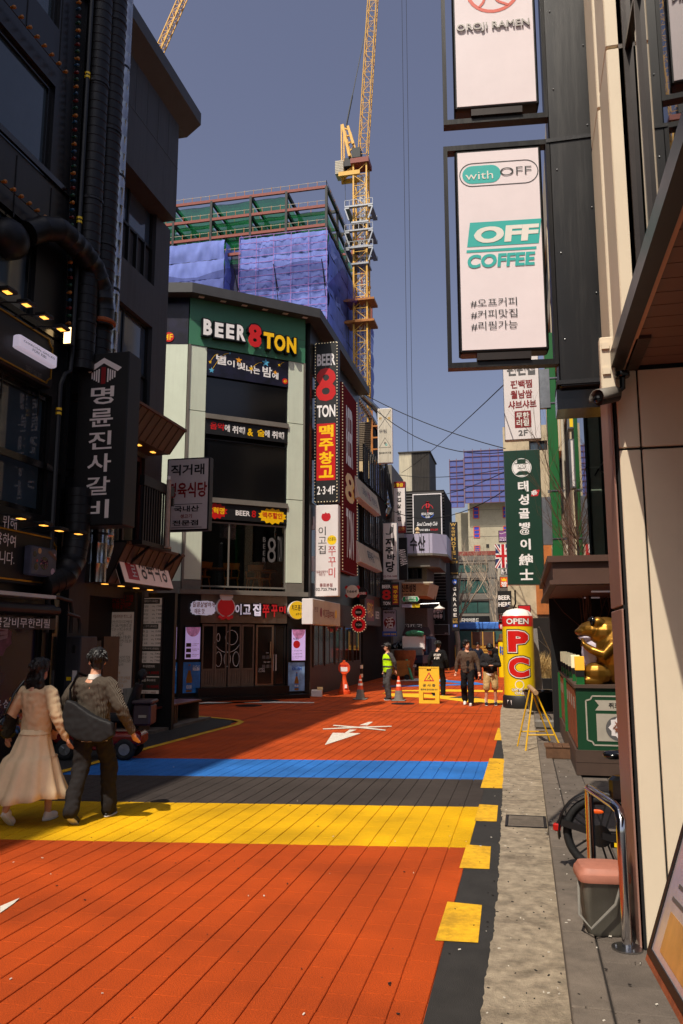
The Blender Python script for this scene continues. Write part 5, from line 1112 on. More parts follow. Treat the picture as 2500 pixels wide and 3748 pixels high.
r=sign('projecting_sign','tall black projecting sign with large white vertical Korean letters and roof emblem',a[0],a[1],a[2]-.02,a[3],cc,rz=0,d=.42,casing=M.black,face=M.black,frame=.02,texts=[(ch,.27,.2+.131*i,.73,.305+.131*i,M.sign_white,.02) for i,ch in enumerate('명륜진사갈비')],shapes=(polyshape([(.5,.03),(.86,.095),(.78,.115),(.5,.062),(.22,.115),(.14,.095)],M.sign_white),rectshape(.455,.085,.545,.185,M.ink_dkred)))
w=a[2]-a[0]-.02;h=a[3]-a[1]
for i in range(4):
 for s_ in (-1,1):
  q=MB();x=s_*(w*.09+i*w*.045);q.box(x-w*.014,-.009,h*(.825+i*.008),x+w*.014,-.007,h*(.905-i*.006));q.make('emblem_bar',M.sign_white,r)
q=MB();q.box(-w/2-.5,.15,h*.3,-w/2,.25,h*.34);q.box(-w/2-.5,.15,h*.75,-w/2,.25,h*.79);q.make('bracket',M.dark_metal,r)
a=(-8.017,4.262,-6.952,5.975)
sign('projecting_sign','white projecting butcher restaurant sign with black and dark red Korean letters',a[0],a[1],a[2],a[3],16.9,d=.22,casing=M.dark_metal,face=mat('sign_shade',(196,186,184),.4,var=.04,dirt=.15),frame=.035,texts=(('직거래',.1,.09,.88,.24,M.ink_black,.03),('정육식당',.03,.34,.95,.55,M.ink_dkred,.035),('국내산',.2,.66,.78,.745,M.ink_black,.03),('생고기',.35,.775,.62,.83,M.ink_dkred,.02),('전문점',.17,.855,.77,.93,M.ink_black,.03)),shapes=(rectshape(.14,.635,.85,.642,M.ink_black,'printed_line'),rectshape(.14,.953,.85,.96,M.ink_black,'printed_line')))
mm('menu_face',(190,170,156),.5,var=.04,emit=.12)  # faint emission added to brighten the menu boards and their pale lettering
mm('menu_head',(70,64,52),.5,var=.05)
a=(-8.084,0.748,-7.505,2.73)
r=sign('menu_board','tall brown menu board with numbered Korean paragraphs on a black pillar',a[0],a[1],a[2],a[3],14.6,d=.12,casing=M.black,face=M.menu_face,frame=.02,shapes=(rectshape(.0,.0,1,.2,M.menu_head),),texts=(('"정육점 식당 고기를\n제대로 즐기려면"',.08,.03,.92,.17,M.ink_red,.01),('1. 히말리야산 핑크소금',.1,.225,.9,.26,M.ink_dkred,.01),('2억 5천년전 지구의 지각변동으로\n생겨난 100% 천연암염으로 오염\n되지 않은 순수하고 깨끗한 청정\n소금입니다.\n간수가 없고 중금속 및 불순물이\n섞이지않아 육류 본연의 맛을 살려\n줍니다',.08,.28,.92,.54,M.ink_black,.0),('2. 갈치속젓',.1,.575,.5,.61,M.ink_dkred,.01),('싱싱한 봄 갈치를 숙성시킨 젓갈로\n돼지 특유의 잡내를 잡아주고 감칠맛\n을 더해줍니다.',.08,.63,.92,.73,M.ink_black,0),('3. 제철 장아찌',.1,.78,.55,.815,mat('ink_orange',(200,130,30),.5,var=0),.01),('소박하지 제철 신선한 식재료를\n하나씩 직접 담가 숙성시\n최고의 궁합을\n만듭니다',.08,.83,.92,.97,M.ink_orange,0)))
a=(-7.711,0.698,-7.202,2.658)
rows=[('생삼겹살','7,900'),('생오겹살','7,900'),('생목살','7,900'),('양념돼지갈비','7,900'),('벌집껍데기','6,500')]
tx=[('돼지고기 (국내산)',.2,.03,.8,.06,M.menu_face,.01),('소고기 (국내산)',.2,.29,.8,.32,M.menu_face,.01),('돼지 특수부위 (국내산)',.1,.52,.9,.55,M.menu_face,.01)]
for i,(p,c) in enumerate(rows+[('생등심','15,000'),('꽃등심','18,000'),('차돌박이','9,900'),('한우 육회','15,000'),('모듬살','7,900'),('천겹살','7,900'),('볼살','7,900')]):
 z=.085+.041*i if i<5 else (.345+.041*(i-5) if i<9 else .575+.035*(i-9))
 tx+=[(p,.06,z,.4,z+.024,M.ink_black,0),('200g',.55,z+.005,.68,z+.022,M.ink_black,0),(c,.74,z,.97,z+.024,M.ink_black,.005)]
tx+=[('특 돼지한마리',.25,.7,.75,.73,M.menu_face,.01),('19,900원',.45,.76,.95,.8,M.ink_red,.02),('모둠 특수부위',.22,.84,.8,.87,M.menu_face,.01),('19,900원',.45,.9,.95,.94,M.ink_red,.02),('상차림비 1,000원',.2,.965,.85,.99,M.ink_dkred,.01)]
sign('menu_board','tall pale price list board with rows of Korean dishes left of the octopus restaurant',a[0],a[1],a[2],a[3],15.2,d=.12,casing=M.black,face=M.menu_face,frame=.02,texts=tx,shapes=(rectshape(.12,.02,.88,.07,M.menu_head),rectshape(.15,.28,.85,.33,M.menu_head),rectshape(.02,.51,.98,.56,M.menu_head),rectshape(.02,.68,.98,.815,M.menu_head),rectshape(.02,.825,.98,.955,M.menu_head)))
a=(-7.795,0.515,-7.601,2.246)
sign('menu_board','narrow brown notice board edge-on behind the price list board',a[0],a[1],a[2]+.05,a[3],16.4,d=.06,casing=M.wood_brown,face=mat('notice_brown',(120,98,76),.6,var=.15),frame=.02,texts=(('메뉴',.2,.3,.8,.34,M.ink_black),('안내',.2,.5,.8,.54,M.ink_black)))
a=(-7.713,1.074,-7.533,1.395)
sign('paper_notice','small no smoking paper notice between the two menu boards',a[0],a[1],a[2],a[3],14.9,d=.01,casing=M.sign_white,face=M.sign_white,frame=.005,texts=(('흡연금지',.1,.15,.9,.35,M.ink_black),('No smoking',.1,.45,.9,.6,M.ink_red)))
for i,(x,y,lab) in enumerate(((-7.75,14.75,'black steel pillar holding the brown menu board'),(-7.3,15.35,'black steel pillar holding the price list board'))):
 t=thing('pillar',lab,'pillar',(x,y,0));add_box((-.3,0,.0,.3,.12,2.75),'post',M.black,t)
t=thing('bench','long low dark red wooden bench with panel legs on the left kerb','bench',(-7.5,16.1,0),0)
for k in range(2):
 add_cbox((-.28+.005,-1.28+k*1.285,.42,.3,.0+k*1.285,.46,.006),'seat',mat('bench_top',(92,44,34),.3,var=.3,vs=5),t)
for y_ in (-1.25,-.05,.05,1.2):
 add_box((-.24,y_-.02,0,.27,y_+.02,.42),'leg',M.wood_brown,t)
add_box((-.2,-1.2,.02,-.17,1.2,.42),'back_panel',M.matt_black,t)
q=MB();q.box(-7.95,14.6,-.02,-7.05,17.6,.05);q.box(-24,17.6,-.02,-8.2,18.6,.045);struct(q,'kerb',M.kerb_stone)
q=MB();q.box(-8.2,-2,-.02,-7.0,12.2,.06);struct(q,'left_step',M.asphalt_dark)
def adopt(tmp,root):
 bpy.context.view_layer.update()
 K=root.matrix_world.inverted()@tmp.matrix_world
 for ch in list(tmp.children):
  b=ch.matrix_basis.copy();ch.parent=root;ch.matrix_basis=K@b
 bpy.data.objects.remove(tmp)
def frame_at(x,y,rz):
 o=bpy.data.objects.new('frame',None);C.objects.link(o);o.location=(x,y,0);o.rotation_euler=(0,0,R(rz));return o
mm('pale_green',(208,216,196),.4,var=.05,vs=1.5,streak=.12)
mm('sign_green',(62,122,92),.5,var=.08,vs=1.5,streak=.1)
mm('steel_brushed',(150,140,130),.3,.9,var=.3,vs=1.2,streak=.2)
mm('stone_grey',(112,106,98),.6,var=.12,vs=2,dirt=.25)
mm('letter_side',(14,14,16),.4,var=0)
mm('letter_red',(196,24,24),.35,var=.03);mm('letter_yellow',(250,196,12),.35,var=.03);mm('letter_white',(238,234,232),.35,var=.03)
mm('night_print',(20,18,40),.35,var=.9,vs=2.2)
B8=thing('corner_pub_building','four storey corner building with pale green pilasters, green fascia and big BEER 8 letters','building',(-6.75,25,0),39.7)
sL,sR=-4.22,-.22
zE0=(-4.246,12.524)[1];zE1=zE0+.32
zG0=(-4.208,10.983)[1]
a=[(-2.304,10.523)[1],(-2.295,10.062)[1],(-2.269,8.805)[1],(-2.266,8.633)[1],(-2.257,8.183)[1],(-2.254,8.039)[1],(-2.216,6.141)[1],(-2.213,5.966)[1],(-2.203,5.503)[1],(-2.202,5.416)[1],(-2.161,3.38)[1]]
pl0=(-3.629,7.167)[0];pl1=(-0.805,7.451)[0]
zB=(-2.158,3.228)[1]
q=MB()
wc=[(-6.95,25.2),(-9.85,22.7),(-14.8,21.55),(-16,30),(-12,33.4),(-6.95,33.4)]
tmp=frame_at(0,0,0);q.prism([(x,y) for x,y in wc],a[8]+.1,zE0-.05,'z');q.prism([(-9.0,27.4),(-12.6,24.6),(-15,24),(-16,30),(-12,33.4),(-9,33.4)],.1,a[8]+.1,'z')
q.make('building_block',M.matt_black,tmp);adopt(tmp,B8)
eave=[(-6.35,24.75),(-9.75,21.9),(-15,20.75),(-15,21.6),(-9.95,22.75),(-6.9,25.3),(-6.9,33.6),(-6.35,33.6)]
tmp=frame_at(0,0,0);q=MB();q.prism(eave,zE0,zE1,'z');q.prism([(x*.985-.1,y+.12) for x,y in wc],zE1-.02,zE1+.1,'z');q.make('roof_eave',M.grey_trim,tmp)
adopt(tmp,B8)
for k in range(6):
 q=MB();x=sL+.3+k*.72;q.box(x-.09,-.3,zE0-.012,x+.09,-.18,zE0-.002);q.make('soffit_light',M.sign_white,B8)
add_box((sL,-.05,zG0,sR,.3,zE0),'fascia_panel',M.sign_green,B8)
add_box((sL,-.052,zE0-.75,sR,-.05,zE0-.74),'panel_joint',M.grey_trim,B8)
for x0,x1 in ((sL+.06,pl0),(pl1,sR-.05)):
 zz=[zG0,a[2]+.05,a[6]+.15,zB+.35]
 for k in range(3):
  add_box((x0,-.03,zz[k+1]+.012,x1,.3,zz[k]-.012),'pilaster_panel',M.pale_green,B8)
 add_box((x0,-.035,zB,x1,.3,zB+.34),'pilaster_base',M.stone_grey,B8)
for x in (sL,sR-.05):
 add_box((x,-.06,zB,x+.06,.3,zG0),'corner_trim',M.stone_grey,B8)
add_box((pl0,-.08,a[3]+.02,pl1,.1,a[2]),'ledge',M.stone_grey,B8)
add_box((pl0,-.08,a[7]+.02,pl1,.1,a[6]),'ledge',M.stone_grey,B8)
add_box((sL-.1,-.22,zB-.08,sR+.1,.3,zB+.06),'ledge',M.stone_grey,B8)
fwin(B8,pl0,a[2],pl1,a[0],1,1,.04,M.dark_metal,M.gloss_black,y=.05,d=.06)
fwin(B8,pl0,a[6],pl1,a[5],1,1,.04,M.dark_metal,M.gloss_black,y=.05,d=.06)
fwin(B8,pl0,a[10],pl1,a[9],1,1,.05,M.stone_grey,M.glass_clear,y=.05,d=.06,xs=[pl0+(pl1-pl0)*.32])
q=MB();q.box(pl0-.3,2.6,a[10]-.3,pl1+.3,2.7,a[9]+.2);q.box(pl0-.35,.3,a[10]-.3,pl0-.3,2.7,a[9]+.2);q.box(pl1+.3,.3,a[10]-.3,pl1+.35,2.7,a[9]+.2);q.box(pl0-.35,.12,a[10]-.2,pl1+.35,2.7,a[10]-.12);q.make('dining_room',M.matt_black,B8)
def bn(nm,z0,z1,m,x0=pl0,x1=pl1,y=-.02):
 q=MB();q.box(x0+.02,y,z0,x1-.02,y+.03,z1);return q.make(nm,m,B8)
W_=pl1-pl0
b1=bn('star_banner',a[1],a[0]+.42,M.night_print)
z0,z1=a[1],a[0]+.42;H_=z1-z0
for s_,f0,f1,zb,zt in (('별',.11,.23,.35,.72),('이',.24,.33,.33,.58),('빛',.36,.46,.28,.55),('나는',.47,.64,.2,.5),('밤',.67,.79,.15,.55),('에',.79,.87,.12,.38)):
 txt(s_,B8,pl0+f0*W_,z0+zb*H_+.12*H_,pl0+f1*W_,z0+zt*H_+.12*H_,-.024,M.letter_white,.03)
def star(cx,cz,r,m,y=-.026):
 q=MB();pts=[(cx+(r if i%2==0 else r*.42)*math.sin(i*math.pi/5),y,cz+(r if i%2==0 else r*.42)*math.cos(i*math.pi/5)) for i in range(10)]
 q.add([(cx,y,cz)]+pts,[(0,1+(i+1)%10,1+i) for i in range(10)]);q.make('printed_star',m,B8)
mm('print_blue',(90,180,220),.4,var=0);mm('print_orange',(240,160,30),.4,var=0)
for fx,fz,r,k in ((.06,.2,.1,'print_blue'),(.04,.5,.06,'letter_yellow'),(.38,.75,.12,'print_orange'),(.53,.5,.09,'letter_yellow'),(.71,.82,.14,'print_blue'),(.83,.5,.08,'print_orange'),(.88,.82,.06,'letter_yellow'),(.27,.95,.04,'print_blue')):
 star(pl0+fx*W_,z0+fz*H_,r,M[k])
for fx,fz,fx2,fz2 in ((.04,.5,.13,.85),(.06,.2,.26,.95),(.53,.5,.66,.8),(.88,.8,.94,.95)):
 q=MB();p=[(pl0+(fx+(fx2-fx)*t)*W_,-.023,z0+(fz+(fz2-fz)*math.sin(t*1.57))*H_) for t in (0,.25,.5,.75,1)]
 for u_,v_ in zip(p[:-1],p[1:]):q.bar(u_,v_,.002,.012)
 q.make('printed_trail',M.letter_yellow,B8)
q=MB();q.disc((pl0+.955*W_,-.028,z0+.22*H_),.1,'y',20,t=.003);q.make('floor_badge',M.letter_red,B8)
txt('4F',B8,pl0+.935*W_,z0+.15*H_,pl0+.977*W_,z0+.28*H_,-.03,M.letter_yellow,.02)
bn('music_banner',a[4]-.02,a[3]-.0,M.black)
z0,z1=a[4],a[3];H_=z1-z0
for s_,f0,f1,k,zb in (('음악',.06,.23,'letter_red',.3),('에',.23,.29,'letter_white',.25),('취해',.32,.47,'letter_white',.2),('&',.50,.57,'letter_yellow',.15),('술',.62,.71,'letter_yellow',.2),('에',.71,.77,'letter_white',.2),('취해',.80,.95,'letter_white',.18)):
 txt(s_,B8,pl0+f0*W_,z0+zb*H_,pl0+f1*W_,z0+(zb+.55)*H_,-.024,M[k],.03)
bn('discount_banner',a[8]-.02,a[7]+.0,M.black)
z0,z1=a[8],a[7];H_=z1-z0
def burst(cx,cz,w,h,m,y):
 q=MB();n=28;pts=[(cx+w*(1 if i%2 else .84)*math.cos(2*math.pi*i/n),y,cz+h*(1 if i%2 else .78)*math.sin(2*math.pi*i/n)) for i in range(n)]
 q.add([(cx,y,cz)]+pts,[(0,1+i,1+(i+1)%n) for i in range(n)]);q.make('printed_burst',m,B8)
burst(pl0+.14*W_,z0+.5*H_,.42,.27,M.letter_red,-.023);burst(pl0+.82*W_,z0+.42*H_,.5,.27,M.letter_yellow,-.023)
txt('값혁명',B8,pl0+.05*W_,z0+.3*H_,pl0+.25*W_,z0+.75*H_,-.026,M.letter_yellow,.03)
txt('맥주할인',B8,pl0+.7*W_,z0+.25*H_,pl0+.94*W_,z0+.68*H_,-.026,M.letter_red,.03)
txt('BEER',B8,pl0+.38*W_,z0+.3*H_,pl0+.55*W_,z0+.65*H_,-.026,M.letter_white,.03)
txt('8',B8,pl0+.57*W_,z0+.24*H_,pl0+.62*W_,z0+.72*H_,-.026,M.letter_red,.03)
txt('TO'+'N',B8,pl1-.28,a[9]-1.15,pl1-.12,a[9]-.35,-.0+.075,M.ink_grey)
txt('B\nE\nE\nR',B8,pl1-.78,a[9]-1.2,pl1-.68,a[9]-.4,.075,M.ink_grey);txt('8',B8,pl1-.62,a[9]-1.2,pl1-.34,a[9]-.4,.075,M.ink_grey)
def chan(s_,x0,z0,x1,z1,m,bold=.05):
 bold=.06;x0-=.03;x1+=.04;z0-=.02;z1+=.02
 txt(s_,B8,x0,z0,x1,z1,-.22,M.letter_side,bold+.055,thick=.0,name='letter_rim')
 o=txt(s_,B8,x0-.01,z0-.01,x1+.01,z1+.01,-.07,M.letter_side,bold+.05,thick=.15,name='letter_box')
 txt(s_,B8,x0+.03,z0+.03,x1-.03,z1-.03,-.226,m,bold,name='letter_face')
lp=[((-3.826,11.286),(-3.553,11.831)),((-3.447,11.28),(-3.168,11.791)),((-3.074,11.3),(-2.808,11.811)),((-2.713,11.298),(-2.425,11.844)),((-2.317,11.162),(-1.875,11.974)),((-1.794,11.194),(-1.436,11.768)),((-1.417,11.183),(-1.033,11.754)),((-0.967,11.182),(-0.635,11.747))]
for(c0,c1),ch,k in zip(lp,'BEER8TO'+'N',['letter_white']*4+['letter_red']+['letter_yellow']*3):
 chan(ch,c0[0],c0[1],c1[0],c1[1],M[k],.05)
zf=(-2.139,2.293)[1];zs=(-2.101,0.38)[1]
fx0=(-3.589,2.697)[0];fx1=(-0.769,2.744)[0]
add_box((sL,.0,0,fx0-.02,.35,zB-.08),'granite_wall',M.black_panel,B8);add_box((fx1+.02,.0,0,sR,.35,zB-.08),'granite_wall',M.black_panel,B8)
add_box((fx0,-.02,zf,fx1,.3,zB-.08),'metal_fascia',M.steel_brushed,B8)
q=MB();q.box(sL-.05,-.5,0,sR+.05,.3,.12);q.box(fx0-.1,-.28,.12,fx1,.3,zs);q.make('step',M.black_panel,B8)
q=MB();q.box(fx0,1.6,zs,fx1,1.7,zf);q.box(fx0,.3,zs-.1,fx1,1.7,zs);q.make('restaurant_interior',M.matt_black,B8)
mm('door_wood',(112,92,78),.5,var=.15,vs=6)
dx=[((-3.515,1.315)[0],(-3.124,1.311)[0]),((-3.106,1.311)[0],(-2.726,1.307)[0]),((-2.674,1.307)[0],(-2.27,1.303)[0]),((-2.252,1.303)[0],(-1.842,1.299)[0])]
zw=(-2.551,0.905)[1]
for i,(x0,x1) in enumerate(dx):
 q=MB();f=.05
 q.box(x0,.02,zs,x0+f,.08,zf-.03);q.box(x1-f,.02,zs,x1,.08,zf-.03);q.box(x0+f,.02,zf-.1,x1-f,.08,zf-.03);q.box(x0+f,.02,zw-.04,x1-f,.08,zw+.02);q.box(x0+f,.02,zs,x1-f,.08,zs+.08)
 d=q.make('folding_door',M.door_wood,B8)
 add_box((x0+f,.05,zw+.02,x1-f,.055,zf-.1),'pane',M.gloss_black,d)
 for k in range(4):
  q=MB();w=(x1-x0-2*f)/4;q.box(x0+f+w*k+.006,.035,zs+.08,x0+f+w*(k+1)-.006,.06,zw-.04);q.make('plank',M.door_wood,d)
def ringline(cx,cz,rx,rz_,m,y=.046,t=.014,a0=0,a1=360):
 q=MB();n=24;p=[(cx+rx*math.cos(R(a0+(a1-a0)*i/n)),y,cz+rz_*math.sin(R(a0+(a1-a0)*i/n))) for i in range(n+1)]
 for u_,v_ in zip(p[:-1],p[1:]):q.bar(u_,v_,.002,t)
 q.make('drawn_line',m,B8)
cx=(dx[1][1]+dx[2][0])/2
ringline(cx,zw+1.0,.45,.5,M.letter_white,a0=200,a1=340);ringline(cx,zw+1.62,.38,.2,M.letter_white,a0=0,a1=180)
ringline(cx+.12,zw+.95,.2,.22,M.letter_white);ringline(cx-.3,zw+.95,.05,.12,M.letter_white)
for k in (-.28,0,.28):ringline(cx+k,zw+.3,.1,.22,M.letter_white)
g0=(-1.788,1.299)[0];g1=(-1.197,1.294)[0]
dd=fwin(B8,g0,zs,g1,zf-.05,1,1,.06,M.steel_brushed,M.gloss_black,y=.02,d=.06,name='glass_door')
q=MB();q.bar((g1-.12,-.03,zs+.85),(g1-.12,-.03,zs+1.35),.03);q.make('handle',M.wood_light,dd)
txt('DO',dd,g0+.35,zs+.98,g0+.43,zs+1.02,.04,M.letter_white);txt('DO NOT',dd,g0+.28,zs+.7,g0+.5,zs+.74,.04,M.letter_white);txt('OPEN\nCLOSE',dd,g0+.1,zs+.42,g0+.32,zs+.54,.04,M.letter_white)
q=MB()
for i in range(3):
 for z in (.82,.54):q.box(g0+.22+i*.14,.038,zs+z,g0+.33+i*.14,.04,zs+z+.1)
q.make('sticker',M.ink_grey,dd)
add_box((g0+.58,.037,zs+.45,g0+.7,.039,zs+.95),'sticker',M.sign_white,dd)
fwin(B8,g1+.02,zs,fx1-.02,zf-.05,1,1,.05,M.dark_metal,M.gloss_black,y=.02,d=.06)
lt=[((-2.544,2.531),(-2.312,2.886)),((-2.287,2.551),(-2.016,2.875)),((-1.964,2.505),(-1.681,2.916)),((-1.645,2.458),(-1.396,2.888)),((-1.352,2.478),(-1.117,2.893)),((-1.085,2.602),(-0.845,2.846))]
rs=thing('restaurant_sign','row of raised white and red Korean letters with red emblem above the folding doors','sign',(-6.75,25,0),39.7)
mm('letter_lit',(220,214,235),.4,emit=.25,var=0);mm('letter_lit_red',(190,30,36),.4,emit=.12,var=0)
for(c0,c1),ch,k in zip(lt,'이고집쭈꾸미',['letter_lit']*3+['letter_lit_red']*3):
 txt(ch,rs,c0[0]-.01,c0[1]-.01,c1[0]+.01,c1[1]+.01,-.03,M.letter_side,.06,thick=.07,name='letter_box')
 txt(ch,rs,c0[0]+.01,c0[1]+.01,c1[0]-.01,c1[1]-.01,-.105,M[k],.045,name='letter_face')
e0=(-2.84,2.776)
q=MB();q.disc((e0[0],-.14,e0[1]),.3,'y',28,t=.1);q.make('emblem_disc',M.letter_white,rs)
q=MB();q.disc((e0[0],-.15,e0[1]),.27,'y',28,t=.012);
for k in range(5):q.disc((e0[0]-.18+.09*k,-.15+.0005*k,e0[1]-.3-(.04 if k in (1,3) else 0)),.055,'y',12,t=.012)
q.make('emblem_face',M.letter_lit_red,rs)
q=MB()
for dx_,dz_,r_ in ((-.13,.33,.09),(0,.37,.1),(.13,.33,.09)):q.disc((e0[0]+dx_,-.155-.0005*r_*10,e0[1]+dz_),r_,'y',16,t=.012)
q.box(e0[0]-.14,-.1575,e0[1]+.2,e0[0]+.14,-.143,e0[1]+.33);q.make('emblem_cap',M.letter_white,rs)
e1=(-0.494,2.714)
r2=thing('round_sign','round yellow lit sign with black Korean lettering at the right end of the restaurant fascia','sign',(-6.75,25,0),39.7)
q=MB();q.disc((e1[0],-.2,e1[1]),.29,'y',30,t=.18);q.make('casing',M.letter_white,r2)
q=MB();q.disc((e1[0],-.205,e1[1]),.28,'y',30,t=.006);q.make('face_panel',mat('sign_yellow_lit',(235,190,30),.4,var=.02,emit=.12),r2)
txt('치즈퐁듀',r2,e1[0]-.2,e1[1]-.02,e1[0]+.22,e1[1]+.17,-.209,M.ink_black,.01);txt('&쭈꾸미',r2,e1[0]-.05,e1[1]-.17,e1[0]+.2,e1[1]-.08,-.209,M.ink_black)
e2=((-3.929,2.512),(-3.158,2.953))
r3=thing('slogan_sign','white cloud shaped sign with red Korean handwriting left of the red emblem','sign',(-6.75,25,0),39.7)
q=MB();n=30;cxs,czs=(e2[0][0]+e2[1][0])/2,(e2[0][1]+e2[1][1])/2;wz_,hz_=(e2[1][0]-e2[0][0])/2,(e2[1][1]-e2[0][1])/2
q.prism([(cxs+wz_*(abs(math.cos(2*math.pi*i/n))**.5)*(1 if math.cos(2*math.pi*i/n)>0 else -1)*(1.0 if i%2 else .93),czs+hz_*(abs(math.sin(2*math.pi*i/n))**.6)*(1 if math.sin(2*math.pi*i/n)>0 else -1)*(1 if i%2 else .92)) for i in range(n)],-.12,-.02,'y');q.make('casing',M.letter_lit,r3)
txt('달콤살벌하게',r3,cxs-wz_*.85,czs+.02,cxs+wz_*.9,czs+hz_*.8,-.124,M.ink_dkred,.02,shear=.1);txt('매운 맛',r3,cxs-wz_*.7,czs-hz_*.8,cxs+wz_*.1,czs-.02,-.124,M.ink_dkred,.02)
mm('screen',(196,170,224),.2,var=.1,emit=.38);mm('screen_pic',(170,110,150),.3,var=.5,vs=8,emit=.25)
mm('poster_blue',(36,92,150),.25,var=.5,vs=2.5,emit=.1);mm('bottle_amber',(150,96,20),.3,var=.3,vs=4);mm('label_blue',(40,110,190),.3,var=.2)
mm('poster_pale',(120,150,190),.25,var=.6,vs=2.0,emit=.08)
def screen(lab,parentxy,rz,x0,z0,x1,z1,kind):
 r=thing('menu_screen',lab,'screen',(parentxy[0],parentxy[1],0),rz,'lit menu screens of the restaurant')
 w,h=x1-x0,z1-z0
 add_cbox((x0-.03,-.1,z0-.03,x1+.03,-.0,z1+.03,.008),'casing',M.gloss_black,r)
 add_box((x0,-.105,z0,x1,-.098,z1),'display',M.screen,r)
 q=MB();q.add([(x0+w*.5,-.107,z1)]+[(x0+w*(.5+.48*math.cos(t)),-.107,z1+h*.3*math.sin(t)) for t in [math.pi+math.pi*i/12 for i in range(13)]],[(0,i+1,i+2) for i in range(12)]);q.make('dish_picture',M.screen_pic,r)
 if kind==0:
  txt('치즈퐁듀',r,x0+.08*w,z0+.66*h,x0+.5*w,z0+.74*h,-.108,M.ink_black,.01)
  q=MB();q.disc((x0+.35*w,-.109,z0+.52*h),.12,'y',16,t=.001);q.make('price_burst',M.ink_red,r)
  for k in range(3):txt(['1. 이고집쭈꾸미','2. 삼겹쭈꾸미','3. 새우쭈꾸미'][k],r,x0+.06*w,z0+(.3-.1*k)*h,x0+.75*w,z0+(.335-.1*k)*h,-.108,M.ink_black)
  for k in range(3):txt(['1인 10,000원','1인 11,000원','1인 12,000원'][k],r,x0+.12*w,z0+(.265-.1*k)*h,x0+.5*w,z0+(.285-.1*k)*h,-.108,M.ink_dkred)
 else:
  for k in range(3):
   q=MB();z=z0+(.38-.17*k)*h;q.box(x0+.06*w,-.1065,z,x0+.4*w,-.1062,z+.12*h);q.make('dish_photo',M.wood_dark,r)
   txt(['이고집쭈꾸미','삼겹쭈꾸미','새우쭈꾸미'][k],r,x0+.48*w,z+.08*h,x0+.93*w,z+.115*h,-.108,M.ink_dkred,.01)
   txt(['14,000원','15,000원','16,000원'][k],r,x0+.48*w,z+.035*h,x0+.8*w,z+.065*h,-.108,M.ink_dkred,.01)
def beer_poster(lab,parentxy,rz,x0,z0,x1,z1,pale=False):
 r=thing('beer_poster',lab,'poster',(parentxy[0],parentxy[1],0),rz,'beer posters on the restaurant wall')
 w,h=x1-x0,z1-z0
 add_box((x0,-.03,z0,x1,.0,z1),'sheet',M['poster_pale' if pale else 'poster_blue'],r)
 bx=x0+w*(.5 if pale else .35);q=MB();bw=w*(.13 if pale else .17);bh=h*(.62 if pale else .9)
 y=-.034;P_=[(bw,0),(bw,.5),(bw*.45,.72),(bw*.38,1),(-bw*.38,1),(-bw*.45,.72),(-bw,.5),(-bw,0)]
 q.poly([(bx+p[0],y,z0+.03*h+p[1]*bh) for p in reversed(P_)]);q.make('printed_bottle',M.bottle_amber,r)
 q=MB();q.add([(bx-bw,y-.002,z0+.1*h),(bx+bw,y-.002,z0+.1*h),(bx+bw,y-.002,z0+.1*h+bh*.25),(bx-bw,y-.002,z0+.1*h+bh*.25)],[(0,1,2,3)]);q.add([(bx-bw*.4,y-.002,z0+.03*h+bh*.78),(bx+bw*.4,y-.002,z0+.03*h+bh*.78),(bx+bw*.36,y-.002,z0+.03*h+bh*.95),(bx-bw*.36,y-.002,z0+.03*h+bh*.95)],[(0,1,2,3)]);q.make('printed_label',M.label_blue,r)
 txt('KRUSH',r,bx-bw*.9,z0+.14*h,bx+bw*.9,z0+.14*h+bh*.13,y-.004,M.letter_white,.04)
 tx0=x0+w*(.2 if pale else .55)
 txt('Crush on',r,tx0,z0+.85*h,tx0+w*(.6 if pale else .4),z0+.9*h,y-.004,M['letter_white' if not pale else 'ink_blue'],.02)
 txt('KRUSH',r,tx0,z0+.72*h,tx0+w*(.6 if pale else .4),z0+.83*h,y-.004,M['letter_white' if not pale else 'ink_blue'],.05)
p=[(-4.064,1.224),(-3.615,2.157),(-4.074,0.234),(-3.56,1.13),(-0.628,1.144),(-0.164,2.102),(-0.702,0.193),(-0.146,1.079)]
screen('lit menu screen with three dish photos left of the folding doors',(-6.75,25),39.7,p[0][0],p[0][1],p[1][0],p[1][1],1)
beer_poster('blue beer poster with tilted bottle left of the folding doors',(-6.75,25),39.7,p[2][0],p[2][1],p[3][0],p[3][1])
screen('lit menu screen right of the glass door on the building corner',(-6.75,25),39.7,p[4][0],p[4][1],p[5][0],p[5][1],0)
beer_poster('pale blue beer poster with upright bottle right of the glass door',(-6.75,25),39.7,p[6][0],p[6][1],p[7][0],p[7][1],True)
cL=(-6.75+sL*math.cos(R(39.7)),25+sL*math.sin(R(39.7)))
tmp=frame_at(cL[0],cL[1],12.8)
add_box((-5,0,zB,-1.2,.3,zE0),'dark_cladding',M.black_panel,tmp)
add_box((-1.2,-.02,zB+.3,-.02,.3,zG0-.0),'pilaster_panel',M.pale_green,tmp)
q=MB();q.box(-1.2,-.03,zG0,-.02,.3,zE0);o=q.make('star_panel',M.night_print,tmp)
add_box((-1.25,-.03,a[6]-.6,-1.2,.0,zG0),'trim',M.stone_grey,tmp)
add_box((-5,-.1,zB-.08,0,.3,zB+.3),'ledge',M.stone_grey,tmp)
add_box((-5,0,0,0,.3,zB-.08),'granite_wall',M.black_panel,tmp)
add_box((-5,-.45,0,-.05,.0,.12),'step',M.stone_grey,tmp)
q=MB();q.disc((-.62,-.05,zG0+.22),.16,'y',20,t=.015);q.make('floor_badge',M.letter_red,tmp)
txt('4F',tmp,-.74,zG0+.12,-.5,zG0+.32,-.053,M.letter_yellow,.03)
adopt(tmp,B8)
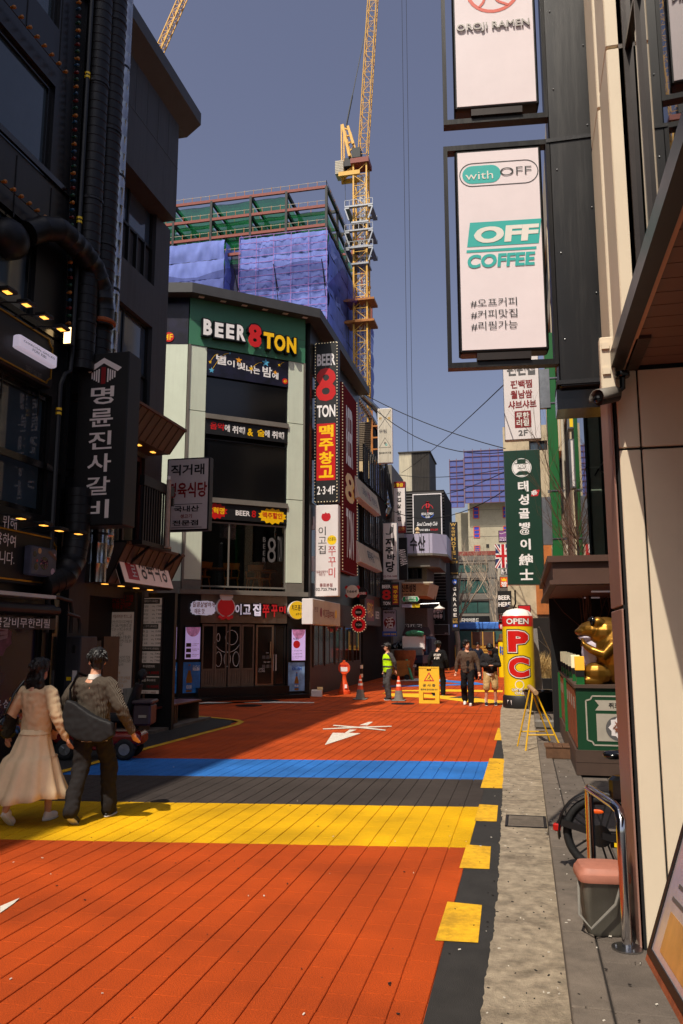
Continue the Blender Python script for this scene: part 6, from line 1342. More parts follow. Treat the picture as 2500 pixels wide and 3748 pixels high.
screen('lit menu screen with round price burst at the left end of the restaurant',(cL[0]-.0,cL[1]),12.8,-.62,p[0][1]+.0,-.06,p[1][1],0)
beer_poster('blue beer poster with two bottles at the left end of the restaurant',(cL[0],cL[1]),12.8,-.66,p[2][1],-.04,p[3][1])
r=thing('leaf_sign','green leaf shaped lit sign with purple ball at the far left of the restaurant front','sign',(cL[0],cL[1],0),12.8)
z=(-3.887,2.774)[1]
q=MB();q.prism([(-.55+.42*math.cos(R(t))*1.0-.0+.25*math.sin(R(t))*-.55,z+.16*math.sin(R(t))-.14*math.cos(R(t))) for t in range(0,360,15)],-.1,-.02,'y');q.make('leaf',mat('leaf_teal',(70,110,110),.4,var=.3,vs=8,emit=.1),r)
q=MB();q.disc((-.72,-.13,z+.1),.14,'y',18,t=.08);q.make('ball',mat('ball_purple',(130,30,80),.4,emit=.1,var=.1),r)
tmp=frame_at(-6.8,0,90)
hol=[(25.5,8.9,28.6,10.9),(25.5,6.3,28.6,8.2),(25.5,3.6,28.6,5.6)]
fwall(tmp,'street_wall',M.black_panel,25.15,3.1,33.5,zE0,hol,th=.15)
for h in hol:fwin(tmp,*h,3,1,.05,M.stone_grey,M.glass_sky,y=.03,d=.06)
add_box((25.2,-.05,0,33.5,.3,3.1),'ground_floor_wall',M.wood_dark,tmp)
for k in range(5):
 q=MB();x=25.5+k*1.55
 fwin(tmp,x,.9,x+1.35,2.3,2,1,.06,M.wood_dark,M.glass_sky if k<3 else M.glass_dark,y=-.09,d=.03)
adopt(tmp,B8)
q=MB()
def wood_chair(lab,x,y,z,rz):
 t=thing('wooden_chair',lab,'chair',(0,0,0),0,'wooden chairs by the upstairs pub window')
 c,s_=math.cos(R(39.7)),math.sin(R(39.7));t.location=(-6.75+x*c-y*s_,25+x*s_+y*c,z);t.rotation_euler=(0,0,R(39.7+rz))
 add_cbox((-.24,-.22,.43,.24,.22,.48,.015),'seat',M.chair_wood,t)
 for a_ in (-1,1):
  for b_ in (-1,1):
   q=MB();q.tube([(a_*.18,b_*.17,.43),(a_*.23,b_*.22,0)],[.022,.016],8);q.make('leg',M.chair_wood,t)
  q=MB();q.tube([(a_*.24,-.2,.66),(a_*.25,.1,.68),(a_*.22,.22,.7)],.022,8);q.tube([(a_*.22,-.15,.45),(a_*.24,-.15,.66)],.018,6);q.make('armrest',M.chair_wood,t)
 q=MB();q.add([(-.24,.2,.72),(.24,.2,.72),(.26,.25,.92),(-.26,.25,.92),(-.24,.23,.72),(.24,.23,.72),(.26,.28,.92),(-.26,.28,.92)],[(0,1,2,3),(7,6,5,4),(0,4,5,1),(1,5,6,2),(2,6,7,3),(3,7,4,0)]);q.tube([(0,.21,.47),(0,.23,.75)],[.07,.05],6,flat=.3)
 q.make('backrest',M.chair_wood,t);return t
mm('chair_wood',(196,120,40),.4,var=.2,vs=6)
fz=a[10]-.1
wood_chair('wooden armchair at the right edge of the upstairs pub window',pl1-.55,.75,fz,20)
wood_chair('wooden armchair in the middle of the upstairs pub window',pl0+2.0,.7,fz,-30)
wood_chair('wooden armchair left of the middle one behind the upstairs pub window',pl0+1.3,.9,fz,160)
wood_chair('wooden armchair at the left edge of the upstairs pub window',pl0+.25,.8,fz,200)
for lab,x in (('round wooden table between chairs behind the right half of the upstairs window',pl0+2.45),('round wooden table in the left half of the upstairs window',pl0+.8)):
 t=thing('pub_table',lab,'table',(-6.75+x*math.cos(R(39.7))-1.1*math.sin(R(39.7)),25+x*math.sin(R(39.7))+1.1*math.cos(R(39.7)),fz),0)
 q=MB();q.lathe([(.46,.72),(.48,.74),(.46,.76)],n=24);q.make('tabletop',M.chair_wood,t);q=MB();q.lathe([(.2,0),(.05,.05),(.04,.7)],n=12);q.make('leg',M.dark_metal,t)
a_=(-6.752,6.331,-5.938,11.977)
h=a_[3]-a_[1];w=a_[2]-a_[0]
r=sign('projecting_sign','tall black bulb-edged projecting sign reading BEER 8 over a red Korean panel',a_[0],a_[1],a_[2],a_[3],25.6,d=.35,casing=M.grey_trim,face=M.black,frame=.02,shapes=(rectshape(.1,.515,.9,.865,M.letter_red),),texts=[('BEER',.1,.075,.9,.15,M.letter_white,.04),('8',.06,.165,.92,.375,M.letter_red,.035),('TO'+'N',.1,.4,.9,.475,M.letter_white,.035)]+[(c,.2,.525+.083*i,.82,.6+.083*i,M.letter_yellow,.05) for i,c in enumerate('맥주창고')]+[('2·3·4F',.12,.9,.88,.95,M.letter_white,.02)])
mm('bulb_warm',(255,236,190),.3,emit=.25,var=0)
pb=MB();pb.sph((0,0,0),.018,6);proto=None
n=52
for i in range(n):
 for s_ in (-1,1):
  o=pb.make('bulb',M.bulb_warm,r) if proto is None else proto.copy()
  if proto is None:proto=o
  else:C.objects.link(o);o.parent=r
  o.location=(s_*(w/2-.02),-.014,h*(i+.5)/n)
for i in range(8):
 for z in (.03,h-.03):
  o=proto.copy();C.objects.link(o);o.parent=r;o.location=(-w/2+.05+(w-.1)*i/7,-.014,z)
q=MB();q.box(-w/2-.35,.1,h*.27,-w/2,.2,h*.33);q.box(-w/2-.35,.1,h*.66,-w/2,.2,h*.71);q.make('bracket',M.grey_trim,r)
a_=(-6.721,3.2,-5.917,6.249)
h=a_[3]-a_[1];w=a_[2]-a_[0]
r=sign('projecting_sign','white projecting restaurant sign with black and red Korean brush letters and phone number',a_[0],a_[1],a_[2],a_[3],25.6,d=.3,casing=M.sign_white,face=M.sign_white,frame=.015,texts=(('이\n고\n집',.15,.24,.5,.54,M.ink_black,.0),('쭈\n꾸\n미',.58,.46,.9,.8,M.ink_red,.0),('달콤살벌하게\n매운 맛',.08,.72,.56,.78,M.ink_dkred,0),('종로본점',.22,.86,.76,.9,M.ink_dkred,.02),('02.725.7969',.06,.91,.92,.94,M.ink_black,.02),('치즈퐁듀',.55,.36,.9,.4,M.ink_black,0)),shapes=(discshape(.48,.13,.2,M.ink_red),discshape(.38,.075,.08,M.paint_white,y=-.0095),discshape(.55,.07,.09,M.paint_white,y=-.0096),discshape(.73,.39,.2,M.ink_yellow)))
q=MB();q.box(-w/2-.4,.05,h*.28,-w/2,.25,h*.44);q.box(-w/2-.4,.05,h*.74,-w/2,.25,h*.88);q.make('bracket',M.sign_white,r)
a_=(24.165,2.214,27.997,2.218)
z1=(24.147,3.061)[1];z0=(24.164,2.26)[1]
sign('fascia_sign','beige fascia sign of the octopus restaurant running along the street side',-(a_[2]-a_[0])/2,0,(a_[2]-a_[0])/2,z1-z0,0,rz=90,d=.35,casing=M.sign_white,face=mat('sign_beige',(204,190,172),.4,var=.06,dirt=.2),frame=.02,origin=(-6.4,(a_[0]+a_[2])/2,z0),texts=(('본점',.05,.3,.16,.5,M.ink_dkred),('이고집',.34,.35,.55,.7,M.ink_dkred,.02),('쭈꾸미',.56,.4,.75,.75,M.ink_dkred,.02)),shapes=(discshape(.27,.5,.04,M.ink_dkred),discshape(.82,.5,.04,M.ink_yellow)))
a_=(28.961,3.706,31.756,3.881)
z1=(29.099,11.672)[1];z0=(29.099,4.327)[1]
r=sign('red_wall_sign','very tall dark red sign panel with BEER 8 letters flat on the street side',-(a_[2]-a_[0])/2,0,(a_[2]-a_[0])/2,z1-z0,0,rz=90,d=.2,casing=M.ink_dkred,face=mat('deep_red',(110,14,20),.9,spec=.1,var=.1,streak=.2),frame=.04,origin=(-6.55,(a_[0]+a_[2])/2,z0),texts=(('BEER',.25,.1,.7,.42,M.letter_white,.02,{'rot':0}),('8',.2,.46,.8,.62,M.letter_yellow,.04),('TO'+'N',.25,.66,.75,.92,M.letter_white,.02)))
h=z1-z0;w=a_[2]-a_[0]
for i in range(60):
 for s_ in (-1,1):
  o=proto.copy();C.objects.link(o);o.parent=r;o.location=(s_*(w/2-.03),-.014,h*(i+.5)/60);o.scale=(1.6,1.6,1.6)
XA=.57
mm('cream_panel',(222,206,180),.5,var=.04,vs=2,bump=.03,bs=200,dirt=.06)
mm('brown_panel',(150,112,98),.45,var=.06,vs=2,dirt=.05)
mm('glass_mirror',(10,13,14),.015,var=0,spec=1.0)
mm('soffit',(112,88,76),.6,var=.06)
mm('fascia_dark',(52,46,44),.35,.4,var=.15,vs=4,dirt=.2)
A=thing('cream_panel_building','cream and brown panelled building at the right edge with dark glass above a canopy','building',(.57,5.0,0),0)
zj=(0.732,2.946)[1]-0.0;xg=(0.732,2.946)[0]-.57
zc=3.44
def panel(par,x0,z0,x1,z1,m,y=0,th=.06,nm='wall_panel'):
 q=MB();q.cbox(x0,y,z0,x1,y+th,z1,.004);return q.make(nm,m,par)
g_=.008
for(x0,x1) in ((.035,xg-g_*.7),(xg+g_*.7,1.25),(1.27,2.4)):
 panel(A,x0,.1,x1,zj-g_,M.cream_panel);panel(A,x0,zj+g_,x1,zc,M.cream_panel)
add_box((.01,.03,.08,2.4,.5,zc),'wall_core',M.matt_black,A)
tmp=frame_at(.57,5.0,-90)
for a_,b_ in ((.08,1.98),(2.0,zc+.1)):
 panel(tmp,-.62,a_,-.03,b_,M.brown_panel)
add_box((-.64,.02,.08,-.02,.4,zc+.1),'wall_core',M.matt_black,tmp)
adopt(tmp,A)
q=MB();q.box(.07,.05,.05,5,.62,12);q.box(.2,-8,zc+.1,5,.05,12);q.make('building_block',M.matt_black,A)
tmp=frame_at(.62,0,-90)
fwin(tmp,-4.44,zc+.1,6,11.8,1,1,.03,M.fascia_dark,M.glass_mirror,y=.06,d=.05,xs=[-4.0,-2.6,-1.2,.2,1.6,3],zs=[5.2,7.4])
for x0,x1,nm in ((-5.49,-5.02,'jamb'),(-4.88,-4.46,'jamb')):
 q=MB();q.cbox(x0,-.03,zc+.1,x1,.1,5.25-.008,.006);q.cbox(x0,-.03,5.25+.008,x1,.1,12,.006);q.make(nm,M.cream_panel,tmp)
add_box((-5.49,.04,zc,-4.46,.12,12),'gap_strip',M.wood_dark,tmp)
adopt(tmp,A)
add_box((.0,-7,zc-.01,.075,-.02,zc+.09),'canopy_fascia',M.fascia_dark,A)
add_box((.075,-7,zc+.0,.1,-.02,zc+.05),'soffit_edge',mat('soffit_edge',(190,150,120),.5,var=.05),A)
for k in range(44):
 q=MB();y=-.02-.155*(k+1);q.box(.1,y+.004,zc+.02,2.4,y+.151,zc+.04);q.make('soffit_board',M.soffit,A)
add_box((.075,-7,zc+.051,2.4,0,zc+.09),'canopy_top',M.fascia_dark,A)
pz=(0.402,3.567)[1];pz2=(0.395,3.421)[1]
x0=(0.306,4.43)[0];x1=(0.618,4.397)[0]
t=thing('black_sign_pier','tall worn black metal sign pier mounted on the cream building, reaching out of the frame','sign frame',((x0+x1)/2,5.66,pz2))
w=x1-x0;h=12-pz2
mm('black_worn',(20,19,20),.35,.3,var=.3,vs=2,dirt=.0,streak=.6)
add_cbox((-w/2,.0,pz-pz2,w/2,.3,h,.01),'casing',M.black_worn,t)
add_box((-w/2-.02,.05,0,w/2+.02,.32,pz-pz2),'bottom_box',M.gloss_black,t)
q=MB()
for z in (.02,1.9,3.6):
 q.box(-w/2-.02,-.01,pz-pz2+z,w/2,.31,pz-pz2+z+.03)
q.make('trim',M.dark_metal,t)
for i in range(12):
 q=MB();q.sph((w/2-.03 if i%2 else -w/2+.05,-.003,.5+i*.33),.006,6);q.make('rivet',M.steel,t)
mm('lightbox',(224,212,214),.3,var=.06,vs=1.5,emit=.1)
mm('ink_coral',(214,96,78),.4,var=0);mm('ink_metal',(150,145,140),.35,.6,var=.2,vs=30)
def hang_sign(lab,bl,br_,tl,texts,shapes,top=None):
 w=(br_[0]-bl[0])/math.cos(R(5.7));h=(top or tl[1])-bl[1]
 r=sign('hanging_sign',lab,-w/2,0,w/2,h,0,rz=5.7,d=.13,casing=M.black_worn,face=M.lightbox,frame=.022,origin=((bl[0]+br_[0])/2,5.6,bl[1]),texts=texts,shapes=shapes)
 f=MB();a_=.052
 f.box(-w/2-a_-.03,.02,-.1,-w/2-a_,.1,h+.06);f.box(w/2+a_*.7,.02,-.1,w/2+a_*.7+.03,.1,h+.06)
 f.box(-w/2-a_,.02,-.1,w/2+a_*.7,.1,-.06);f.box(-w/2-a_,.02,h+.02,w/2+a_*.7,.1,h+.06)
 f.make('outer_frame',M.black_worn,r)
 b=MB()
 for z in (.12,.5,.86):b.box(w/2+a_*.7+.03,.03,h*z,w/2+a_*.7+.12,.09,h*z+.12)
 b.make('bracket',M.dark_metal,r)
 b=MB();b.box(-w*.3,.0,-.055,w*.3,.1,-.002);b.make('ballast_box',M.fascia_dark,r)
 return r,w,h
bl,br_,tl=(-0.389,3.842),(0.246,3.841),(-0.383,5.44)
def skewrect(a,b,c,e,m,nm='printed_panel',sk=.1,y=-.0085):
 def f(r,w,h):
  q=MB();hh=(e-b)*h;q.poly([(-w/2+a*w,y,h*(1-e)),(-w/2+c*w,y,h*(1-e)),(-w/2+c*w+sk*hh,y,h*(1-b)),(-w/2+a*w+sk*hh,y,h*(1-b))]);q.make(nm,m,r)
 return f
def pill(a,b,c,e,m,nm='printed_pill',y=-.008,rim=None):
 def f(r,w,h):
  q=MB();x0,x1=-w/2+a*w,-w/2+c*w;z0,z1=h*(1-e),h*(1-b);rr=(z1-z0)/2;zc_=(z0+z1)/2
  P_= lambda k:[(x1-rr+k*rr*math.cos(t),y,zc_+k*rr*math.sin(t)) for t in [-math.pi/2+math.pi*i/12 for i in range(13)]]+[(x0+rr+k*rr*math.cos(t),y,zc_+k*rr*math.sin(t)) for t in [math.pi/2+math.pi*i/12 for i in range(13)]]
  A_=P_(1)
  if rim:
   B_=[(p[0]+(0),p[1],zc_+(p[2]-zc_)*rim) if False else p for p in P_(rim)]
   n=len(A_);q.add(A_+B_,[(i,(i+1)%n,n+(i+1)%n,n+i) for i in range(n)])
  else:q.poly(A_)
  q.make(nm,m,r)
 return f
r,w,h=hang_sign('lit white hanging sign with teal OFF COFFEE logo and hashtags',bl,br_,tl,[('with',.12,.115,.44,.155,M.paint_white,.0),('OFF',.52,.105,.88,.145,M.ink_black,-.01),('OFF',.2,.395,.93,.475,M.paint_white,.06,{'shear':.12}),('COFFEE',.12,.53,.88,.595,M.ink_teal,.045,{'shear':.1}),('#오프커피',.14,.745,.66,.785,M.ink_black,.0),('#커피맛집',.14,.8,.66,.84,M.ink_black,.0),('#리필가능',.14,.855,.66,.895,M.ink_black,.0)],[pill(.05,.07,.96,.19,M.ink_black,rim=.93,nm='printed_outline'),pill(.085,.085,.53,.175,M.ink_teal),skewrect(.12,.37,.93,.49,M.ink_teal,sk=.13),skewrect(.11,.505,.9,.518,M.ink_teal,'printed_line')])
bl2,br2=(-0.382,5.78),(0.249,5.738)
hh=1.9
r,w,h=hang_sign('lit white hanging ramen sign with coral round emblem, topmost on the right',bl2,br2,None,[('OROJI RAMEN',.05,.625,.92,.665,M.ink_metal,.02,{'thick':.012})],[discshape(.5,.47,.33,M.ink_coral,ring=.87,nm='printed_ring'),rectshape(.33,.36,.67,.375,M.ink_coral),rectshape(.33,.405,.67,.418,M.ink_coral),rectshape(.33,.36,.36,.418,M.ink_coral),rectshape(.33,.44,.67,.453,M.ink_coral),rectshape(.33,.49,.67,.503,M.ink_coral),rectshape(.58,.503,.62,.515,M.ink_coral),linesh([(.4,.51),(.38,.53),(.33,.55)],.03,M.ink_coral),linesh([(.5,.5),(.56,.53),(.68,.55)],.03,M.ink_coral)],top=bl2[1]+hh)
bz_=(0.571,3.648)
t=thing('junction_box','small cream junction box with two clips above the security camera','box',(.545,4.93,bz_[1]-.14))
add_cbox((-.035,-.04,-.22,.05,.04,.12,.006),'box_body',M.cream_panel,t)
for z in (.06,-.1):
 add_box((-.025,-.055,z-.02,.02,-.04,z+.02),'clip',M.cream_panel,t)
t=thing('security_camera','grey bullet security camera under the canopy corner on the brown pier','camera',(.53,4.86,(0.564,3.259)[1]))
q=MB();q.tube([(-.05,-.07,-.05),(.06,.05,.0)],[.04,.04],14);auto(q.make('camera_body',M.fascia_dark,t))
q=MB();n=9
vs=[]
for(px_,py_,pz_),rr in (((-.065,-.09,-.05),.05),((.05,.035,.0),.05)):
 for i in range(n):
  a_=R(-20+220*i/(n-1));vs.append((px_+rr*math.cos(a_)*.75,py_-rr*math.cos(a_)*.65,pz_+rr*math.sin(a_)))
q.add(vs,[(i,i+1,n+i+1,n+i) for i in range(n-1)]);o=q.make('sun_hood',M.stone_grey,t);auto(o);o.modifiers.new('solid','SOLIDIFY').thickness=.004
q=MB();q.sph((-.057,-.077,-.052),.026,10);q.make('lens',M.gloss_black,t)
q=MB();q.tube([(.06,.04,.01),(.1,.03,.04),(.1,.02,.1)],.018,8);q.lathe([(.04,.1),(.045,.11),(.045,.13)],c=(.1,.02,0),n=12);auto(q.make('mount',M.gloss_black,t))
GB=thing('glass_building','glass fronted building with pale green steel columns and brown canopy behind the green post','building',(.98,12.2,0),0)
mm('pale_steel',(170,184,168),.4,var=.05);mm('glass_green',(58,78,76),.03,var=.15,vs=.6,spec=.8)
zt_=12
add_box((.2,.9,2.9,6,9,zt_),'building_block',M.matt_black,GB)
for k,z in enumerate((2.98,4.35,8.0)):
 z1_=(4.33,7.98,12)[k]
 for j in range(3):
  add_box((.0+j*1.4,0,z,1.385+j*1.4,.02,z1_),'glass_panel',M.glass_clear,GB)
for x in (.07,1.2):
 add_cbox((x,.2,2.9,x+.17,.5,zt_,.01),'column',M.pale_steel,GB)
add_box((.02,.4,2.9,.9,.5,zt_),'shade_wall',M.glass_green,GB)
for z in (4.34,7.99):
 for s_ in (-1,1):
  q=MB();q.tube([(.2,.18,z),(.28,.0,z+s_*.1)],.009,6);q.sph((.28,-.01,z+s_*.1),.02,8);q.make('spider_clip',M.steel,GB)
 q=MB();q.tube([(.14,.15,z-.1),(.2,.14,z)],.012,6);q.make('spider_arm',M.dark_metal,GB)
tmp=frame_at(.98,0,-90)
for j in range(4):
 for z,z1_ in ((2.98,4.33),(4.35,7.98),(8.0,12)):
  add_box((-14.3+.53*j,.0,z,-14.3+.53*j+.52,.03,z1_),'glass_panel',M.glass_mirror,tmp)
adopt(tmp,GB)
mm('canopy_brown',(86,62,52),.45,var=.1,dirt=.1)
q=MB();q.box(-.55,-.3,2.62,1.6,6,2.98);q.box(-.62,-.36,2.9,1.6,6.05,2.99);q.box(-.6,-.34,2.58,1.6,6.05,2.64);q.make('canopy',M.canopy_brown,GB)
add_box((-.5,-.2,2.57,1.6,5.9,2.585),'canopy_soffit',M.soffit,GB)
for k in range(2):
 add_box((.1,1.2+2*k,2.55,.4,1.35+2*k,2.568),'soffit_light',M.lightbox,GB)
add_box((-.5,3.6,.0,4,3.8,2.57),'shop_back_wall',M.matt_black,GB)
for k in range(5):
 add_box((.9+.0*k,-.2+.8*k,.08,.94,.58+.8*k,2.57),'shop_glass',M.glass_clear,GB)
 add_box((.88,-.22+.8*k,.08,.96,-.16+.8*k,2.57),'mullion',M.dark_metal,GB)
txt('태성',GB,.35,1.35,.75,1.55,-.36,M.letter_white,.04);txt('SINCE',GB,.42,1.22,.75,1.3,-.36,M.letter_white,.02)
PY=17.8
gb_=(0.751,1.308);gt_=(0.745,7.936)
mm('post_green',(22,96,44),.4,var=.08,vs=2)
t=thing('green_sign_post','tall dark green square steel post carrying the two vertical signs','post',(gb_[0]+.02,PY,.1))
add_cbox((-.11,-.06,0,.11,.12,gt_[1]+.6,.01),'post',M.post_green,t)
for z in ((0.741,7.553)[1],(0.748,6.981)[1],(0.756,4.996)[1],(0.77,3.939)[1]):
 q=MB();q.box(-.16,-.075,z-.1,.2,-.06,z-.07);q.box(-.16,.12,z-.1,.2,.14,z-.07);q.make('clamp',M.steel,t)
mm('sign_dkgreen',(10,52,36),.4,var=.06,vs=4)
a_=(-0.269,2.96,0.442,5.948)
sx1=(0.47,2.959)[0];sx0=(-0.317,2.971)[0]
r=sign('vertical_sign','dark green vertical sign with white Korean and Chinese letters and round gentleman emblem',sx0,a_[1],sx1,a_[3],17.7,d=.2,casing=M.galv,face=M.sign_dkgreen,frame=.012,texts=[('태',.37,.235,.66,.315,M.letter_white,.04),('성',.37,.335,.66,.415,M.letter_white,.04),('골',.37,.44,.66,.515,M.letter_white,.04),('뱅',.37,.545,.66,.59,M.letter_white,.04),('@',.38,.59,.64,.635,M.letter_white,.02),('이',.38,.665,.66,.745,M.letter_white,.04),('紳',.33,.775,.7,.86,M.letter_white,.04),('士',.34,.885,.7,.965,M.letter_white,.04),('春',.72,.31,.9,.345,M.letter_white,.02,{'rot':20}),('since 1971',.58,.08,.75,.095,M.ink_black,0,{'rot':-40})],shapes=(discshape(.49,.135,.27,M.letter_white),discshape(.49,.135,.25,M.sign_dkgreen,y=-.0095,ring=.96),rectshape(.37,.07,.6,.1,M.sign_dkgreen,y=-.0098),rectshape(.3,.1,.66,.106,M.sign_dkgreen,y=-.0098),discshape(.49,.128,.1,M.letter_white,y=-.0099),discshape(.44,.122,.045,M.ink_black,y=-.0105,ring=.8),discshape(.56,.122,.045,M.ink_black,y=-.0105,ring=.8),rectshape(.38,.138,.58,.142,M.ink_black,y=-.0105),polyshape([(.3,.185),(.42,.16),(.62,.16),(.74,.185),(.6,.19),(.4,.19)],M.sign_dkgreen,y=-.0098),skewrect(.71,.305,.9,.352,M.ink_red,sk=.35,y=-.0088)))
w=sx1-sx0;h=a_[3]-a_[1]
add_box((w/2,.02,h*.29,w/2+.2,.14,h*.64),'bracket_plate',M.galv,r)
a_=(-0.253,6.186,0.509,7.98)
r=sign('vertical_sign','white vertical restaurant sign with dark red Korean menu words and 2F',(-0.272,6.23)[0],a_[1],(0.521,6.216)[0],a_[3]+.35,17.7,d=.2,casing=M.galv,face=M.sign_white,frame=.012,texts=[('편편집',.1,.18,.9,.31,M.ink_grey,.06),('편백찜',.2,.36,.8,.45,M.ink_dkred,.04),('월남쌈',.2,.47,.8,.56,M.ink_dkred,.04),('샤브샤브',.12,.58,.9,.67,M.ink_dkred,.04),('무한\n리필',.33,.71,.69,.86,M.paint_white,.03),('2F',.37,.9,.63,.96,M.ink_grey,.03)],shapes=(rectshape(.29,.695,.74,.875,M.ink_dkred),))
add_box((.4,.02,.7,.62,.14,1.6),'bracket_plate',M.galv,r)
mm('beige_wall',(206,180,138),.8,var=.1,vs=.8,dirt=.3);mm('tin_white',(214,206,184),.6,var=.1,vs=1,streak=.55);mm('tin_dark',(62,58,54),.7,var=.2,vs=1.5,streak=.4)
mm('dirty_white',(196,188,170),.8,var=.12,vs=1,streak=.5);mm('brick_grey',(96,86,76),.85,var=.35,vs=14,bump=.3,bs=30)
mm('shade_wall',(38,35,34),.95,spec=.2,var=.2,vs=1);mm('lavender',(176,170,192),.45,var=.04,dirt=.1)
def tx(s,a,b,c,d,k,bo=.03,**kw):return (s,a,b,c,d,M[k],bo,kw)
def sg(lab,Y,r,texts,face='sign_white',casing='dark_metal',d=.25,shapes=(),name='projecting_sign',frame=.03):
 return sign(name,lab,r[0],r[1],r[2],r[3],Y,d=d,casing=M[casing],face=M[face],texts=texts,shapes=shapes,frame=frame)
def bld(name,lab,x0,x1,y0,y1,z1,m,cat='building',wins=(),side=None,z0=0,bands=()):
 t=thing(name,lab,cat,(x0,y0,z0))
 fwall(t,'front_wall',m,0,0,x1-x0,z1-z0,[(w[0]-x0,w[1]-z0,w[0]-x0+w[2],w[1]-z0+w[3]) for w in wins],th=.2)
 for w in wins:fwin(t,w[0]-x0,w[1]-z0,w[0]-x0+w[2],w[1]-z0+w[3],w[4],1,.06,M.dark_metal,w[5] if len(w)>5 else M.glass_sky,y=.06,d=.06)
 add_box((.005,.2,0,x1-x0-.005,y1-y0,z1-z0-.01),'building_block',m,t)
 for z,h,mk in bands:
  add_box((-.05,-.06,z-z0,x1-x0+.05,.0,z-z0+h),'band',M[mk],t)
 if side:
  xs=x1-x0 if side>0 else 0
  rows,ny,z00,dz=side_rows
  for r_ in range(rows):
   for k in range(ny):
    f=MB();g_=MB();ya=(y1-y0)*(k+.12)/ny;yb=(y1-y0)*(k+.88)/ny;za=z00+dz*r_;zb=za+dz*.62
    s_=side;X0=xs+s_*.0;
    for a_,b_,c_,e_ in ((ya,yb,za,za+.06),(ya,yb,zb-.06,zb),(ya,ya+.06,za,zb),(yb-.06,yb,za,zb),((ya+yb)/2-.03,(ya+yb)/2+.03,za,zb)):f.box(X0,a_,c_,X0+s_*.05,b_,e_)
    o=f.make('window',M.dark_metal,t);g_.box(X0+s_*.005,ya,za,X0+s_*.02,yb,zb);g_.make('pane',M.glass_sky,o)
 return t
side_rows=(0,0,0,0)
zN1=(36.981,10.252)[1];side_rows=(3,5,3.4,(zN1-3.6)/3)
side_rows=(3,5,3.3,2.7)
N1=bld('dark_building','narrow dark building with window strips right of the red sign panel',-12,-6.7,33.6,41,(34.545,9.088)[1],M.shade_wall,side=1)
for k in range(3):
 for j in range(14):
  add_box((5.36,.3+j*.52,3.3+2.7*k,5.4,.34+j*.52,5.0+2.7*k),'window_bar',M.grey_trim,N1)
def tilt_sign(lab,tl,tr,bl,X_,texts):
 y0,y1=tl[0],tr[0];h=tl[1]-bl[1]
 r=sign('tilted_sign',lab,-(y1-y0)/2,0,(y1-y0)/2,h,0,d=.3,casing=M.sign_white,face=M.dirty_white,frame=.02,origin=(X_,(y0+y1)/2,bl[1]),texts=texts)
 r.rotation_euler=(R(-12),0,R(90));return r
tilt_sign('upper tilted white fish restaurant sign with faded Korean brush letters',(31.311,8.473),(36.357,8.258),(30.741,7.52),-6.35,(('고등어',.2,.3,.42,.7,M.ink_grey,.02),('쌈',.45,.25,.58,.7,M.ink_dkred,.03),('전문점',.62,.35,.88,.75,M.ink_grey,.02)))
tilt_sign('lower tilted beige sign streaked with dirt between the window strips',(31.54,5.801),(36.612,5.773),(30.699,4.907),-6.35,(('제주바당',.38,.2,.66,.75,M.ink_black,.03),('과메기·제주전문',.68,.25,.95,.45,M.ink_grey,.01)))
a_=(-7.817,8.881,-6.899,10.421);b_=(-7.839,10.381,-6.998,12.431)
bld('rooftop_hut','beige rooftop hut catching the sun above the dark windowed building',a_[0]-1.5,a_[2],37.5,40.9,a_[3],M.beige_wall,z0=zN1-1.5)
t=thing('louvre_screen','rusty horizontal louvre screen box on the beige rooftop hut','screen',(b_[0]-.6,37.6,a_[3]))
w=b_[2]-b_[0]+.6;h=b_[3]-b_[1]
add_box((0,.25,0,w,2,h),'core',M.matt_black,t)
sl_=MB();sl_.box(0,0,0,w,.12,.05);so_=None
for i in range(22):
 o=sl_.make('slat',M.rust_louvre if 'rust_louvre' in M else mm('rust_louvre',(120,104,84),.7,var=.3,vs=4),t) if so_ is None else so_.copy()
 if so_ is None:so_=o
 else:C.objects.link(o);o.parent=t
 o.location=(0,0,h*i/22)
q=MB()
for x in (w+.02,w+.42):q.bar((x,-.05,-.2),(x,-.05,h+.5),.09)
for i in range(4):q.bar((w+.02,-.05,h*i/3.5),(w+.42,-.05,h*i/3.5),.07)
mm('crane_yellow',(226,172,64),.5,var=.15,vs=2);mm('orange_steel',(170,104,36),.6,var=.3)
q.make('ladder',M.orange_steel,t)
def tb(lab,pts,r,m,name='duct',cat='duct',rib=0,n=10,pn='pipe'):
 p0=pts[0];t=thing(name,lab,cat,p0);L=[tuple(Vector(p)-Vector(p0)) for p in pts]
 if rib:duct(t,pn,L,r,m,rib=rib,n=n)
 else:q=MB();q.tube(L,r,n);auto(q.make(pn,m,t))
 return t
def YP(Y,p):return (p[0],Y,p[1])
tb('smooth shiny duct slanting down to the billiard sign',[YP(36,(-7.628,13.769)),YP(38.5,(-6.817,13.21)),YP(38.6,(-6.74,12.733))],.16,M.duct_steel,rib=.8)
tb('ribbed shiny duct slanting down behind the louvre screen',[YP(36,(-7.628,13.565)),YP(37.3,(-7.15,12.82)),YP(38.3,(-6.789,12.159)),YP(38.5,(-6.733,11.289))],.14,M.duct_steel,rib=.15)
tb('crumpled silver duct dropping below the billiard sign',[YP(40,(-6.929,10.926)),YP(40,(-6.923,9.912)),YP(40,(-6.758,9.114)),YP(40,(-6.621,8.465)),YP(40,(-6.738,8.185)),YP(40,(-7.023,8.123))],.18,M.duct_steel,rib=.18)
tb('black flexible duct hanging in a hook beside the crumpled silver duct',[YP(40.3,(-6.822,10.986)),YP(40.3,(-6.588,9.665)),YP(40.2,(-6.481,8.635)),YP(40.1,(-6.614,8.01)),YP(40.1,(-6.928,7.921)),YP(40.1,(-7.098,8.212))],.13,M.rubber)
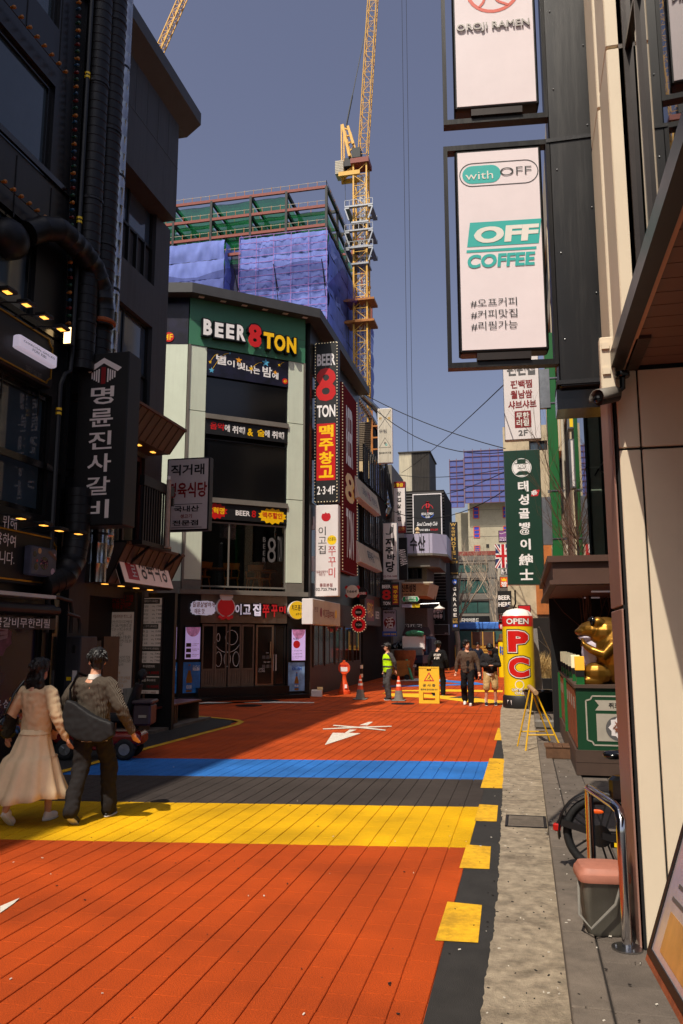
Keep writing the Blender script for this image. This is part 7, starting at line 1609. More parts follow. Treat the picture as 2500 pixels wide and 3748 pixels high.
bld('narrow_building','narrow grey building wall behind the hanging ducts',-11,-6.6,41.2,45.5,(-6.724,11.03)[1],M.stone_grey)
mk_=mm('sheet_green',(70,150,110),.6,var=.2)
a_=(-7.038,8.605,-6.672,9.018);t=thing('green_awning','small scrap of green awning sheet under the hanging ducts','awning',(a_[0],39.8,a_[1]));q=MB();q.add([(0,0,0),(a_[2]-a_[0],-.3,0),(a_[2]-a_[0],.5,.4),(0,.5,.5)],[(0,1,2,3)]);o=q.make('sheet',mk_,t);o.modifiers.new('s','SOLIDIFY').thickness=.02
sg('white billiard hall sign with crossed cues and a rack of ball outlines',37,(-6.591,10.175,-5.879,12.892),(tx('무림',.08,.39,.62,.46,'ink_grey',.02),tx('엘리베이터 이용',.08,.8,.92,.84,'ink_black',.02),tx('武',.08,.16,.3,.22,'ink_gold',.03),tx('林',.68,.16,.9,.22,'ink_gold',.03)),'dirty_white','sign_white',shapes=(linesh([(.1,.04),(.92,.36)],.03,M.ink_grey),linesh([(.9,.04),(.08,.36)],.03,M.ink_grey,y=-.011),linesh([(.5,.54),(.9,.72),(.1,.72),(.5,.54)],.02,M.ink_black),discshape(.5,.64,.08,M.ink_black,ring=.5),discshape(.58,.67,.08,M.ink_teal,ring=.5)))
sg('white vertical pork belly sign with red grade panel on top',42,(-6.699,7.43,-5.988,10.231),[tx('1등급',.15,.03,.82,.1,'ink_yellow',.03)]+[tx(c,.33,.19+.125*i,.66,.275+.125*i,'ink_black',.04) for i,c in enumerate('삼겹살맛집')]+[tx('-5777',.4,.9,.92,.96,'ink_gold',.02)],shapes=(rectshape(.0,.0,1,.125,M.ink_dkred),rectshape(.0,.87,1,1,M.ink_dkred)))
sg('white vertical Jeju seafood sign with big black letters and phone number',38.5,(-6.653,4.665,-5.921,7.486),(tx('제',.18,.27,.8,.41,'ink_black',.06),tx('주',.18,.43,.7,.54,'ink_black',.06),tx('바',.3,.55,.85,.66,'ink_black',.06),tx('당',.2,.68,.8,.87,'ink_black',.05),tx('02-734-1688',.04,.92,.96,.955,'ink_dkred',.02)),'sign_white','galv',shapes=(polyshape([(.2,.18),(.45,.2),(.55,.06),(.75,.09),(.7,.17),(.5,.21),(.25,.21)],M.ink_grey),))
sg('dark grey vertical bar sign with slanted white capital letters',42.3,(-6.435,4.939,-5.99,7.214),(tx('ARAWARA',-.5,.38,1.5,.55,'letter_white',.03,rot=-80),),'dark_metal')
r_=sg('square black BEER 8 sign with red Korean strip at its right',36.2,(-6.381,3.25,-5.506,4.382),(tx('BEER',.1,.1,.55,.24,'letter_white',.03),tx('8',.1,.3,.55,.7,'letter_red',.04),tx('TO'+'N',.14,.78,.52,.91,'letter_white',.03))+tuple(tx(c,.68,.14+.18*i,.92,.29+.18*i,'letter_yellow',.04) for i,c in enumerate('맥주창고')),'black',shapes=(rectshape(.64,.1,.96,.9,M.ink_dkred),))
sg('poster sign with a big red disc and white Chinese character',37.3,(-6.48,1.951,-5.818,3.173),(tx('제주바당',.12,.05,.88,.15,'ink_black',.04),tx('活',.22,.28,.78,.72,'letter_white',.03),tx('고등어회 전문점',.05,.89,.95,.97,'ink_yellow',.03)),'lavender',shapes=(discshape(.5,.5,.4,M.ink_dkred),rectshape(0,.82,1,1,M.ink_blue)))
a_=(-7.037,2.117,-5.509,6.921)
N3=bld('corner_restaurant_building','corner building with white fish market balcony sign and tall dark windows',-11.5,(-5.498,5.624)[0],47,51,(-5.458,7.982)[1],M.brick_grey,wins=[((-6.635,5.644)[0],(-6.639,5.32)[1],(-5.773,5.629)[0]-(-6.635,5.644)[0],(-6.623,6.539)[1]-(-6.639,5.32)[1],3,M.glass_dark),((-6.635,5.644)[0],3.6,1.6,1.3,2,M.glass_sky)])
x0_,z0_,x1_,z1_=(-6.657,6.74,-5.028,7.888)
t=thing('balcony_sign','white panelled balcony sign with black Korean brush letters wrapping the corner','sign',(x0_,46,z0_-.35))
q=MB();q.prism([(0,0),(x1_-x0_,0),(x1_-x0_+.75,.9),(x1_-x0_+.75,5),(0,5)],.35,.35+z1_-z0_,'z');q.make('casing',M.lavender,t)
q=MB();q.prism([(-.05,-.05),(x1_-x0_,-.05),(x1_-x0_+.8,.88),(x1_-x0_+.8,5),(-.05,5)],.22,.35,'z');q.prism([(0,.3),(x1_-x0_-.2,.3),(x1_-x0_+.3,1),(x1_-x0_+.3,5),(0,5)],-.4,.22,'z');q.make('soffit',M.stone_grey,t)
for k in range(4):
 q=MB();x=(x1_-x0_)*(k+.2)/3.6;q.box(x-.012,-.012,.36,x+.012,0,.35+z1_-z0_);q.make('panel_joint',M.grey_trim,t)
txt('수산',t,(x1_-x0_)*.2,.5,(x1_-x0_)*.75,.2+z1_-z0_,-.03,M.ink_black,.03)
q=MB();q.lathe([(.05,0),(.16,.08),(.05,.15),(.15,.25),(.12,.35),(.0,.45)],c=((x1_-x0_)*.45,.3,.35+z1_-z0_),n=12);q.make('finial',M.beige_wall,t)
x0_,z0_,x1_,z1_=(-6.815,4.201,-5.028,4.911)
t=thing('canopy_sign','beige sloping canopy with dark letters over the corner restaurant','sign',(x0_,44.5,z0_))
q=MB();w=x1_-x0_;h=z1_-z0_;q.add([(0,.3,0),(w*.88,.3,0),(w*.98,0,h),(0,0,h),(0,3,0),(w*.98,3,-.1),(w*1.1,3,h),(0,3,h)],[(0,1,2,3),(1,5,6,2),(3,2,6,7),(0,4,5,1)]);q.make('canopy_body',M.beige_wall,t)
txt('신촌설렁',t,w*.1,h*.3,w*.55,h*.9,-.02,M.ink_black,.03);txt('二層房 新寓二樓',t,w*.1,h*.05,w*.5,h*.2,.2,M.ink_grey,.02)
q=MB();q.bar((0,-.1,h*1.02),(w*1.1,-.1,h*1.02),.08,.08);q.make('ledge',M.dirty_white,t)
for i,c in enumerate('육식당'):
 u0=[(-6.68,2.244,-6.357,2.676),(-6.32,2.244,-5.998,2.675),(-5.961,2.243,-5.641,2.673)][i]
 sg(('first','middle','last')[i]+' of three white lit letter boxes over the stall awning',45.5,u0,(tx(c,.1,.1,.9,.9,'ink_black',.05),),'sign_white',frame=.02,d=.15,name='letter_box')
x0_,z0_,x1_,z1_=(-7.093,1.953,-5.294,2.233)
t=thing('stall_awning','dark maroon stall awning with string of small lights under the letter boxes','awning',(x0_-1,45.6,z0_));q=MB();q.add([(0,0,.6),(x1_-x0_+1,0,.5),(x1_-x0_+1.4,-1.2,.0),(0,-1.2,.15)],[(0,1,2,3)]);o=q.make('sheet',mm('maroon',(52,30,32),.8,var=.2),t);o.modifiers.new('s','SOLIDIFY').thickness=.03
bb=MB();bb.sph((0,0,0),.035,6);bo_=None
for i in range(18):
 o=bb.make('bulb',M.lamp_on,t) if bo_ is None else bo_.copy()
 if bo_ is None:bo_=o
 else:C.objects.link(o);o.parent=t
 o.location=(i*.13-.8,-1.25,-.05+.06*math.sin(i*1.9))
x0_,z0_,x1_,z1_=(-6.905,7.188,-4.992,11.288)
N4=bld('louvred_building','dark building clad in black horizontal louvres behind the comedy club board',x0_-2.4,x1_+.12,52.3,58,(-6.061,11.622)[1],M.shade_wall)
lv=MB();lv.box(0,-.06,0,x1_-x0_+2.5,.0,.07);lo=None
n=40;hz_=(-6.061,11.622)[1]
for i in range(n):
 o=lv.make('louvre',M.galv if 0 else M.grey_panel,N4) if lo is None else lo.copy()
 if lo is None:lo=o
 else:C.objects.link(o);o.parent=N4
 o.location=(0,0,hz_-.2-i*.2)
r_=sign('billboard','black comedy club billboard with red microphone emblem and white script',x0_,z0_,x1_,z1_,51.7,d=.3,casing=M.sign_white,face=M.black,frame=.06,texts=(tx('SEOUL COMEDY\nCLUB',.3,.31,.72,.395,'letter_white',.02),tx('Seoul Comedy Club',.14,.46,.84,.54,'letter_white',.01,shear=.2),tx('서울 코미디 클럽 &',.1,.57,.58,.605,'letter_white',.02),tx('라이브 음악',.6,.57,.86,.605,'ink_red',.03),tx('서울 코미디 클럽 리뷰 수 있는 전용\n공연 전문 클럽 안내',.25,.64,.85,.69,'ink_grey',.0),tx('STAND UP\nIMPROV LAUGH',.6,.76,.9,.81,'ink_grey',.0)),shapes=(discshape(.51,.28,.26,M.ink_blue,ring=.93,a0=-150,a1=-30),discshape(.51,.26,.2,M.ink_red,ring=.9,a0=10,a1=80),discshape(.51,.26,.2,M.ink_red,ring=.9,a0=100,a1=170),pill(.45,.13,.59,.26,M.ink_red,rim=.7),linesh([(.52,.27),(.52,.32)],.02,M.ink_red)))
a_=(-7.978,12.553,-5.887,14.408)
N5=thing('rooftop_shed','corrugated tin rooftop shed, half white and half painted dark','shed',(a_[0],53,a_[1]-1))
w=a_[2]-a_[0];h=a_[3]-a_[1]
for k in range(2):
 q=MB();n=12;xa,xb=(0,w*.42) if k==0 else (w*.42,w);
 for i in range(n):
  x=xa+(xb-xa)*i/n;d_=(xb-xa)/n;q.add([(x,0,0),(x+d_*.5,-.05,0),(x+d_,0,0),(x,0,h+1),(x+d_*.5,-.05,h+1),(x+d_,0,h+1)],[(0,1,4,3),(1,2,5,4)])
 q.make('tin_wall',M['tin_white' if k==0 else 'tin_dark'],N5)
q=MB();q.box(0,.02,-2,w,4,h+.98);q.box(w*.05,-.0,-2,w*.5,.015,-.02);q.make('core',M.tin_dark,N5)
add_box((-.05,-.12,h+1,w+.08,4.1,h+1.08),'roof',M.tin_dark,N5)
bld('dark_hotel_building','dark hotel building at the far left end of the street row',(-6.879,6.362)[0]-1,(-5.021,6.329)[0],56,63,(-5.785,8.27)[1],M.black_panel)
sg('black hotel billboard with glowing gold letters and floor note',54.8,(-6.404,4.616,-5.244,6.673),(tx('W',.1,.05,.5,.25,'ink_gold',.03),tx('W미란',.05,.3,.7,.5,'ink_gold',.04),tx('TEL',.35,.55,.8,.78,'ink_gold',.04),tx('프런트 3F',.45,.84,.97,.94,'ink_gold',.04)),'black','galv')
sg('tall narrow black hotel sign with gold neon letters',50,(-4.397,5.747,-3.875,9.1),[tx('W',.15,.02,.85,.08,'ink_gold',.03),tx('우',.3,.1,.7,.15,'ink_gold',.04),tx('미',.3,.16,.7,.21,'ink_gold',.04),tx('란',.3,.22,.7,.27,'ink_gold',.04)]+[tx(c,.25,.29+.085*i,.75,.36+.085*i,'ink_gold',.04) for i,c in enumerate('HOTEL')]+[tx('프런트 3F',.05,.73,.95,.78,'ink_gold',.03),tx('720-0385',.1,.95,.95,.98,'ink_gold',.02)],'black')
sg('tall narrow dark green GARAGE lounge bar sign with shield emblem',48,(-4.195,2.279,-3.748,5.418),[tx(c,.3,.175+.098*i,.72,.24+.098*i,'paint_white',.03) for i,c in enumerate('GARAGE')]+[tx('LOUNGE',.2,.76,.82,.785,'ink_gold',.02),tx('BAR',.2,.8,.82,.85,'ink_gold',.03),tx('1층',.35,.885,.65,.915,'letter_white',.03),tx('서울',.28,.06,.72,.1,'letter_white',.03)],'black',shapes=(polyshape([(.2,.04),(.5,.025),(.8,.04),(.8,.09),(.5,.135),(.2,.09)],M.ink_blue),rectshape(.2,.875,.8,.925,M.ink_blue)))
r_=(-5.687,2.069,-4.574,2.731);sg('wide black shop sign with small white lettering at the lower left row',50.5,r_,(tx('서울 커피점',.75,.8,.93,.88,'letter_white',.0),),'black','galv')
r_=(-5.857,2.975,-4.849,3.744);sg('row of white window letters of the club in two lines',50.2,r_,(tx('디클럽♡',.08,.12,.92,.45,'letter_white',.02),tx('한예매중',.08,.52,.92,.85,'letter_white',.02)),'gloss_black')
bld('low_shop','low dark shop front filling the left row behind the loaded truck',(-7.456,2.489)[0],(-4.679,2.48)[0],51,56,4.2,M.shade_wall)
p0=(-6.18,3.526);p1=(-4.078,3.574)
t=thing('street_lamp','grey horizontal bracket pole with a white bell lamp and street name sign','street lamp',(p0[0],40,p0[1]))
q=MB();q.tube([(-1.5,0,-.1),(p1[0]-p0[0],0,p1[1]-p0[1])],.035,8);auto(q.make('arm',M.galv,t))
q=MB();q.lathe([(.0,.0),(.03,-.06),(.04,-.12),(.26,-.24),(.27,-.28),(.12,-.3)][::-1],c=(p1[0]-p0[0],0,p1[1]-p0[1]),n=16);auto(q.make('lamp_shade',M.paint_white,t))
a_=(-5.937,3.642,-5.048,3.924);w=a_[2]-a_[0];h=a_[3]-a_[1]
t=thing('street_name_sign','green arrow shaped street name sign in Korean and Latin letters','sign',(a_[0],39.8,a_[1]))
for k,(i_,m_) in enumerate(((0,'letter_white'),(.02,'post_green2'))):
 if k:mm('post_green2',(10,150,90),.4,var=.03)
 q=MB();q.prism([(i_*2,h/2),(h*.35,i_),(w-h*.35,i_),(w-i_*2,h/2),(w-h*.35,h-i_),(h*.35,h-i_)],-.01-.012*k,-.01*k,'y');q.make('plate' if k==0 else 'face',M[m_],t)
txt('철물다리길',t,w*.2,h*.45,w*.8,h*.85,-.03,M.letter_white,.03);txt('Cheolmuldari-gil',t,w*.2,h*.12,w*.82,h*.38,-.03,M.letter_white,.02)
a_=(-5.956,3.362,-5.051,3.56);sg('small yellow and blue notice plates under the street name sign',39.9,a_,(tx('방범용CCTV작동중',.6,.2,.98,.8,'ink_black',.02),),'lavender',d=.05,shapes=(rectshape(.58,.05,1,.95,M.ink_yellow),),frame=.01)
t=thing('beer_eight_sign','red figure eight shaped BEER sign ringed with bulbs','sign',((-6.213,2.479)[0],30.5,(-6.215,2.081)[1]))
mm('red_lit',(200,16,26),.35,emit=.25,var=.05)
for k,z in enumerate((.27,.75)):
 q=MB();q.disc((0,-.1+.001*k,z),.3,'y',26,t=.2);q.make('casing',M.black,t)
 q=MB();q.disc((0,-.11-.001*k,z),.27,'y',26,t=.01);q.make('face_panel',M.red_lit,t)
 q=MB();q.disc((0,-.12-.001*k,z),.15,'y',22,t=.008);q.make('face_panel',M.black,t)
 txt(('TO'+'N','BEER')[k],t,-.11,z-.04,.11,z+.04,-.125,M.letter_white,.03)
 for i in range(18):
  o=proto.copy();C.objects.link(o);o.parent=t;o.location=(.285*math.cos(i*.349),-.12,z+.285*math.sin(i*.349));o.scale=(1.3,1.3,1.3)
for(lab,r_,c_,tx_) in (('round white beer sign crossed by red bars',(-6.268,3.581),'paint_white','1664'),('round black pilsner sign with red band',(-6.201,3.591),'black','PILSNER')):
 t=thing('round_beer_sign',lab,'sign',(r_[0],29.5 if tx_=='1664' else 31,r_[1]))
 if tx_=='1664':
  for a_ in (35,-35):
   q=MB();c,s_=math.cos(R(a_)),math.sin(R(a_));q.bar((-.32*c,-.02+.0005*a_,-.32*s_),(.32*c,-.02+.0005*a_,.32*s_),.04,.12);q.make('bar',M.ink_red,t)
 q=MB();q.disc((0,-.06,0),.24,'y',24,t=.08);q.make('plate',M[c_],t)
 if tx_!='1664':add_box((-.2,-.07,-.05,.2,-.061,.05),'band',M.ink_red,t)
 txt(tx_,t,-.17,-.05,.17,.05,-.075,M['ink_black' if tx_=='1664' else 'letter_white'],.02)
r_=(32.502,2.244,36.357,2.294);
sign('fascia_sign','brown pub fascia sign with yellow Korean letters on a red panel',-(r_[2]-r_[0])/2,0,(r_[2]-r_[0])/2,1.3,0,rz=90,d=.2,casing=M.wood_dark,face=M.wood_dark,frame=.02,origin=(-6.4,(r_[0]+r_[2])/2,(34.064,2.38)[1]),texts=(tx('맥주창고',.15,.25,.5,.75,'letter_yellow',.03),tx('BEER',.65,.5,.9,.75,'letter_white',.02)),shapes=(rectshape(.1,.15,.55,.85,M.ink_dkred),))
mm('end_grey',(120,114,104),.7,var=.1,vs=.6);mm('glass_teal',(60,90,84),.1,var=.3,vs=.5)
xL=(-6.143,7.3)[0];xR=(-2.221,7.229)[0]
ws=[]
for a_,b_ in (((-4.991,7.349),(-4.972,8.136)),((-5.032,5.598),(-5.004,6.771)),((-5.071,3.93),(-5.046,4.98))):
 ws.append((xL-.5,a_[1],(-2.762,7.239)[0]-xL+.5,b_[1]-a_[1],4,M.glass_teal))
E1=bld('end_building','grey office building with green tinted window bands closing the street',xL-3,xR,68,76,(-4.728,8.712)[1],M.end_grey,wins=ws,bands=(((-4.737,8.363)[1],.35,'stone_grey'),((-4.772,6.906)[1],.3,'stone_grey'),((-4.816,5.092)[1],.4,'stone_grey')))
a_=(-5.054,3.051,-2.78,3.716);sg('black shop sign with pale Korean diamond lettering on the end building',67.7,a_,(tx('다이아몬드',.0,.25,.62,.75,'paint_white',.03),),'black',name='fascia_sign')
bld('brick_column_building','narrow pale brick building right of the grey office building',xR+.02,xR+1.8,67,76,(-1.804,6.692)[1],M.brick_grey)
bld('red_roof_building','low building with red fascia and white parapet behind the office building',xL-3,xR+3,77,84,(-5.342,10.154)[1],M.dirty_white,bands=(((-5.352,9.732)[1],.4,'maroon_band'),)) if mm('maroon_band',(130,52,40),.7,var=.2) else 0
mm('net_blue',(88,98,160),.8,var=.15,vs=.5);mm('raw_concrete',(176,166,142),.9,var=.12,vs=.35,dirt=.35,bump=.1,bs=5);mm('tarp_blue',(40,60,170),.6,var=.15,vs=3)
cx0=(-7.21,11.314)[0];cx1=(-5.631,11.275)[0];cx2=(2.334,11.084)[0]
zt1=(-5.967,17.072)[1]
CT=thing('concrete_tower','unfinished raw concrete tower with blue safety nets round its top floors','building',(cx1,88,0))
q=MB();q.box(0,0,0,cx2-cx1,12,zt1+3.6);q.box(cx0-cx1,2.5,0,0,12,zt1-1);q.make('concrete_wall',M.raw_concrete,CT)
for k in range(7):
 q=MB();z=zt1-1.2-2.95*k;q.box(0,-.02,z,cx2-cx1,0,z+.03);q.make('pour_line',M.stone_grey,CT)
for(a_,b_) in (((-5.058,16.24),(-4.408,14.934)),((-5.055,14.073),(-4.377,12.781)),((-5.05,11.954),(-4.389,11.246)),((-1.859,16.183),(-1.226,14.888)),((-1.868,14.034),(-1.293,12.815))):
 o=fwin(CT,a_[0]-cx1,b_[1],b_[0]-cx1,a_[1],1,3,.08,mm('orange_tape',(200,80,50),.7,var=.1),M.tarp_blue,y=-.06,d=.07,pname='tarp')
for k in range(8):
 for(u0_,w_) in ((1.9,.3),(4.8,.3)):
  if k%2:add_box((u0_,-.03,zt1-2.5-2.9*k,u0_+w_,0,zt1-2.1-2.9*k),'hole',M.matt_black,CT)
def net(par,x0,z0,x1,z1,y,m,nx,nz,tube_m):
 add_box((x0,y,z0,x1,y+.04,z1),'net',m,par)
 for i in range(nx+1):
  q=MB();x=x0+(x1-x0)*i/nx;q.bar((x,y-.05,z0),(x,y-.05,z1+.2),.06);q.make('scaffold_pole',tube_m,par)
 for i in range(nz+1):
  q=MB();z=z0+(z1-z0)*i/nz;q.bar((x0,y-.06,z),(x1,y-.06,z),.05);q.make('scaffold_rail',tube_m,par)
n0=(-5.793,16.428,2.508,22.247);n1=(-7.445,16.079,-5.919,21.362)
mm('scaf_red',(112,70,80),.6,var=.2);mm('scaf_blue',(88,92,140),.6,var=.1)
net(CT,n0[0]-cx1,n0[1],n0[2]-cx1,n0[3],-1.5,M.net_blue,9,9,M.scaf_red)
net(CT,n1[0]-cx1,n1[1],n1[2]-cx1,n1[3],-1.0,M.net_blue,2,8,M.scaf_red)
R0=thing('window_strip_building','tall building with dark window strips behind the green post','building',(1.15,19,0))
mm('rust_white',(196,180,150),.7,var=.15,vs=1,dirt=.5)
tmp=frame_at(1.15,0,-90)
fwall(tmp,'street_wall',M.rust_white,-32,0,-18,17,[(-31.5+3.4*k,5.2+2.6*j,-28.6+3.4*k,7.1+2.6*j) for k in range(4) for j in range(4)],th=.2)
for k in range(4):
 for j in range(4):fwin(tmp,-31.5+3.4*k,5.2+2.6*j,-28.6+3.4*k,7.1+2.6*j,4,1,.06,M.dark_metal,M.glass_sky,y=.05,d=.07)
adopt(tmp,R0)
add_box((.2,-1,0,6,13,16.9),'building_block',M.shade_wall,R0)
tb('cream rain pipe beside the yellow sign',[(1.08,19.6,3.0),(1.08,19.6,7.2)],.04,M.dirty_white,name='rain_pipe',cat='pipe')
for lab,ys,(a_),h_,k_ in (('yellow board with black emblem high on the right facade',15.3,(0.947,5.753,1.07,6.255),0,'ink_yellow'),('plain white light box below the yellow board',15.3,(0.951,4.608,1.049,5.551),0,'sign_white')):
 sg(lab,ys,a_,(),k_,'galv',name='projecting_sign')
a_=(0.876,6.267,0.945,6.904);sg('cream tilted double panel sign high beside the green post',20,(0.974,6.415,1.061,7.471),(),'dirty_white','beige_wall',d=.8)
R1=bld('rusty_building','off-white building streaked with rust behind the green vertical sign',(-0.608,7.988)[0],2.2,34,42,(0.09,10.816)[1],M.rust_white,wins=[((0.474,9.775)[0],(0.472,9.716)[1],.75,.42,2,M.glass_blue)])
mm('rust_wall',(178,104,48),.8,var=.35,vs=1.2,streak=.4,dirt=.3)
a_=(0.533,2.787,1.389,8.958);q=MB();x_=(-0.608,7.988)[0]
for k in range(3):
 z=a_[1]+(a_[3]-a_[1])*k/3;add_box((a_[0]-x_,-.12,z+.02,a_[2]-x_,0,z+(a_[3]-a_[1])/3-.02),'rusty_sheet',M.rust_wall if k<2 else M.rust_white,R1)
bld('dark_low_building','low dark grey building with flat canopy behind the dry planter',(0.164,2.205)[0],2.5,31,33.5,(0.428,2.589)[1],M.shade_wall)
q=None
def far(lab,Y,r,texts,face,**kw):return sg(lab,Y,r,texts,face,**kw)
mm('mauve',(130,78,140),.5,var=.05);mm('sign_orange',(214,90,40),.5,var=.05);mm('navy',(32,38,92),.5,var=.05)
far('mauve pilates studio sign half hidden behind the green sign',36,(-0.974,6.086,-0.536,6.602),(tx('MAUVE\nPILATES',.08,.58,.98,.92,'letter_white',.01),),'mauve',shapes=(linesh([(.1,.22),(.3,.3),(.6,.2),(.95,.15)],.04,M.letter_white),))
r_=far('union flag sign hanging beside the green vertical sign',35.5,(-1.109,4.884,-0.472,5.921),(),'navy',d=.06,frame=.0,shapes=(linesh([(0,0),(1,1)],.2,M.letter_white,y=-.009),linesh([(1,0),(0,1)],.2,M.letter_white,y=-.0105),linesh([(0,0),(1,1)],.07,M.ink_red,y=-.012),linesh([(1,0),(0,1)],.07,M.ink_red,y=-.0135),rectshape(.32,0,.68,1,M.letter_white,y=-.0155),rectshape(0,.39,1,.61,M.letter_white,y=-.0165),rectshape(.4,0,.6,1,M.ink_red,y=-.0175),rectshape(0,.445,1,.555,M.ink_red,y=-.0185)))
far('small white floor sign below the union flag',35.5,(-0.918,4.565,-0.623,4.857),(tx('엘',.35,.08,.65,.42,'ink_black',.03),tx('2층',.2,.5,.8,.85,'ink_black',.03)),'sign_white')
far('orange sign with yellow crown and one white Korean letter',35,(-0.962,3.998,-0.585,4.474),(tx('짱',.15,.48,.85,.95,'letter_white',.04),),'sign_orange',shapes=(polyshape([(.25,.42),(.22,.15),(.38,.28),(.5,.1),(.62,.28),(.78,.15),(.75,.42)],M.ink_yellow),))
far('black BEER HERE sign over the yellow inflatable column',33,(-1.012,2.83,-0.456,3.736),(tx('BEER',.06,.2,.92,.4,'letter_white',.04),tx('HERE',.06,.5,.92,.7,'letter_white',.04)),'black')
far('small red sign with a white Korean letter below BEER HERE',33.2,(-1.003,2.543,-0.783,2.808),(tx('치',.2,.1,.8,.9,'letter_white',.04),),'ink_red')
far('round red emblem sign on a black board',33.3,(-1.015,2.128,-0.766,2.513),(tx('한',.25,.3,.7,.7,'letter_white',.04),),'black',shapes=(discshape(.5,.5,.46,M.letter_red),))
far('red tiled sign board behind the inflatable column top',32,(-0.213,2.427,0.28,3.115),(),'ink_red')
t=thing('wall_bracket_lamp','black curved bracket lamp above the yellow inflatable column','lamp',YP(30,(-0.279,3.581)))
q=MB();q.tube([(0,0,0),(0,0,-.5),(-.1,0,-.7),(-.3,0,-.75)],.03,8);q.lathe([(.05,.1),(.25,0),(.26,-.03)][::-1],c=(-.2,0,-.62),n=14);auto(q.make('lamp_body',M.gloss_black,t))
YC=150
mm('steel_red',(136,62,50),.6,var=.2);mm('steel_black',(30,34,34),.6,var=.2)
def net_mat(nm,col,tr):
 m=bpy.data.materials.new(nm);m.use_nodes=True;n=m.node_tree.nodes;l=m.node_tree.links;n.clear()
 o=n.new('ShaderNodeOutputMaterial');d=n.new('ShaderNodeBsdfDiffuse');t=n.new('ShaderNodeBsdfTransparent');u=n.new('ShaderNodeBsdfTranslucent');a=n.new('ShaderNodeMixShader');b=n.new('ShaderNodeMixShader')
 g=n.new('ShaderNodeTexNoise');g.inputs['Scale'].default_value=.35;g.inputs['Detail'].default_value=5;r=n.new('ShaderNodeMapRange');r.inputs['To Min'].default_value=.65;r.inputs['To Max'].default_value=1.35
 tc=n.new('ShaderNodeTexCoord');l.new(tc.outputs['Object'],g.inputs['Vector']);l.new(g.outputs['Fac'],r.inputs['Value']);s=n.new('ShaderNodeVectorMath');s.operation='SCALE';s.inputs[0].default_value=S(*col)[:3];l.new(r.outputs[0],s.inputs['Scale'])
 l.new(s.outputs[0],d.inputs['Color']);l.new(s.outputs[0],u.inputs['Color']);a.inputs[0].default_value=.35;b.inputs[0].default_value=tr
 l.new(d.outputs[0],a.inputs[1]);l.new(u.outputs[0],a.inputs[2]);l.new(a.outputs[0],b.inputs[1]);l.new(t.outputs[0],b.inputs[2]);l.new(b.outputs[0],o.inputs[0]);M[nm]=m;return m
net_mat('net_cloth',(150,166,244),.05);net_mat('net_green',(40,132,84),.3);net_mat('net_dark',(60,50,110),.55)
c0=(-37.258,95.641);c2=(-37.232,87.067);dz=(c0[1]-c2[1])/2
xs_=[(-37.255,94.647)[0],(-45.986,95.807)[0],(-53.946,96.865)[0],(-62.911,98.057)[0],(-71.648,99.218)[0],(-79.534,100.266)[0]]
CB=thing('steel_frame_building','steel frame high rise under construction with green nets on top and blue sheets below','building',(c0[0],YC,0))
D_=30;X0=c0[0]
ztop=c0[1];zn=(-37.224,84.503)[1]
add_box((xs_[-1]-X0,2,0,-.6,D_+20,zn-1),'floor_core',mm('deck_dark',(70,74,92),.9),CB)
for k in range(4):
 z=ztop-dz*k
 for j in range(4):
  y=D_*j/3
  q=MB();q.bar((xs_[-1]-X0,y,z),(0,y,z),.45,.6);q.make('beam',M['steel_red' if j in (0,3) else 'steel_black'],CB)
 for x in xs_:
  q=MB();q.bar((x-X0,0,z-.1),(x-X0,D_,z-.1),.5,.8);q.make('cross_beam',M.steel_black,CB)
 for i in range(len(xs_)-1):
  xa,xb=xs_[i+1]-X0,xs_[i]-X0
  for j in range(3):
   ya,yb=D_*j/3+.6,D_*(j+1)/3-.6
   q=MB();n=6;vs=[]
   for a in range(n+1):
    for b in range(n+1):
     s_=math.sin(math.pi*a/n)*math.sin(math.pi*b/n);vs.append((xa+.4+(xb-xa-.8)*a/n,ya+(yb-ya)*b/n,z-.7-.9*s_+rng.uniform(-.12,.12)))
   q.add(vs,[(a*(n+1)+b,(a+1)*(n+1)+b,(a+1)*(n+1)+b+1,a*(n+1)+b+1) for a in range(n) for b in range(n)])
   if not (i==0 and k==0):q.make('safety_net',M.net_green,CB)
 q=MB()
 for i in range(22):
  x=(xs_[-1]-X0)*i/21;q.bar((x,0,z),(x,0,z+1.5),.1)
  if i%3==0:q.bar((x,D_/3,z),(x,D_/3,z+1.4),.1)
 for i in range(9):q.bar((0,D_*i/8,z),(0,D_*i/8,z+1.5),.1)
 q.make('guard_post',M.orange_steel,CB,kind='stuff')
 q=MB();q.bar((xs_[-1]-X0,0,z+1.3),(0,0,z+1.3),.07);q.bar((0,0,z+1.3),(0,D_,z+1.3),.07);q.make('guard_line',M.dirty_white,CB)
for i,x in enumerate(xs_):
 for j in range(4):
  q=MB();q.bar((x-X0,D_*j/3,ztop-dz*4.2),(x-X0,D_*j/3,ztop),.5);q.make('column',M.steel_black,CB)
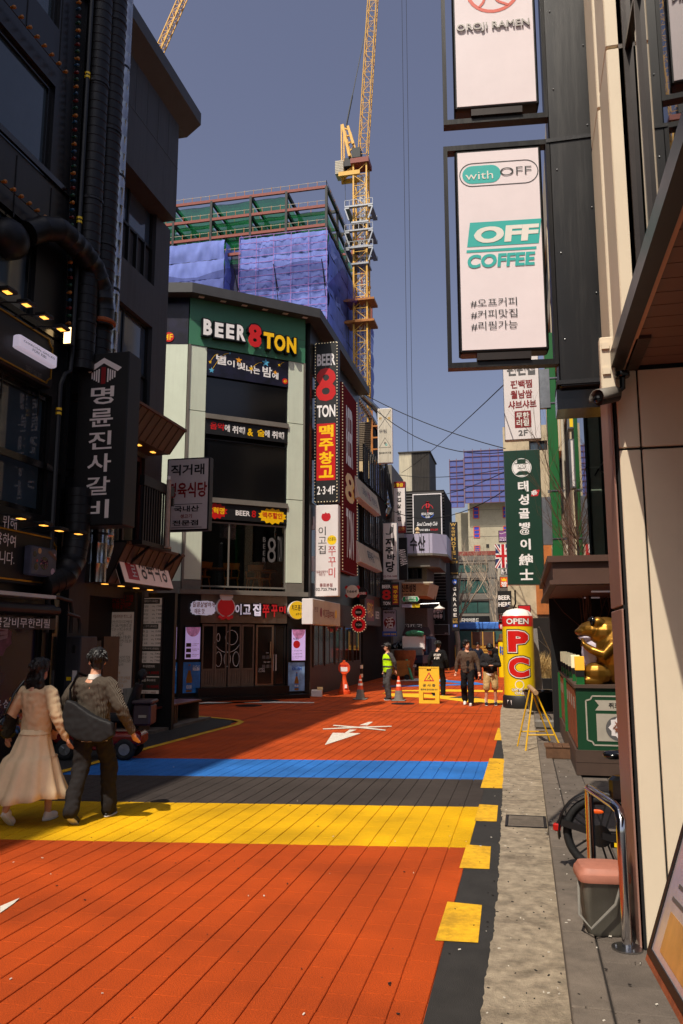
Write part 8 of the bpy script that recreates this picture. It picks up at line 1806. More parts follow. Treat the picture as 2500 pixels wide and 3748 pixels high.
def netface(x0,x1,z0,z1,y0,y1,nx=52):
 q=MB();n=7;vs=[];L=math.hypot(x1-x0,y1-y0);nxv=-(y1-y0)/L;nyv=(x1-x0)/L
 if nyv>0 and abs(x1-x0)>abs(y1-y0):pass
 for a in range(nx+1):
  for b in range(n+1):
   t=a/nx;s=b/n;f=(.12*math.sin(t*L*2.6+b*.3+6*mnoise.noise(Vector((t*L*.3,z0,0))))+.45*mnoise.noise(Vector((t*L*1.1,s*1.2,z0*.3))))*(.5+.5*math.sin(math.pi*s))+.18*math.sin(math.pi*s)
   vs.append((x0+(x1-x0)*t+nxv*f*-1,y0+(y1-y0)*t-nyv*f,z0+(z1-z0)*s))
 q.add(vs,[(a*(n+1)+b,(a+1)*(n+1)+b,(a+1)*(n+1)+b+1,a*(n+1)+b+1) for a in range(nx) for b in range(n)])
 o=q.make('net_sheet',M.net_cloth,CB);o.data.shade_smooth();return o
xr_=(-59.069,84.897)[0]-X0;xq_=(-55.057,84.434)[0]-X0;xl_=(-76.361,86.892)[0]-X0;zl=(-59.084,85.524)[1]
for k in range(12):
 z1=zn-dz*k+.0;z0=z1-dz+.1
 netface(xq_,.9,z0,z1,-2.5,-2.5);netface(.9,.9,z0,z1,-2.5,D_+18,30)
 z1=zl-dz*k;z0=z1-dz+.1
 netface(xl_,xr_,z0,z1,-1.5,-1.5);netface(xr_,xq_,z0,z1-.5,2.5,2.5,8);netface(xr_,xr_,z0,z1,-1.5,2.5,6);netface(xq_,xq_,z0,z1,2.5,-2.5,6)
for k in range(34):
 z=zn-dz*k/2.9;q=MB();q.bar((xq_,-3.4,z),(.9,-3.4,z),.09);q.make('net_rope',M.scaf_red2 if 'scaf_red2' in M else mm('scaf_red2',(170,120,190),.7),CB)
for i in range(6):
 x=xq_+(.9-xq_)*i/5;q=MB();q.bar((x,-3.4,zn-30),(x,-3.4,zn),.09);q.make('net_rope',M.scaf_red2,CB)
zc_=(-37.481,73.986)[1]
q=MB();n=12
q.add([(xl_+(.9-xl_)*a/n,-2.8-(3.4 if b else 0),zc_+(1.9+.7*math.sin(a*math.pi/2.4) if b else -1.6)) for a in range(n+1) for b in (0,1)],[(2*a,2*a+2,2*a+3,2*a+1) for a in range(n)])
q.add([(.9+(3.2 if b else 0),-2.8+5*a,zc_+(1.9+.5*math.sin(a*1.4) if b else -1.6)) for a in range(8) for b in (0,1)],[(2*a,2*a+1,2*a+3,2*a+2) for a in range(7)])
q.make('catch_net',M.net_dark,CB)
for x in (xq_,xq_+(.9-xq_)*.45,.6):
 q=MB();q.bar((x,-2.8,zc_-1.8),(x,-6.3,zc_+2.4),.15);q.bar((x,-2.8,zc_-4),(x,-5,zc_+.6),.12);q.make('net_arm',M.steel_black,CB)
for k in range(5):
 z=(-39.823,101.963)[1]-4.4*k
 q=MB();q.bar((1,35,z),((-38.055,100.273)[0]-X0+1.2*k,35,z),.5,.6);q.bar(((-39.116,100.395)[0]-X0+1.2*k,35,z-4.4),((-39.116,100.395)[0]-X0+1.2*k,35,z),.5);q.make('beam',M.steel_red,CB)
YK=165
KP= lambda p:(p[0],YK,p[1])
ma,mb_=(-32.795,47.554),(-32.602,108.79)
CR=thing('tower_crane','yellow luffing tower crane with grey climbing collars rising beside the netted building','crane',(ma[0],YK,0))
cxk=ma[0];Lc= lambda p:(p[0]-cxk,0,p[1])
mw=(-31.177,89.308)[0]-(-34.193,89.656)[0]
q=MB();q.lattice((0,0,10),(0,0,mb_[1]),mw,2.7,.34,.13);q.make('mast',M.crane_yellow,CR)
q=MB();q.lattice((0,0,20),(.3,.2,mb_[1]-2),mw*.35,2.2,.1,.07,mi=0);q.make('ladder',M.paint_white,CR)
for v0 in ((-32.649,97.448)[1],(-32.673,91.595)[1],(-32.69,87.507)[1]):
 q=MB();k=mw*(.85 if v0<70 else 1.05)
 q.box(-k,-k,v0,k,-k+.8,v0+.35);q.box(-k,k-.8,v0,k,k,v0+.35);q.box(-k,-k,v0-.4,-k+1,k,v0-.1);q.box(k-1,-k,v0-.4,k,k,v0-.1)
 for a in range(7):x=-k+2*k*a/6;q.bar((x,-k,v0),(x,-k,v0+1.6),.1)
 q.bar((-k,-k,v0+1.6),(k,-k,v0+1.6),.1);q.bar((-k,-k,v0-.3),(-k*.7,-k,v0-3.2),.25);q.bar((k,-k,v0-.3),(k*.7,-k,v0-3.2),.25);q.box(-k*.62,-k*.62,v0-3.3,k*.62,k*.62,v0-2.9)
 q.make('climbing_collar',M.galv,CR)
add_box((-mw*.7,-mw*.7,mb_[1],mw*.7,mw*.7,mb_[1]+1.2),'slewing_ring',M.steel_red,CR)
cw0,cw1=Lc((-38.588,107.026)),Lc((-36.648,110.32))
for i in range(8):
 q=MB();z=cw0[2]+(cw1[2]-cw0[2])*i/8;q.box(cw0[0],-1.5,z,cw1[0],1.5,z+(cw1[2]-cw0[2])/8-.08);q.make('counterweight',M.dirty_white,CR)
q=MB();q.box(Lc((-37.747,106.227))[0],-1.8,mb_[1]-2.6,0,-1.2,mb_[1]-1.6);q.box(Lc((-37.747,106.227))[0],1.2,mb_[1]-2.6,0,1.8,mb_[1]-1.6);q.bar(Lc((-37.553,106.542)),Lc((-34.717,108.677)),1.0,.8);q.make('counter_jib',M.crane_yellow,CR)
q=MB();a_=Lc((-36.26,110.814));q.box(a_[0]-.3,-1.2,a_[2]-2,a_[0]+1.6,1.2,a_[2]);b_=Lc((-34.516,111.938));q.box(b_[0]-.2,-1.5,b_[2]-1.4,b_[0]+1.8,1.2,b_[2]+1.0);q.make('winch_house',M.steel_black,CR)
q=MB()
for y in (-1.3,1.3):
 q.bar((Lc((-36.902,119.218))[0],y,Lc((-36.902,119.218))[2]),(Lc((-35.227,111.01))[0],y,Lc((-35.227,111.01))[2]),.6);q.bar((Lc((-35.602,118.67))[0],y,Lc((-35.602,118.67))[2]),(Lc((-34.382,113.984))[0],y,Lc((-34.382,113.984))[2]),.55);q.bar((Lc((-37.163,119.258))[0],y,Lc((-37.163,119.258))[2]),(Lc((-37.036,108.865))[0],y,Lc((-37.036,108.865))[2]),.3)
for t in (0,.25,.5,.75):a_=Vector(Lc((-36.902,119.218)))*(1-t)+Vector(Lc((-35.227,111.01)))*t;b_=Vector(Lc((-35.602,118.67)))*(1-t)+Vector(Lc((-34.193,112.579)))*t;q.bar(a_,b_,.3)
q.make('a_frame',M.crane_yellow,CR)
j0,j1=Lc((-32.334,111.623)),Lc((-28.108,155.599))
q=MB();q.lattice(j0,(j1[0],-6,j1[2]),2.0,2.4,.2,.08);q.make('jib',M.crane_yellow,CR)
q=MB();q.bar(Lc((-36.316,119.476)),Lc((-34.804,127.303)),.55,.2);q.bar(Lc((-34.804,127.303)),Lc((-29.566,154.424)),.16);q.bar(Lc((-36.649,108.811)),(Lc((-34.852,105.832))[0],0,20),.08);q.make('luffing_rope',M.steel_black,CR)
for v_ in ((-32.759,70.803)[1],(-32.738,75.801)[1]):
 q=MB();q.bar((-14,-3,v_+.8),(2,0,v_),.5);q.bar((-13,-8,v_-1.5),(0,-1,v_),.4);q.box(-3.2,-2.5,v_-.3,3.2,2.5,v_+.2);q.make('wall_tie',M.orange_steel,CR)
a_,b_=(-108.136,186.53),(-99.425,206.52)
t=thing('crane_jib','yellow lattice jib of a second crane leaning over the grey building roof','crane',(a_[0],210,a_[1]))
q=MB();q.lattice((-3,0,-8),(b_[0]-a_[0],0,b_[1]-a_[1]),2.0,2.4,.3,.14);q.make('jib',M.crane_yellow,t)
q=MB();q.bar((-1.5,0,-2),(2.0,0,4),.12);q.make('rope',M.steel_black,t)
def wire(lab,a,b,sag=.3,r=.018):
 t=thing('overhead_wire',lab,'wire',a);d=Vector(b)-Vector(a);q=MB()
 q.tube([tuple(d*k/14-Vector((0,0,sag*4*(k/14)*(1-k/14)))) for k in range(15)],r,5);auto(q.make('cable',M.rubber,t))
wire('upper black wire running from the pub roof down to the green sign',YP(34,(-7.078,12.967)),YP(30,(-0.453,8.915)),.25)
wire('lower black wire sagging from the pub roof to the right row',YP(34,(-6.953,12.766)),YP(30,(-0.458,8.778)),.9)
wire('wire rising steeply from the rooftop shed to the white vertical sign',YP(45,(-6.627,11.359)),YP(17,(-0.258,7.242)),.15,.012)
wire('thin wire crossing in front of the blue netted tower',YP(50,(-7.898,12.356)),YP(36,(-0.573,9.416)),.3)
wire('low wire sagging below the netted tower to the green sign',YP(42,(-7.25,8.959)),YP(30,(-0.453,7.361)),.9)
wire('wire from the comedy billboard up to the green sign',YP(50,(-5.802,10.748)),YP(30,(-0.461,8.041)),.2)
for i,u in enumerate((0,1)):
 a_=((-13.863,91.721),(-13.237,91.597))[i];wire(('left','right')[i]+' of two thin hoist ropes hanging in the sky',(a_[0],100,a_[1]+6),(a_[0],100,20),0,.03)
def bare_tree(lab,x,y,h,r0,n,spread,seed,mk,lean=0):
 t=thing('bare_tree',lab,'tree',(x,y,0));g=random.Random(seed)
 q=MB();q.tube([(0,0,0),(.1,0,h*.2),(-.05+lean*.3,0,h*.4),(lean,0,h*.55)],[r0,r0*.85,r0*.7,r0*.5],8);auto(q.make('trunk',mk,t))
 q=MB()
 def br(p,d,L,r,k):
  pts=[p];
  for i in range(4):d=(d+Vector((g.uniform(-.2,.2),g.uniform(-.2,.2),g.uniform(-.02,.22)))).normalized();p=p+d*L/4;pts.append(p)
  q.tube(pts,[r,r*.8,r*.65,r*.5,r*.3],4,cap=False)
  if k:
   for i in range(3 if k>1 else 4):a=pts[g.randint(1,4)];br(a,(d+Vector((g.uniform(-1,1),g.uniform(-1,1),g.uniform(-.1,.8)))).normalized(),L*g.uniform(.45,.75),r*.5,k-1)
 for i in range(n):z=h*(.25+.3*i/n);br(Vector((lean*z/h/.55,0,z)),Vector((g.uniform(-spread,spread),g.uniform(-spread,spread),.9)).normalized(),h*.38,r0*.45,3)
 q.make('crown',mk,t,kind='stuff')
mm('bark_pale',(168,150,128),.9,var=.3,vs=3)
x_,y_=(-4.401,54.51);bare_tree('bare pale street tree with fine upright branches before the end building',(-4.734,1.031)[0],58,8.2,.2,9,.75,3,M.bark_pale)
bare_tree('thin bare tree in front of the pale brick column building',(-2.124,1.59)[0],64,9.5,.12,7,.6,9,M.bark_pale)
mm('twig',(92,66,48),.9,var=.3)
bare_tree('tangled bare shrub branches between the green post and the glass building',1.15,15.0,5.4,.04,9,.25,5,M.twig)
mm('cone_orange',(214,72,30),.5,var=.1,dirt=.2);mm('cone_grey',(120,116,108),.8,var=.25,dirt=.3);mm('plastic_orange',(220,80,36),.4,var=.05)
mm('plastic_yellow',(226,176,18),.4,var=.06,dirt=.2);mm('kraft',(170,140,100),.8);mm('asphalt_black',(20,20,22),.6)
def cone(lab,x,y):
 t=thing('traffic_cone',lab,'traffic cone',(x,y,0),0,'traffic cones by the worker')
 add_cbox((-.2,-.2,0,.2,.2,.03,.01),'base',M.cone_grey,t)
 for nm,z0,z1,k in (('lower_cone',.03,.3,'cone_grey'),('body',.3,.42,'cone_orange'),('reflective_band',.42,.48,'paint_white'),('body',.48,.56,'cone_orange'),('reflective_band',.56,.6,'paint_white'),('body',.6,.72,'cone_orange')):
  r= lambda z:.15-.125*z/.72
  q=MB();q.lathe([(r(z0),z0),(r(z1),z1)],n=20);auto(q.make(nm,M[k],t))
cone('dirty orange traffic cone left of the worker in the yellow vest',-4.92,24.28);cone('dirty orange traffic cone right of the worker in the yellow vest',-3.7,24.0)
t=thing('parking_sign','orange plastic no parking sign with round head beside the pub wall','sign',(-5.93,26.56,0))
q=MB();q.lathe([(.2,0),(.2,.1),(.17,.12),(.13,.3),(.08,.45),(.06,.6),(.09,.66)],n=20);auto(q.make('stand',M.plastic_orange,t))
q=MB();q.disc((0,-.05,.85),.2,'y',26,t=.1);q.disc((0,-.05,1.07),.04,'y',10,t=.1);q.make('head',M.plastic_orange,t)
add_box((-.12,-.056,.74,.12,-.051,.88),'notice',M.sign_white,t);txt('주차금지',t,-.15,.9,.15,.97,-.056,M.ink_red,.03)
q=MB();q.add([(.05,-.185,.2),(.13,-.16,.2),(.12,-.14,.32),(.05,-.165,.32)],[(0,1,2,3)]);q.make('sticker',M.sign_white,t)
t=thing('striped_post','black and white striped delineator post behind the left cone','bollard',(-5.55,27.6,0))
q=MB();q.lathe([(.12,0),(.12,.04),(.05,.06),(.045,.95),(.0,.98)],n=14);auto(q.make('post',M.asphalt_black,t))
for z in (.2,.5,.8):q=MB();q.lathe([(.052,z),(.052,z+.12)],n=14);q.make('reflective_band',M.paint_white,t)
x,y=(-6.528,25.232);t=thing('cardboard_box','small white open carton on the red paving at the pub corner','box',(x,y,0),8)
add_cbox((-.17,-.12,0,.17,.12,.2,.004),'carton',M.sign_white,t);add_box((.02,-.1,.2,.2,-.09,.3),'flap',M.kraft,t)
t=thing('warning_sign','yellow plastic A-frame road work sign with red triangle','sign',(-2.72,23.4,0),4)
for s_ in (-1,1):
 q=MB();f= lambda x,z,o=0:(x,s_*(-.0)+s_*.2*(1-z/1.02)*-1-.0+o,z)
 w=.29;hx=.17
 pts=[(-w,0),(w,0),(w-.02,1.0),(-w+.02,1.0)]
 def slabq(x0,z0,x1,z1):
  yy= lambda z:-s_*.2*(1-z/1.02)
  q.add([(x0,yy(z0)-.012,z0),(x1,yy(z0)-.012,z0),(x1,yy(z1)-.012,z1),(x0,yy(z1)-.012,z1),(x0,yy(z0)+.012,z0),(x1,yy(z0)+.012,z0),(x1,yy(z1)+.012,z1),(x0,yy(z1)+.012,z1)],[(0,1,2,3),(7,6,5,4),(0,4,5,1),(1,5,6,2),(2,6,7,3),(3,7,4,0)])
 slabq(-w,0,w,.09);slabq(-w,.09,-hx,.3);slabq(hx,.09,w,.3);slabq(-w,.3,w,.9);slabq(-w,.9,-.06,.99);slabq(.06,.9,w,.99);slabq(-w,.96,w,1.02)
 q.make('panel',M.plastic_yellow,t)
def onA(z):return -.2*(1-z/1.02)-.015
def triA(r,m,nm,k):
 q=MB();c=.7;q.poly([(-r*.9,onA(c-r*.5)-k,c-r*.5),(r*.9,onA(c-r*.5)-k,c-r*.5),(0,onA(c+r)-k,c+r)]);q.make(nm,m,t)
triA(.17,M.ink_red,'triangle',.001);triA(.115,M.plastic_yellow,'triangle_field',.003)
q=MB();z=.64;q.bar((-.04,onA(.68)-.006,.66),(.03,onA(.74)-.006,.74),.004,.02);q.bar((.0,onA(.7)-.006,.68),(.05,onA(.66)-.006,.64),.004,.02);q.disc((.03,onA(.76)-.008,.765),.014,'y',8,t=.002);q.make('printed_digger',M.ink_black,t)
for s_,z0,z1,w in (('공 사 중',.46,.54,.18),('협조에 감사드립니다',.36,.41,.24)):
 o=txt(s_,t,-w,z0,w,z1,0,M.ink_black,.03)
 for v in o.data.vertices:v.co.y=onA(v.co.z)-.002
def wrap(s_,par,x0,z0,x1,z1,r,m,bold,out):
 o=txt(s_,par,x0,z0,x1,z1,0,m,bold);bm=bmesh.new();bm.from_mesh(o.data)
 for _ in range(3):
  es=[e for e in bm.edges if abs(e.verts[0].co.x-e.verts[1].co.x)>.05]
  if not es:break
  bmesh.ops.subdivide_edges(bm,edges=es,cuts=1);bmesh.ops.triangulate(bm,faces=bm.faces)
 bm.to_mesh(o.data);bm.free()
 for v in o.data.vertices:a=v.co.x/r;v.co.x=(r+out)*math.sin(a);v.co.y=-(r+out)*math.cos(a)
t=thing('inflatable_sign','tall yellow inflatable OPEN PC column with red top band and black base','inflatable sign',(-.17,22.3,0))
mm('vinyl_yellow',(238,206,14),.35,var=.04,dirt=.04);mm('vinyl_red',(206,28,24),.35,var=.04);mm('vinyl_white',(235,228,222),.4,var=.03)
r_=.41
q=MB();q.lathe([(.44,0),(.46,.05),(.45,.3),(.42,.34)],n=32);auto(q.make('base',M.asphalt_black,t))
q=MB();n=14;q.lathe([(r_,.33+i*(1.81)/n+0) if i%2 else (r_*.995,.33+i*1.81/n) for i in range(n+1)],n=40);auto(q.make('body',M.vinyl_yellow,t),60)
q=MB();q.lathe([(r_,2.14),(r_,2.4),(r_*.98,2.42)],n=40);auto(q.make('red_band',M.vinyl_red,t))
q=MB();q.lathe([(r_*.98,2.42),(r_*.9,2.5),(r_*.7,2.57),(r_*.4,2.61),(.0,2.63)],n=40);auto(q.make('dome',M.vinyl_white,t))
wrap('OPEN',t,-.33,2.19,.33,2.36,r_,M.ink_black,.09,.002);wrap('OPEN',t,-.32,2.2,.32,2.35,r_,M.vinyl_white,.04,.004)
for s_,z0,z1 in (('P',1.42,2.07),('C',.76,1.38)):
 wrap(s_,t,-.33,z0,.33,z1,r_,M.ink_black,.13,.003);wrap(s_,t,-.305,z0+.025,.305,z1-.025,r_,M.vinyl_white,.1,.006);wrap(s_,t,-.28,z0+.05,.28,z1-.05,r_,M.vinyl_red,.07,.009)
q=MB()
for i in range(20):
 a0_,a1_=R(18*i),R(18*(i+1));f= lambda a,rr:(r_*math.sin(rr*math.cos(a)/r_),-r_*math.cos(rr*math.cos(a)/r_)-.004,.62+rr*math.sin(a))
 q.quad(f(a0_,.12),f(a1_,.12),f(a1_,.1),f(a0_,.1))
q.make('printed_ring',M.vinyl_white,t)
wrap('Z',t,-.1,.56,.1,.68,r_,M.vinyl_white,.03,.006)
for s_,z0,z1,w in (('OPTIMUM',.45,.52,.21),('ZONE',.37,.44,.13)):wrap(s_,t,-w-.01,z0-.006,w+.01,z1+.006,r_,M.ink_black,.08,.002);wrap(s_,t,-w,z0,w,z1,r_,M.vinyl_white,.04,.004)
q=MB();q.add([(-.33,-.315,.1),(-.22,-.4,.1),(-.22,-.4,.22),(-.33,-.315,.22)],[(0,1,2,3)]);q.make('sticker',M.sign_white,t)
t=thing('barrier_stand','yellow tubular A-frame barrier stand on the pavement before the wooden step','barrier',(.08,14.1,.0),14)
q=MB()
for y in (-.28,.28):
 q.tube([(-.2,y,0),(.0,y*.4,.95)],.014,8);q.tube([(.36,y,.1),(.03,y*.4,.95)],.014,8);q.tube([(-.15,y*.9,.25),(.28,y*.9,.25)],.012,6)
auto(q.make('legs',M.plastic_yellow,t));q=MB();q.tube([(-.0,-.3,.93),(.06,.35,.99)],.04,10);q.make('top_roll',M.wood_light,t)
t=thing('wooden_step','low brown wooden step with three boards beside the kiosk','step',(.42,12.5,.1))
for k in range(3):add_cbox((-.19+.127*k,-.2,.15,-.068+.127*k,.2,.175,.003),'board',M.wood_brown,t)
add_box((-.17,-.19,0,.17,.18,.15),'riser',M.wood_brown,t)
t=thing('weight_block','grey concrete weight block with a recessed handle behind the barrier stand','block',(.35,16.4,.1));add_cbox((-.22,-.14,0,.22,.14,.16,.03),'block',M.stone_grey,t);q=MB();q.tube(arc((0,-.02,.16),.1,0,180,8),.012,6);q.make('handle',M.black,t)
t=thing('black_tub','big round black plastic tub on the pavement behind the barrier stand','tub',(.35,20.4,.1));q=MB();q.lathe([(.3,0),(.42,.42),(.45,.45),(.45,.48),(.4,.47),(.28,.05)],n=26);auto(q.make('tub_body',M.gloss_black,t))
t=thing('planter_box','black planter box filled with tall dry yellow grass','planter',(.5,27.5,.1));add_cbox((-.75,-.3,0,.6,.3,.45,.01),'box',M.black,t)
mm('dry_grass',(176,148,96),.9,var=.25,vs=8,rnd=.1)
q=MB();g2=random.Random(4)
for i in range(1500):
 x,y=g2 .uniform(-.7,.55),g2 .uniform(-.25,.25);L=g2 .uniform(.4,1.05);dx,dy=g2 .gauss(0,.3),g2 .gauss(0,.25);w=.006;p=[(x,y,.42),(x+dx*.4,y+dy*.4,.42+L*.6),(x+dx*1.1,y+dy*1.1,.42+L*g2 .uniform(.5,.95))]
 q.add([(p[0][0]-w,p[0][1],p[0][2]),(p[0][0]+w,p[0][1],p[0][2]),(p[1][0]+w,p[1][1],p[1][2]),(p[1][0]-w,p[1][1],p[1][2]),p[2]],[(0,1,2,3),(3,2,4)])
q.make('grass',M.dry_grass,t,kind='stuff')
t=thing('banner_stand','folded grey banner leaning on a silver tripod stand beside the inflatable column','stand',(.3,23.0,.1))
q=MB();q.add([(-.2,.0,2.0),(.05,0,2.0),(.16,0,0),(-.02,0,0),(-.2,.06,2.0),(.05,.08,2.0),(.16,.06,0),(-.02,.05,0)],[(3,2,1,0),(4,5,6,7),(0,1,5,4),(1,2,6,5),(2,3,7,6),(3,0,4,7)]);q.make('banner',mm('banner_grey',(128,124,120),.6,var=.2,dirt=.3),t)
q=MB();q.tube([(.1,.1,2.05),(.38,.1,1.35),(.55,.1,.0)],.015,6);q.tube([(.38,.1,1.35),(.5,.1,.5),(.2,.1,0)],.012,6);q.tube([(.5,.1,.5),(.75,.1,0)],.012,6);q.tube([(-.2,.05,1.95),(.38,.1,1.4)],.008,5);auto(q.make('tripod',M.steel,t))
KX=.62
K=thing('food_kiosk','green snack kiosk counter with red brown panels, brown plank base and fried fish menu','kiosk',(KX,10.95,.1))
mm('kiosk_green',(16,62,36),.45,var=.08,vs=3);mm('kiosk_brown',(128,60,34),.5,var=.3,vs=6);mm('base_plank',(74,56,46),.6,var=.15,vs=5);mm('print_pale',(168,160,146),.5)
q=MB();q.box(0,0,.3,1.5,.9,1.08);q.box(0,.9,.3,.16,6.6,1.08);q.make('counter_body',M.kiosk_green,K)
q=MB();q.box(-.02,-.03,1.08,1.55,.95,1.12);q.box(-.02,.95,1.08,.2,6.65,1.12);q.make('counter_top',M.base_plank,K)
for k in range(2):
 q=MB();z=.0+.155*k;q.box(-.03,-.03,z,1.5,.0,z+.15);q.make('base_plank',M.base_plank,K)
 for j in range(4):add_box((-.035,.0+1.66*j,z,-.0,1.65+1.66*j,z+.15),'base_plank',M.base_plank,K)
for j in range(12):
 y=.05+.55*j;q=MB();q.box(-.012,y,.33,.0,y+.5,1.05);o=q.make('side_panel',M.kiosk_brown,K)
 add_box((-.0135,y+.1,.8,-.0125,y+.38,.95),'menu_sticker',M.print_pale,o)
 if j in (4,8):add_box((-.05,y-.1,.3,.01,y+.02,1.1),'corner_post',M.post_green,K)
q=MB();fx,fz,w=.12,.36,.012
P_=[(.55,.37),(.2,.37),(.18,.41),(.12,.43),(.12,.92),(.18,.94),(.2,.98),(1.4,.98)]
for a_,b_ in zip(P_[:-1],P_[1:]):q.bar((a_[0],-.004,a_[1]),(b_[0],-.004,b_[1]),.002,.018)
q.make('printed_border',M.print_pale,K)
q=MB();q.poly([(.23,-.005,.8),(1.2,-.005,.8),(1.2,-.005,.93),(.23,-.005,.93),(.28,-.005,.865)]);q.make('printed_ribbon',M.print_pale,K)
txt('쥐포튀김',K,.4,.83,.66,.9,-.008,M.ink_black,.03)
add_box((.24,-.006,.42,.85,-.004,.76),'printed_photo',M.print_pale,K);q=MB();q.disc((.5,-.009,.58),.15,'y',24,t=.002);q.make('printed_plate',M.ink_grey,K)
q=MB();n=18;q.add([(.53,-.0115,.58)]+[(.53+(.15 if i%2 else .12)*math.cos(i*math.tau/n),-.0115,.59+(.15 if i%2 else .12)*math.sin(i*math.tau/n)) for i in range(n)],[(0,1+i,1+(i+1)%n) for i in range(n)]);q.make('printed_paper',M.sign_white,K)
q=MB()
for i in range(60):a=g2 .uniform(0,6.28);rr=g2 .uniform(0,.09);c=(.54+rr*math.cos(a),-.014-.0002*i,.58+rr*math.sin(a));b=g2 .uniform(0,3.14);q.bar((c[0]-.03*math.cos(b),c[1],c[2]-.03*math.sin(b)),(c[0]+.03*math.cos(b),c[1],c[2]+.03*math.sin(b)),.001,.006)
q.make('printed_shreds',M.rust,K,kind='stuff')
mm('lantern_pale',(236,220,176),.4,emit=.35,var=.03);mm('lantern_amber',(240,170,50),.4,emit=.5,var=.1)
for i in range(8):
 y=11.05+i*.86;t=thing('counter_lantern',('amber lit','pale','pale','pale','pale','pale','pale','pale')[i]+' boxy lantern on the kiosk rail, '+('nearest the camera, before the golden frog','second from the camera','third from the camera','fourth from the camera','fifth from the camera','sixth from the camera','seventh from the camera','farthest, by the green post')[i],'lantern',(KX+.07,y,1.22),0,'lanterns in a row on the kiosk rail')
 add_box((-.05,-.04,0,.05,.04,.1),'stem',M.post_green,t);add_box((-.055,-.045,.1,.055,.045,.18),'holder',M.black,t)
 add_cbox((-.06,-.05,.18,.06,.05,.36,.006),'shade',M['lantern_amber' if i==0 else 'lantern_pale'],t)
TS=bpy.data.scenes.new('workshop')
def blob(name,mb,m,parent,vox=.012,sm=4,ripple=0,kind=None):
 me=bpy.data.meshes.new('b');me.from_pydata([tuple(v) for v in mb.v],[],mb.f)
 o=bpy.data.objects.new('b',me);TS.collection.objects.link(o)
 r=o.modifiers.new('r','REMESH');r.mode='VOXEL';r.voxel_size=vox;s=o.modifiers.new('s','SMOOTH');s.iterations=sm
 with bpy.context.temp_override(scene=TS,view_layer=TS.view_layers[0]):dg=bpy.context.evaluated_depsgraph_get();me2=bpy.data.meshes.new_from_object(o.evaluated_get(dg))
 bpy.data.objects.remove(o);me2 .materials.clear();me2 .materials.append(m)
 if ripple:
  for v in me2 .vertices:v.co+=v.normal*ripple*(mnoise.noise(v.co*Vector((9,9,5)))+.5*mnoise.noise(v.co*22))
 me2 .shade_smooth();me2 .name=name;o=bpy.data.objects.new(name,me2);C.objects.link(o);o.parent=parent
 return o
def limb(q,pts,rs,n=10,flat=1):
 q.tube(pts,rs,n,flat=flat)
 for p,r in ((pts[0],rs[0]),(pts[-1],rs[-1])):q.sph(p,(r*.98,)*3,8)
mm('frog_gold',(138,98,34),.36,.8,var=.12,vs=3);mm('frog_belly',(200,190,204),.4,var=.03)
t=thing('frog_statue','big glossy golden frog statue with white belly sitting on the kiosk counter','statue',(1.02,11.35,1.22))
q=MB();q.sph((.2,.05,.4),(.38,.38,.47),18);q.sph((.04,.0,.66),(.27,.25,.22),16);q.sph((-.1,0,.7),(.22,.22,.13),14);q.sph((-.2,0,.68),(.16,.18,.07),12);q.sph((-.1,-.17,.14),(.2,.13,.15),12);q.sph((-.1,.17,.14),(.2,.13,.15),12)
q.sph((-.06,-.16,.8),(.09,.07,.08),10);q.sph((-.06,.14,.8),(.09,.07,.08),10)
limb(q,[(.1,-.26,.5),(-.02,-.3,.38),(-.16,-.26,.44),(-.24,-.2,.5)],[.08,.07,.055,.04]);limb(q,[(.1,.26,.5),(-.02,.3,.38),(-.16,.24,.44),(-.24,.16,.5)],[.08,.07,.055,.04])
for k in range(3):limb(q,[(-.22,-.2,.48),(-.27,-.2+.03*k,.54+.02*k)],[.03,.02],8)
limb(q,[(-.1,-.2,.04),(-.3,-.24,.04)],[.08,.05])
blob('frog_body',q,M.frog_gold,t,.011,3)
q=MB();q.sph((-.09,0,.4),(.19,.17,.3),14);q.sph((-.19,0,.605),(.13,.16,.045),12);blob('belly',q,M.frog_belly,t,.012,3)
q=MB();q.sph((-.13,-.18,.82),(.04,.06,.065),12);q.sph((-.13,.14,.82),(.04,.06,.065),12);auto(q.make('eyes',M.gloss_black,t),80)
mm('chrome',(200,200,205),.12,1.0,var=.05,vs=20)
t=thing('steel_rail','polished stainless steel U shaped guard rail bolted to the pavement','rail',(.5,5.02,.092))
q=MB();q.tube([(0,0,0),(0,0,.62),(.004,.01,.68),(.0,.06,.725),(-.02,.14,.74),(-.12,.6,.75),(-.12,.68,.74),(-.12,.72,.68),(-.12,.73,0)],.028,14);auto(q.make('tube',M.chrome,t))
q=MB();q.lathe([(.085,0),(.085,.008),(.03,.012)],n=24)
for i in range(3):a=1+i*2.09;q.lathe([(.008,.008),(.008,.02)],c=(.06*math.cos(a),.06*math.sin(a),0),n=6)
q.make('base_plate',M.steel,t)
mm('lid_orange',(168,108,88),.6,var=.12,vs=8,dirt=.5);mm('bin_grey',(96,92,82),.55,var=.15,vs=6,dirt=.4,streak=.3)
t=thing('food_waste_bin','grey food waste bucket with faded orange lid leaning by the steel rail','bin',(.4,5.27,.095),6)
def rbox(q,rows,c=.03):
 vs=[];k=16
 for w,d,z in rows:
  for i in range(k):a=math.tau*(i+.5)/k;ca,sa=math.cos(a),math.sin(a);vs.append((w*abs(ca)**.35*(1 if ca>0 else -1),d*abs(sa)**.35*(1 if sa>0 else -1),z))
 q.add(vs,[(r*k+i,r*k+(i+1)%k,(r+1)*k+(i+1)%k,(r+1)*k+i) for r in range(len(rows)-1) for i in range(k)]+[tuple(reversed(range(k))),tuple(range((len(rows)-1)*k,len(rows)*k))]);return q
auto(rbox(MB(),[(.1,.09,0),(.11,.1,.02),(.135,.125,.3),(.145,.135,.31)]).make('bucket',M.bin_grey,t),40)
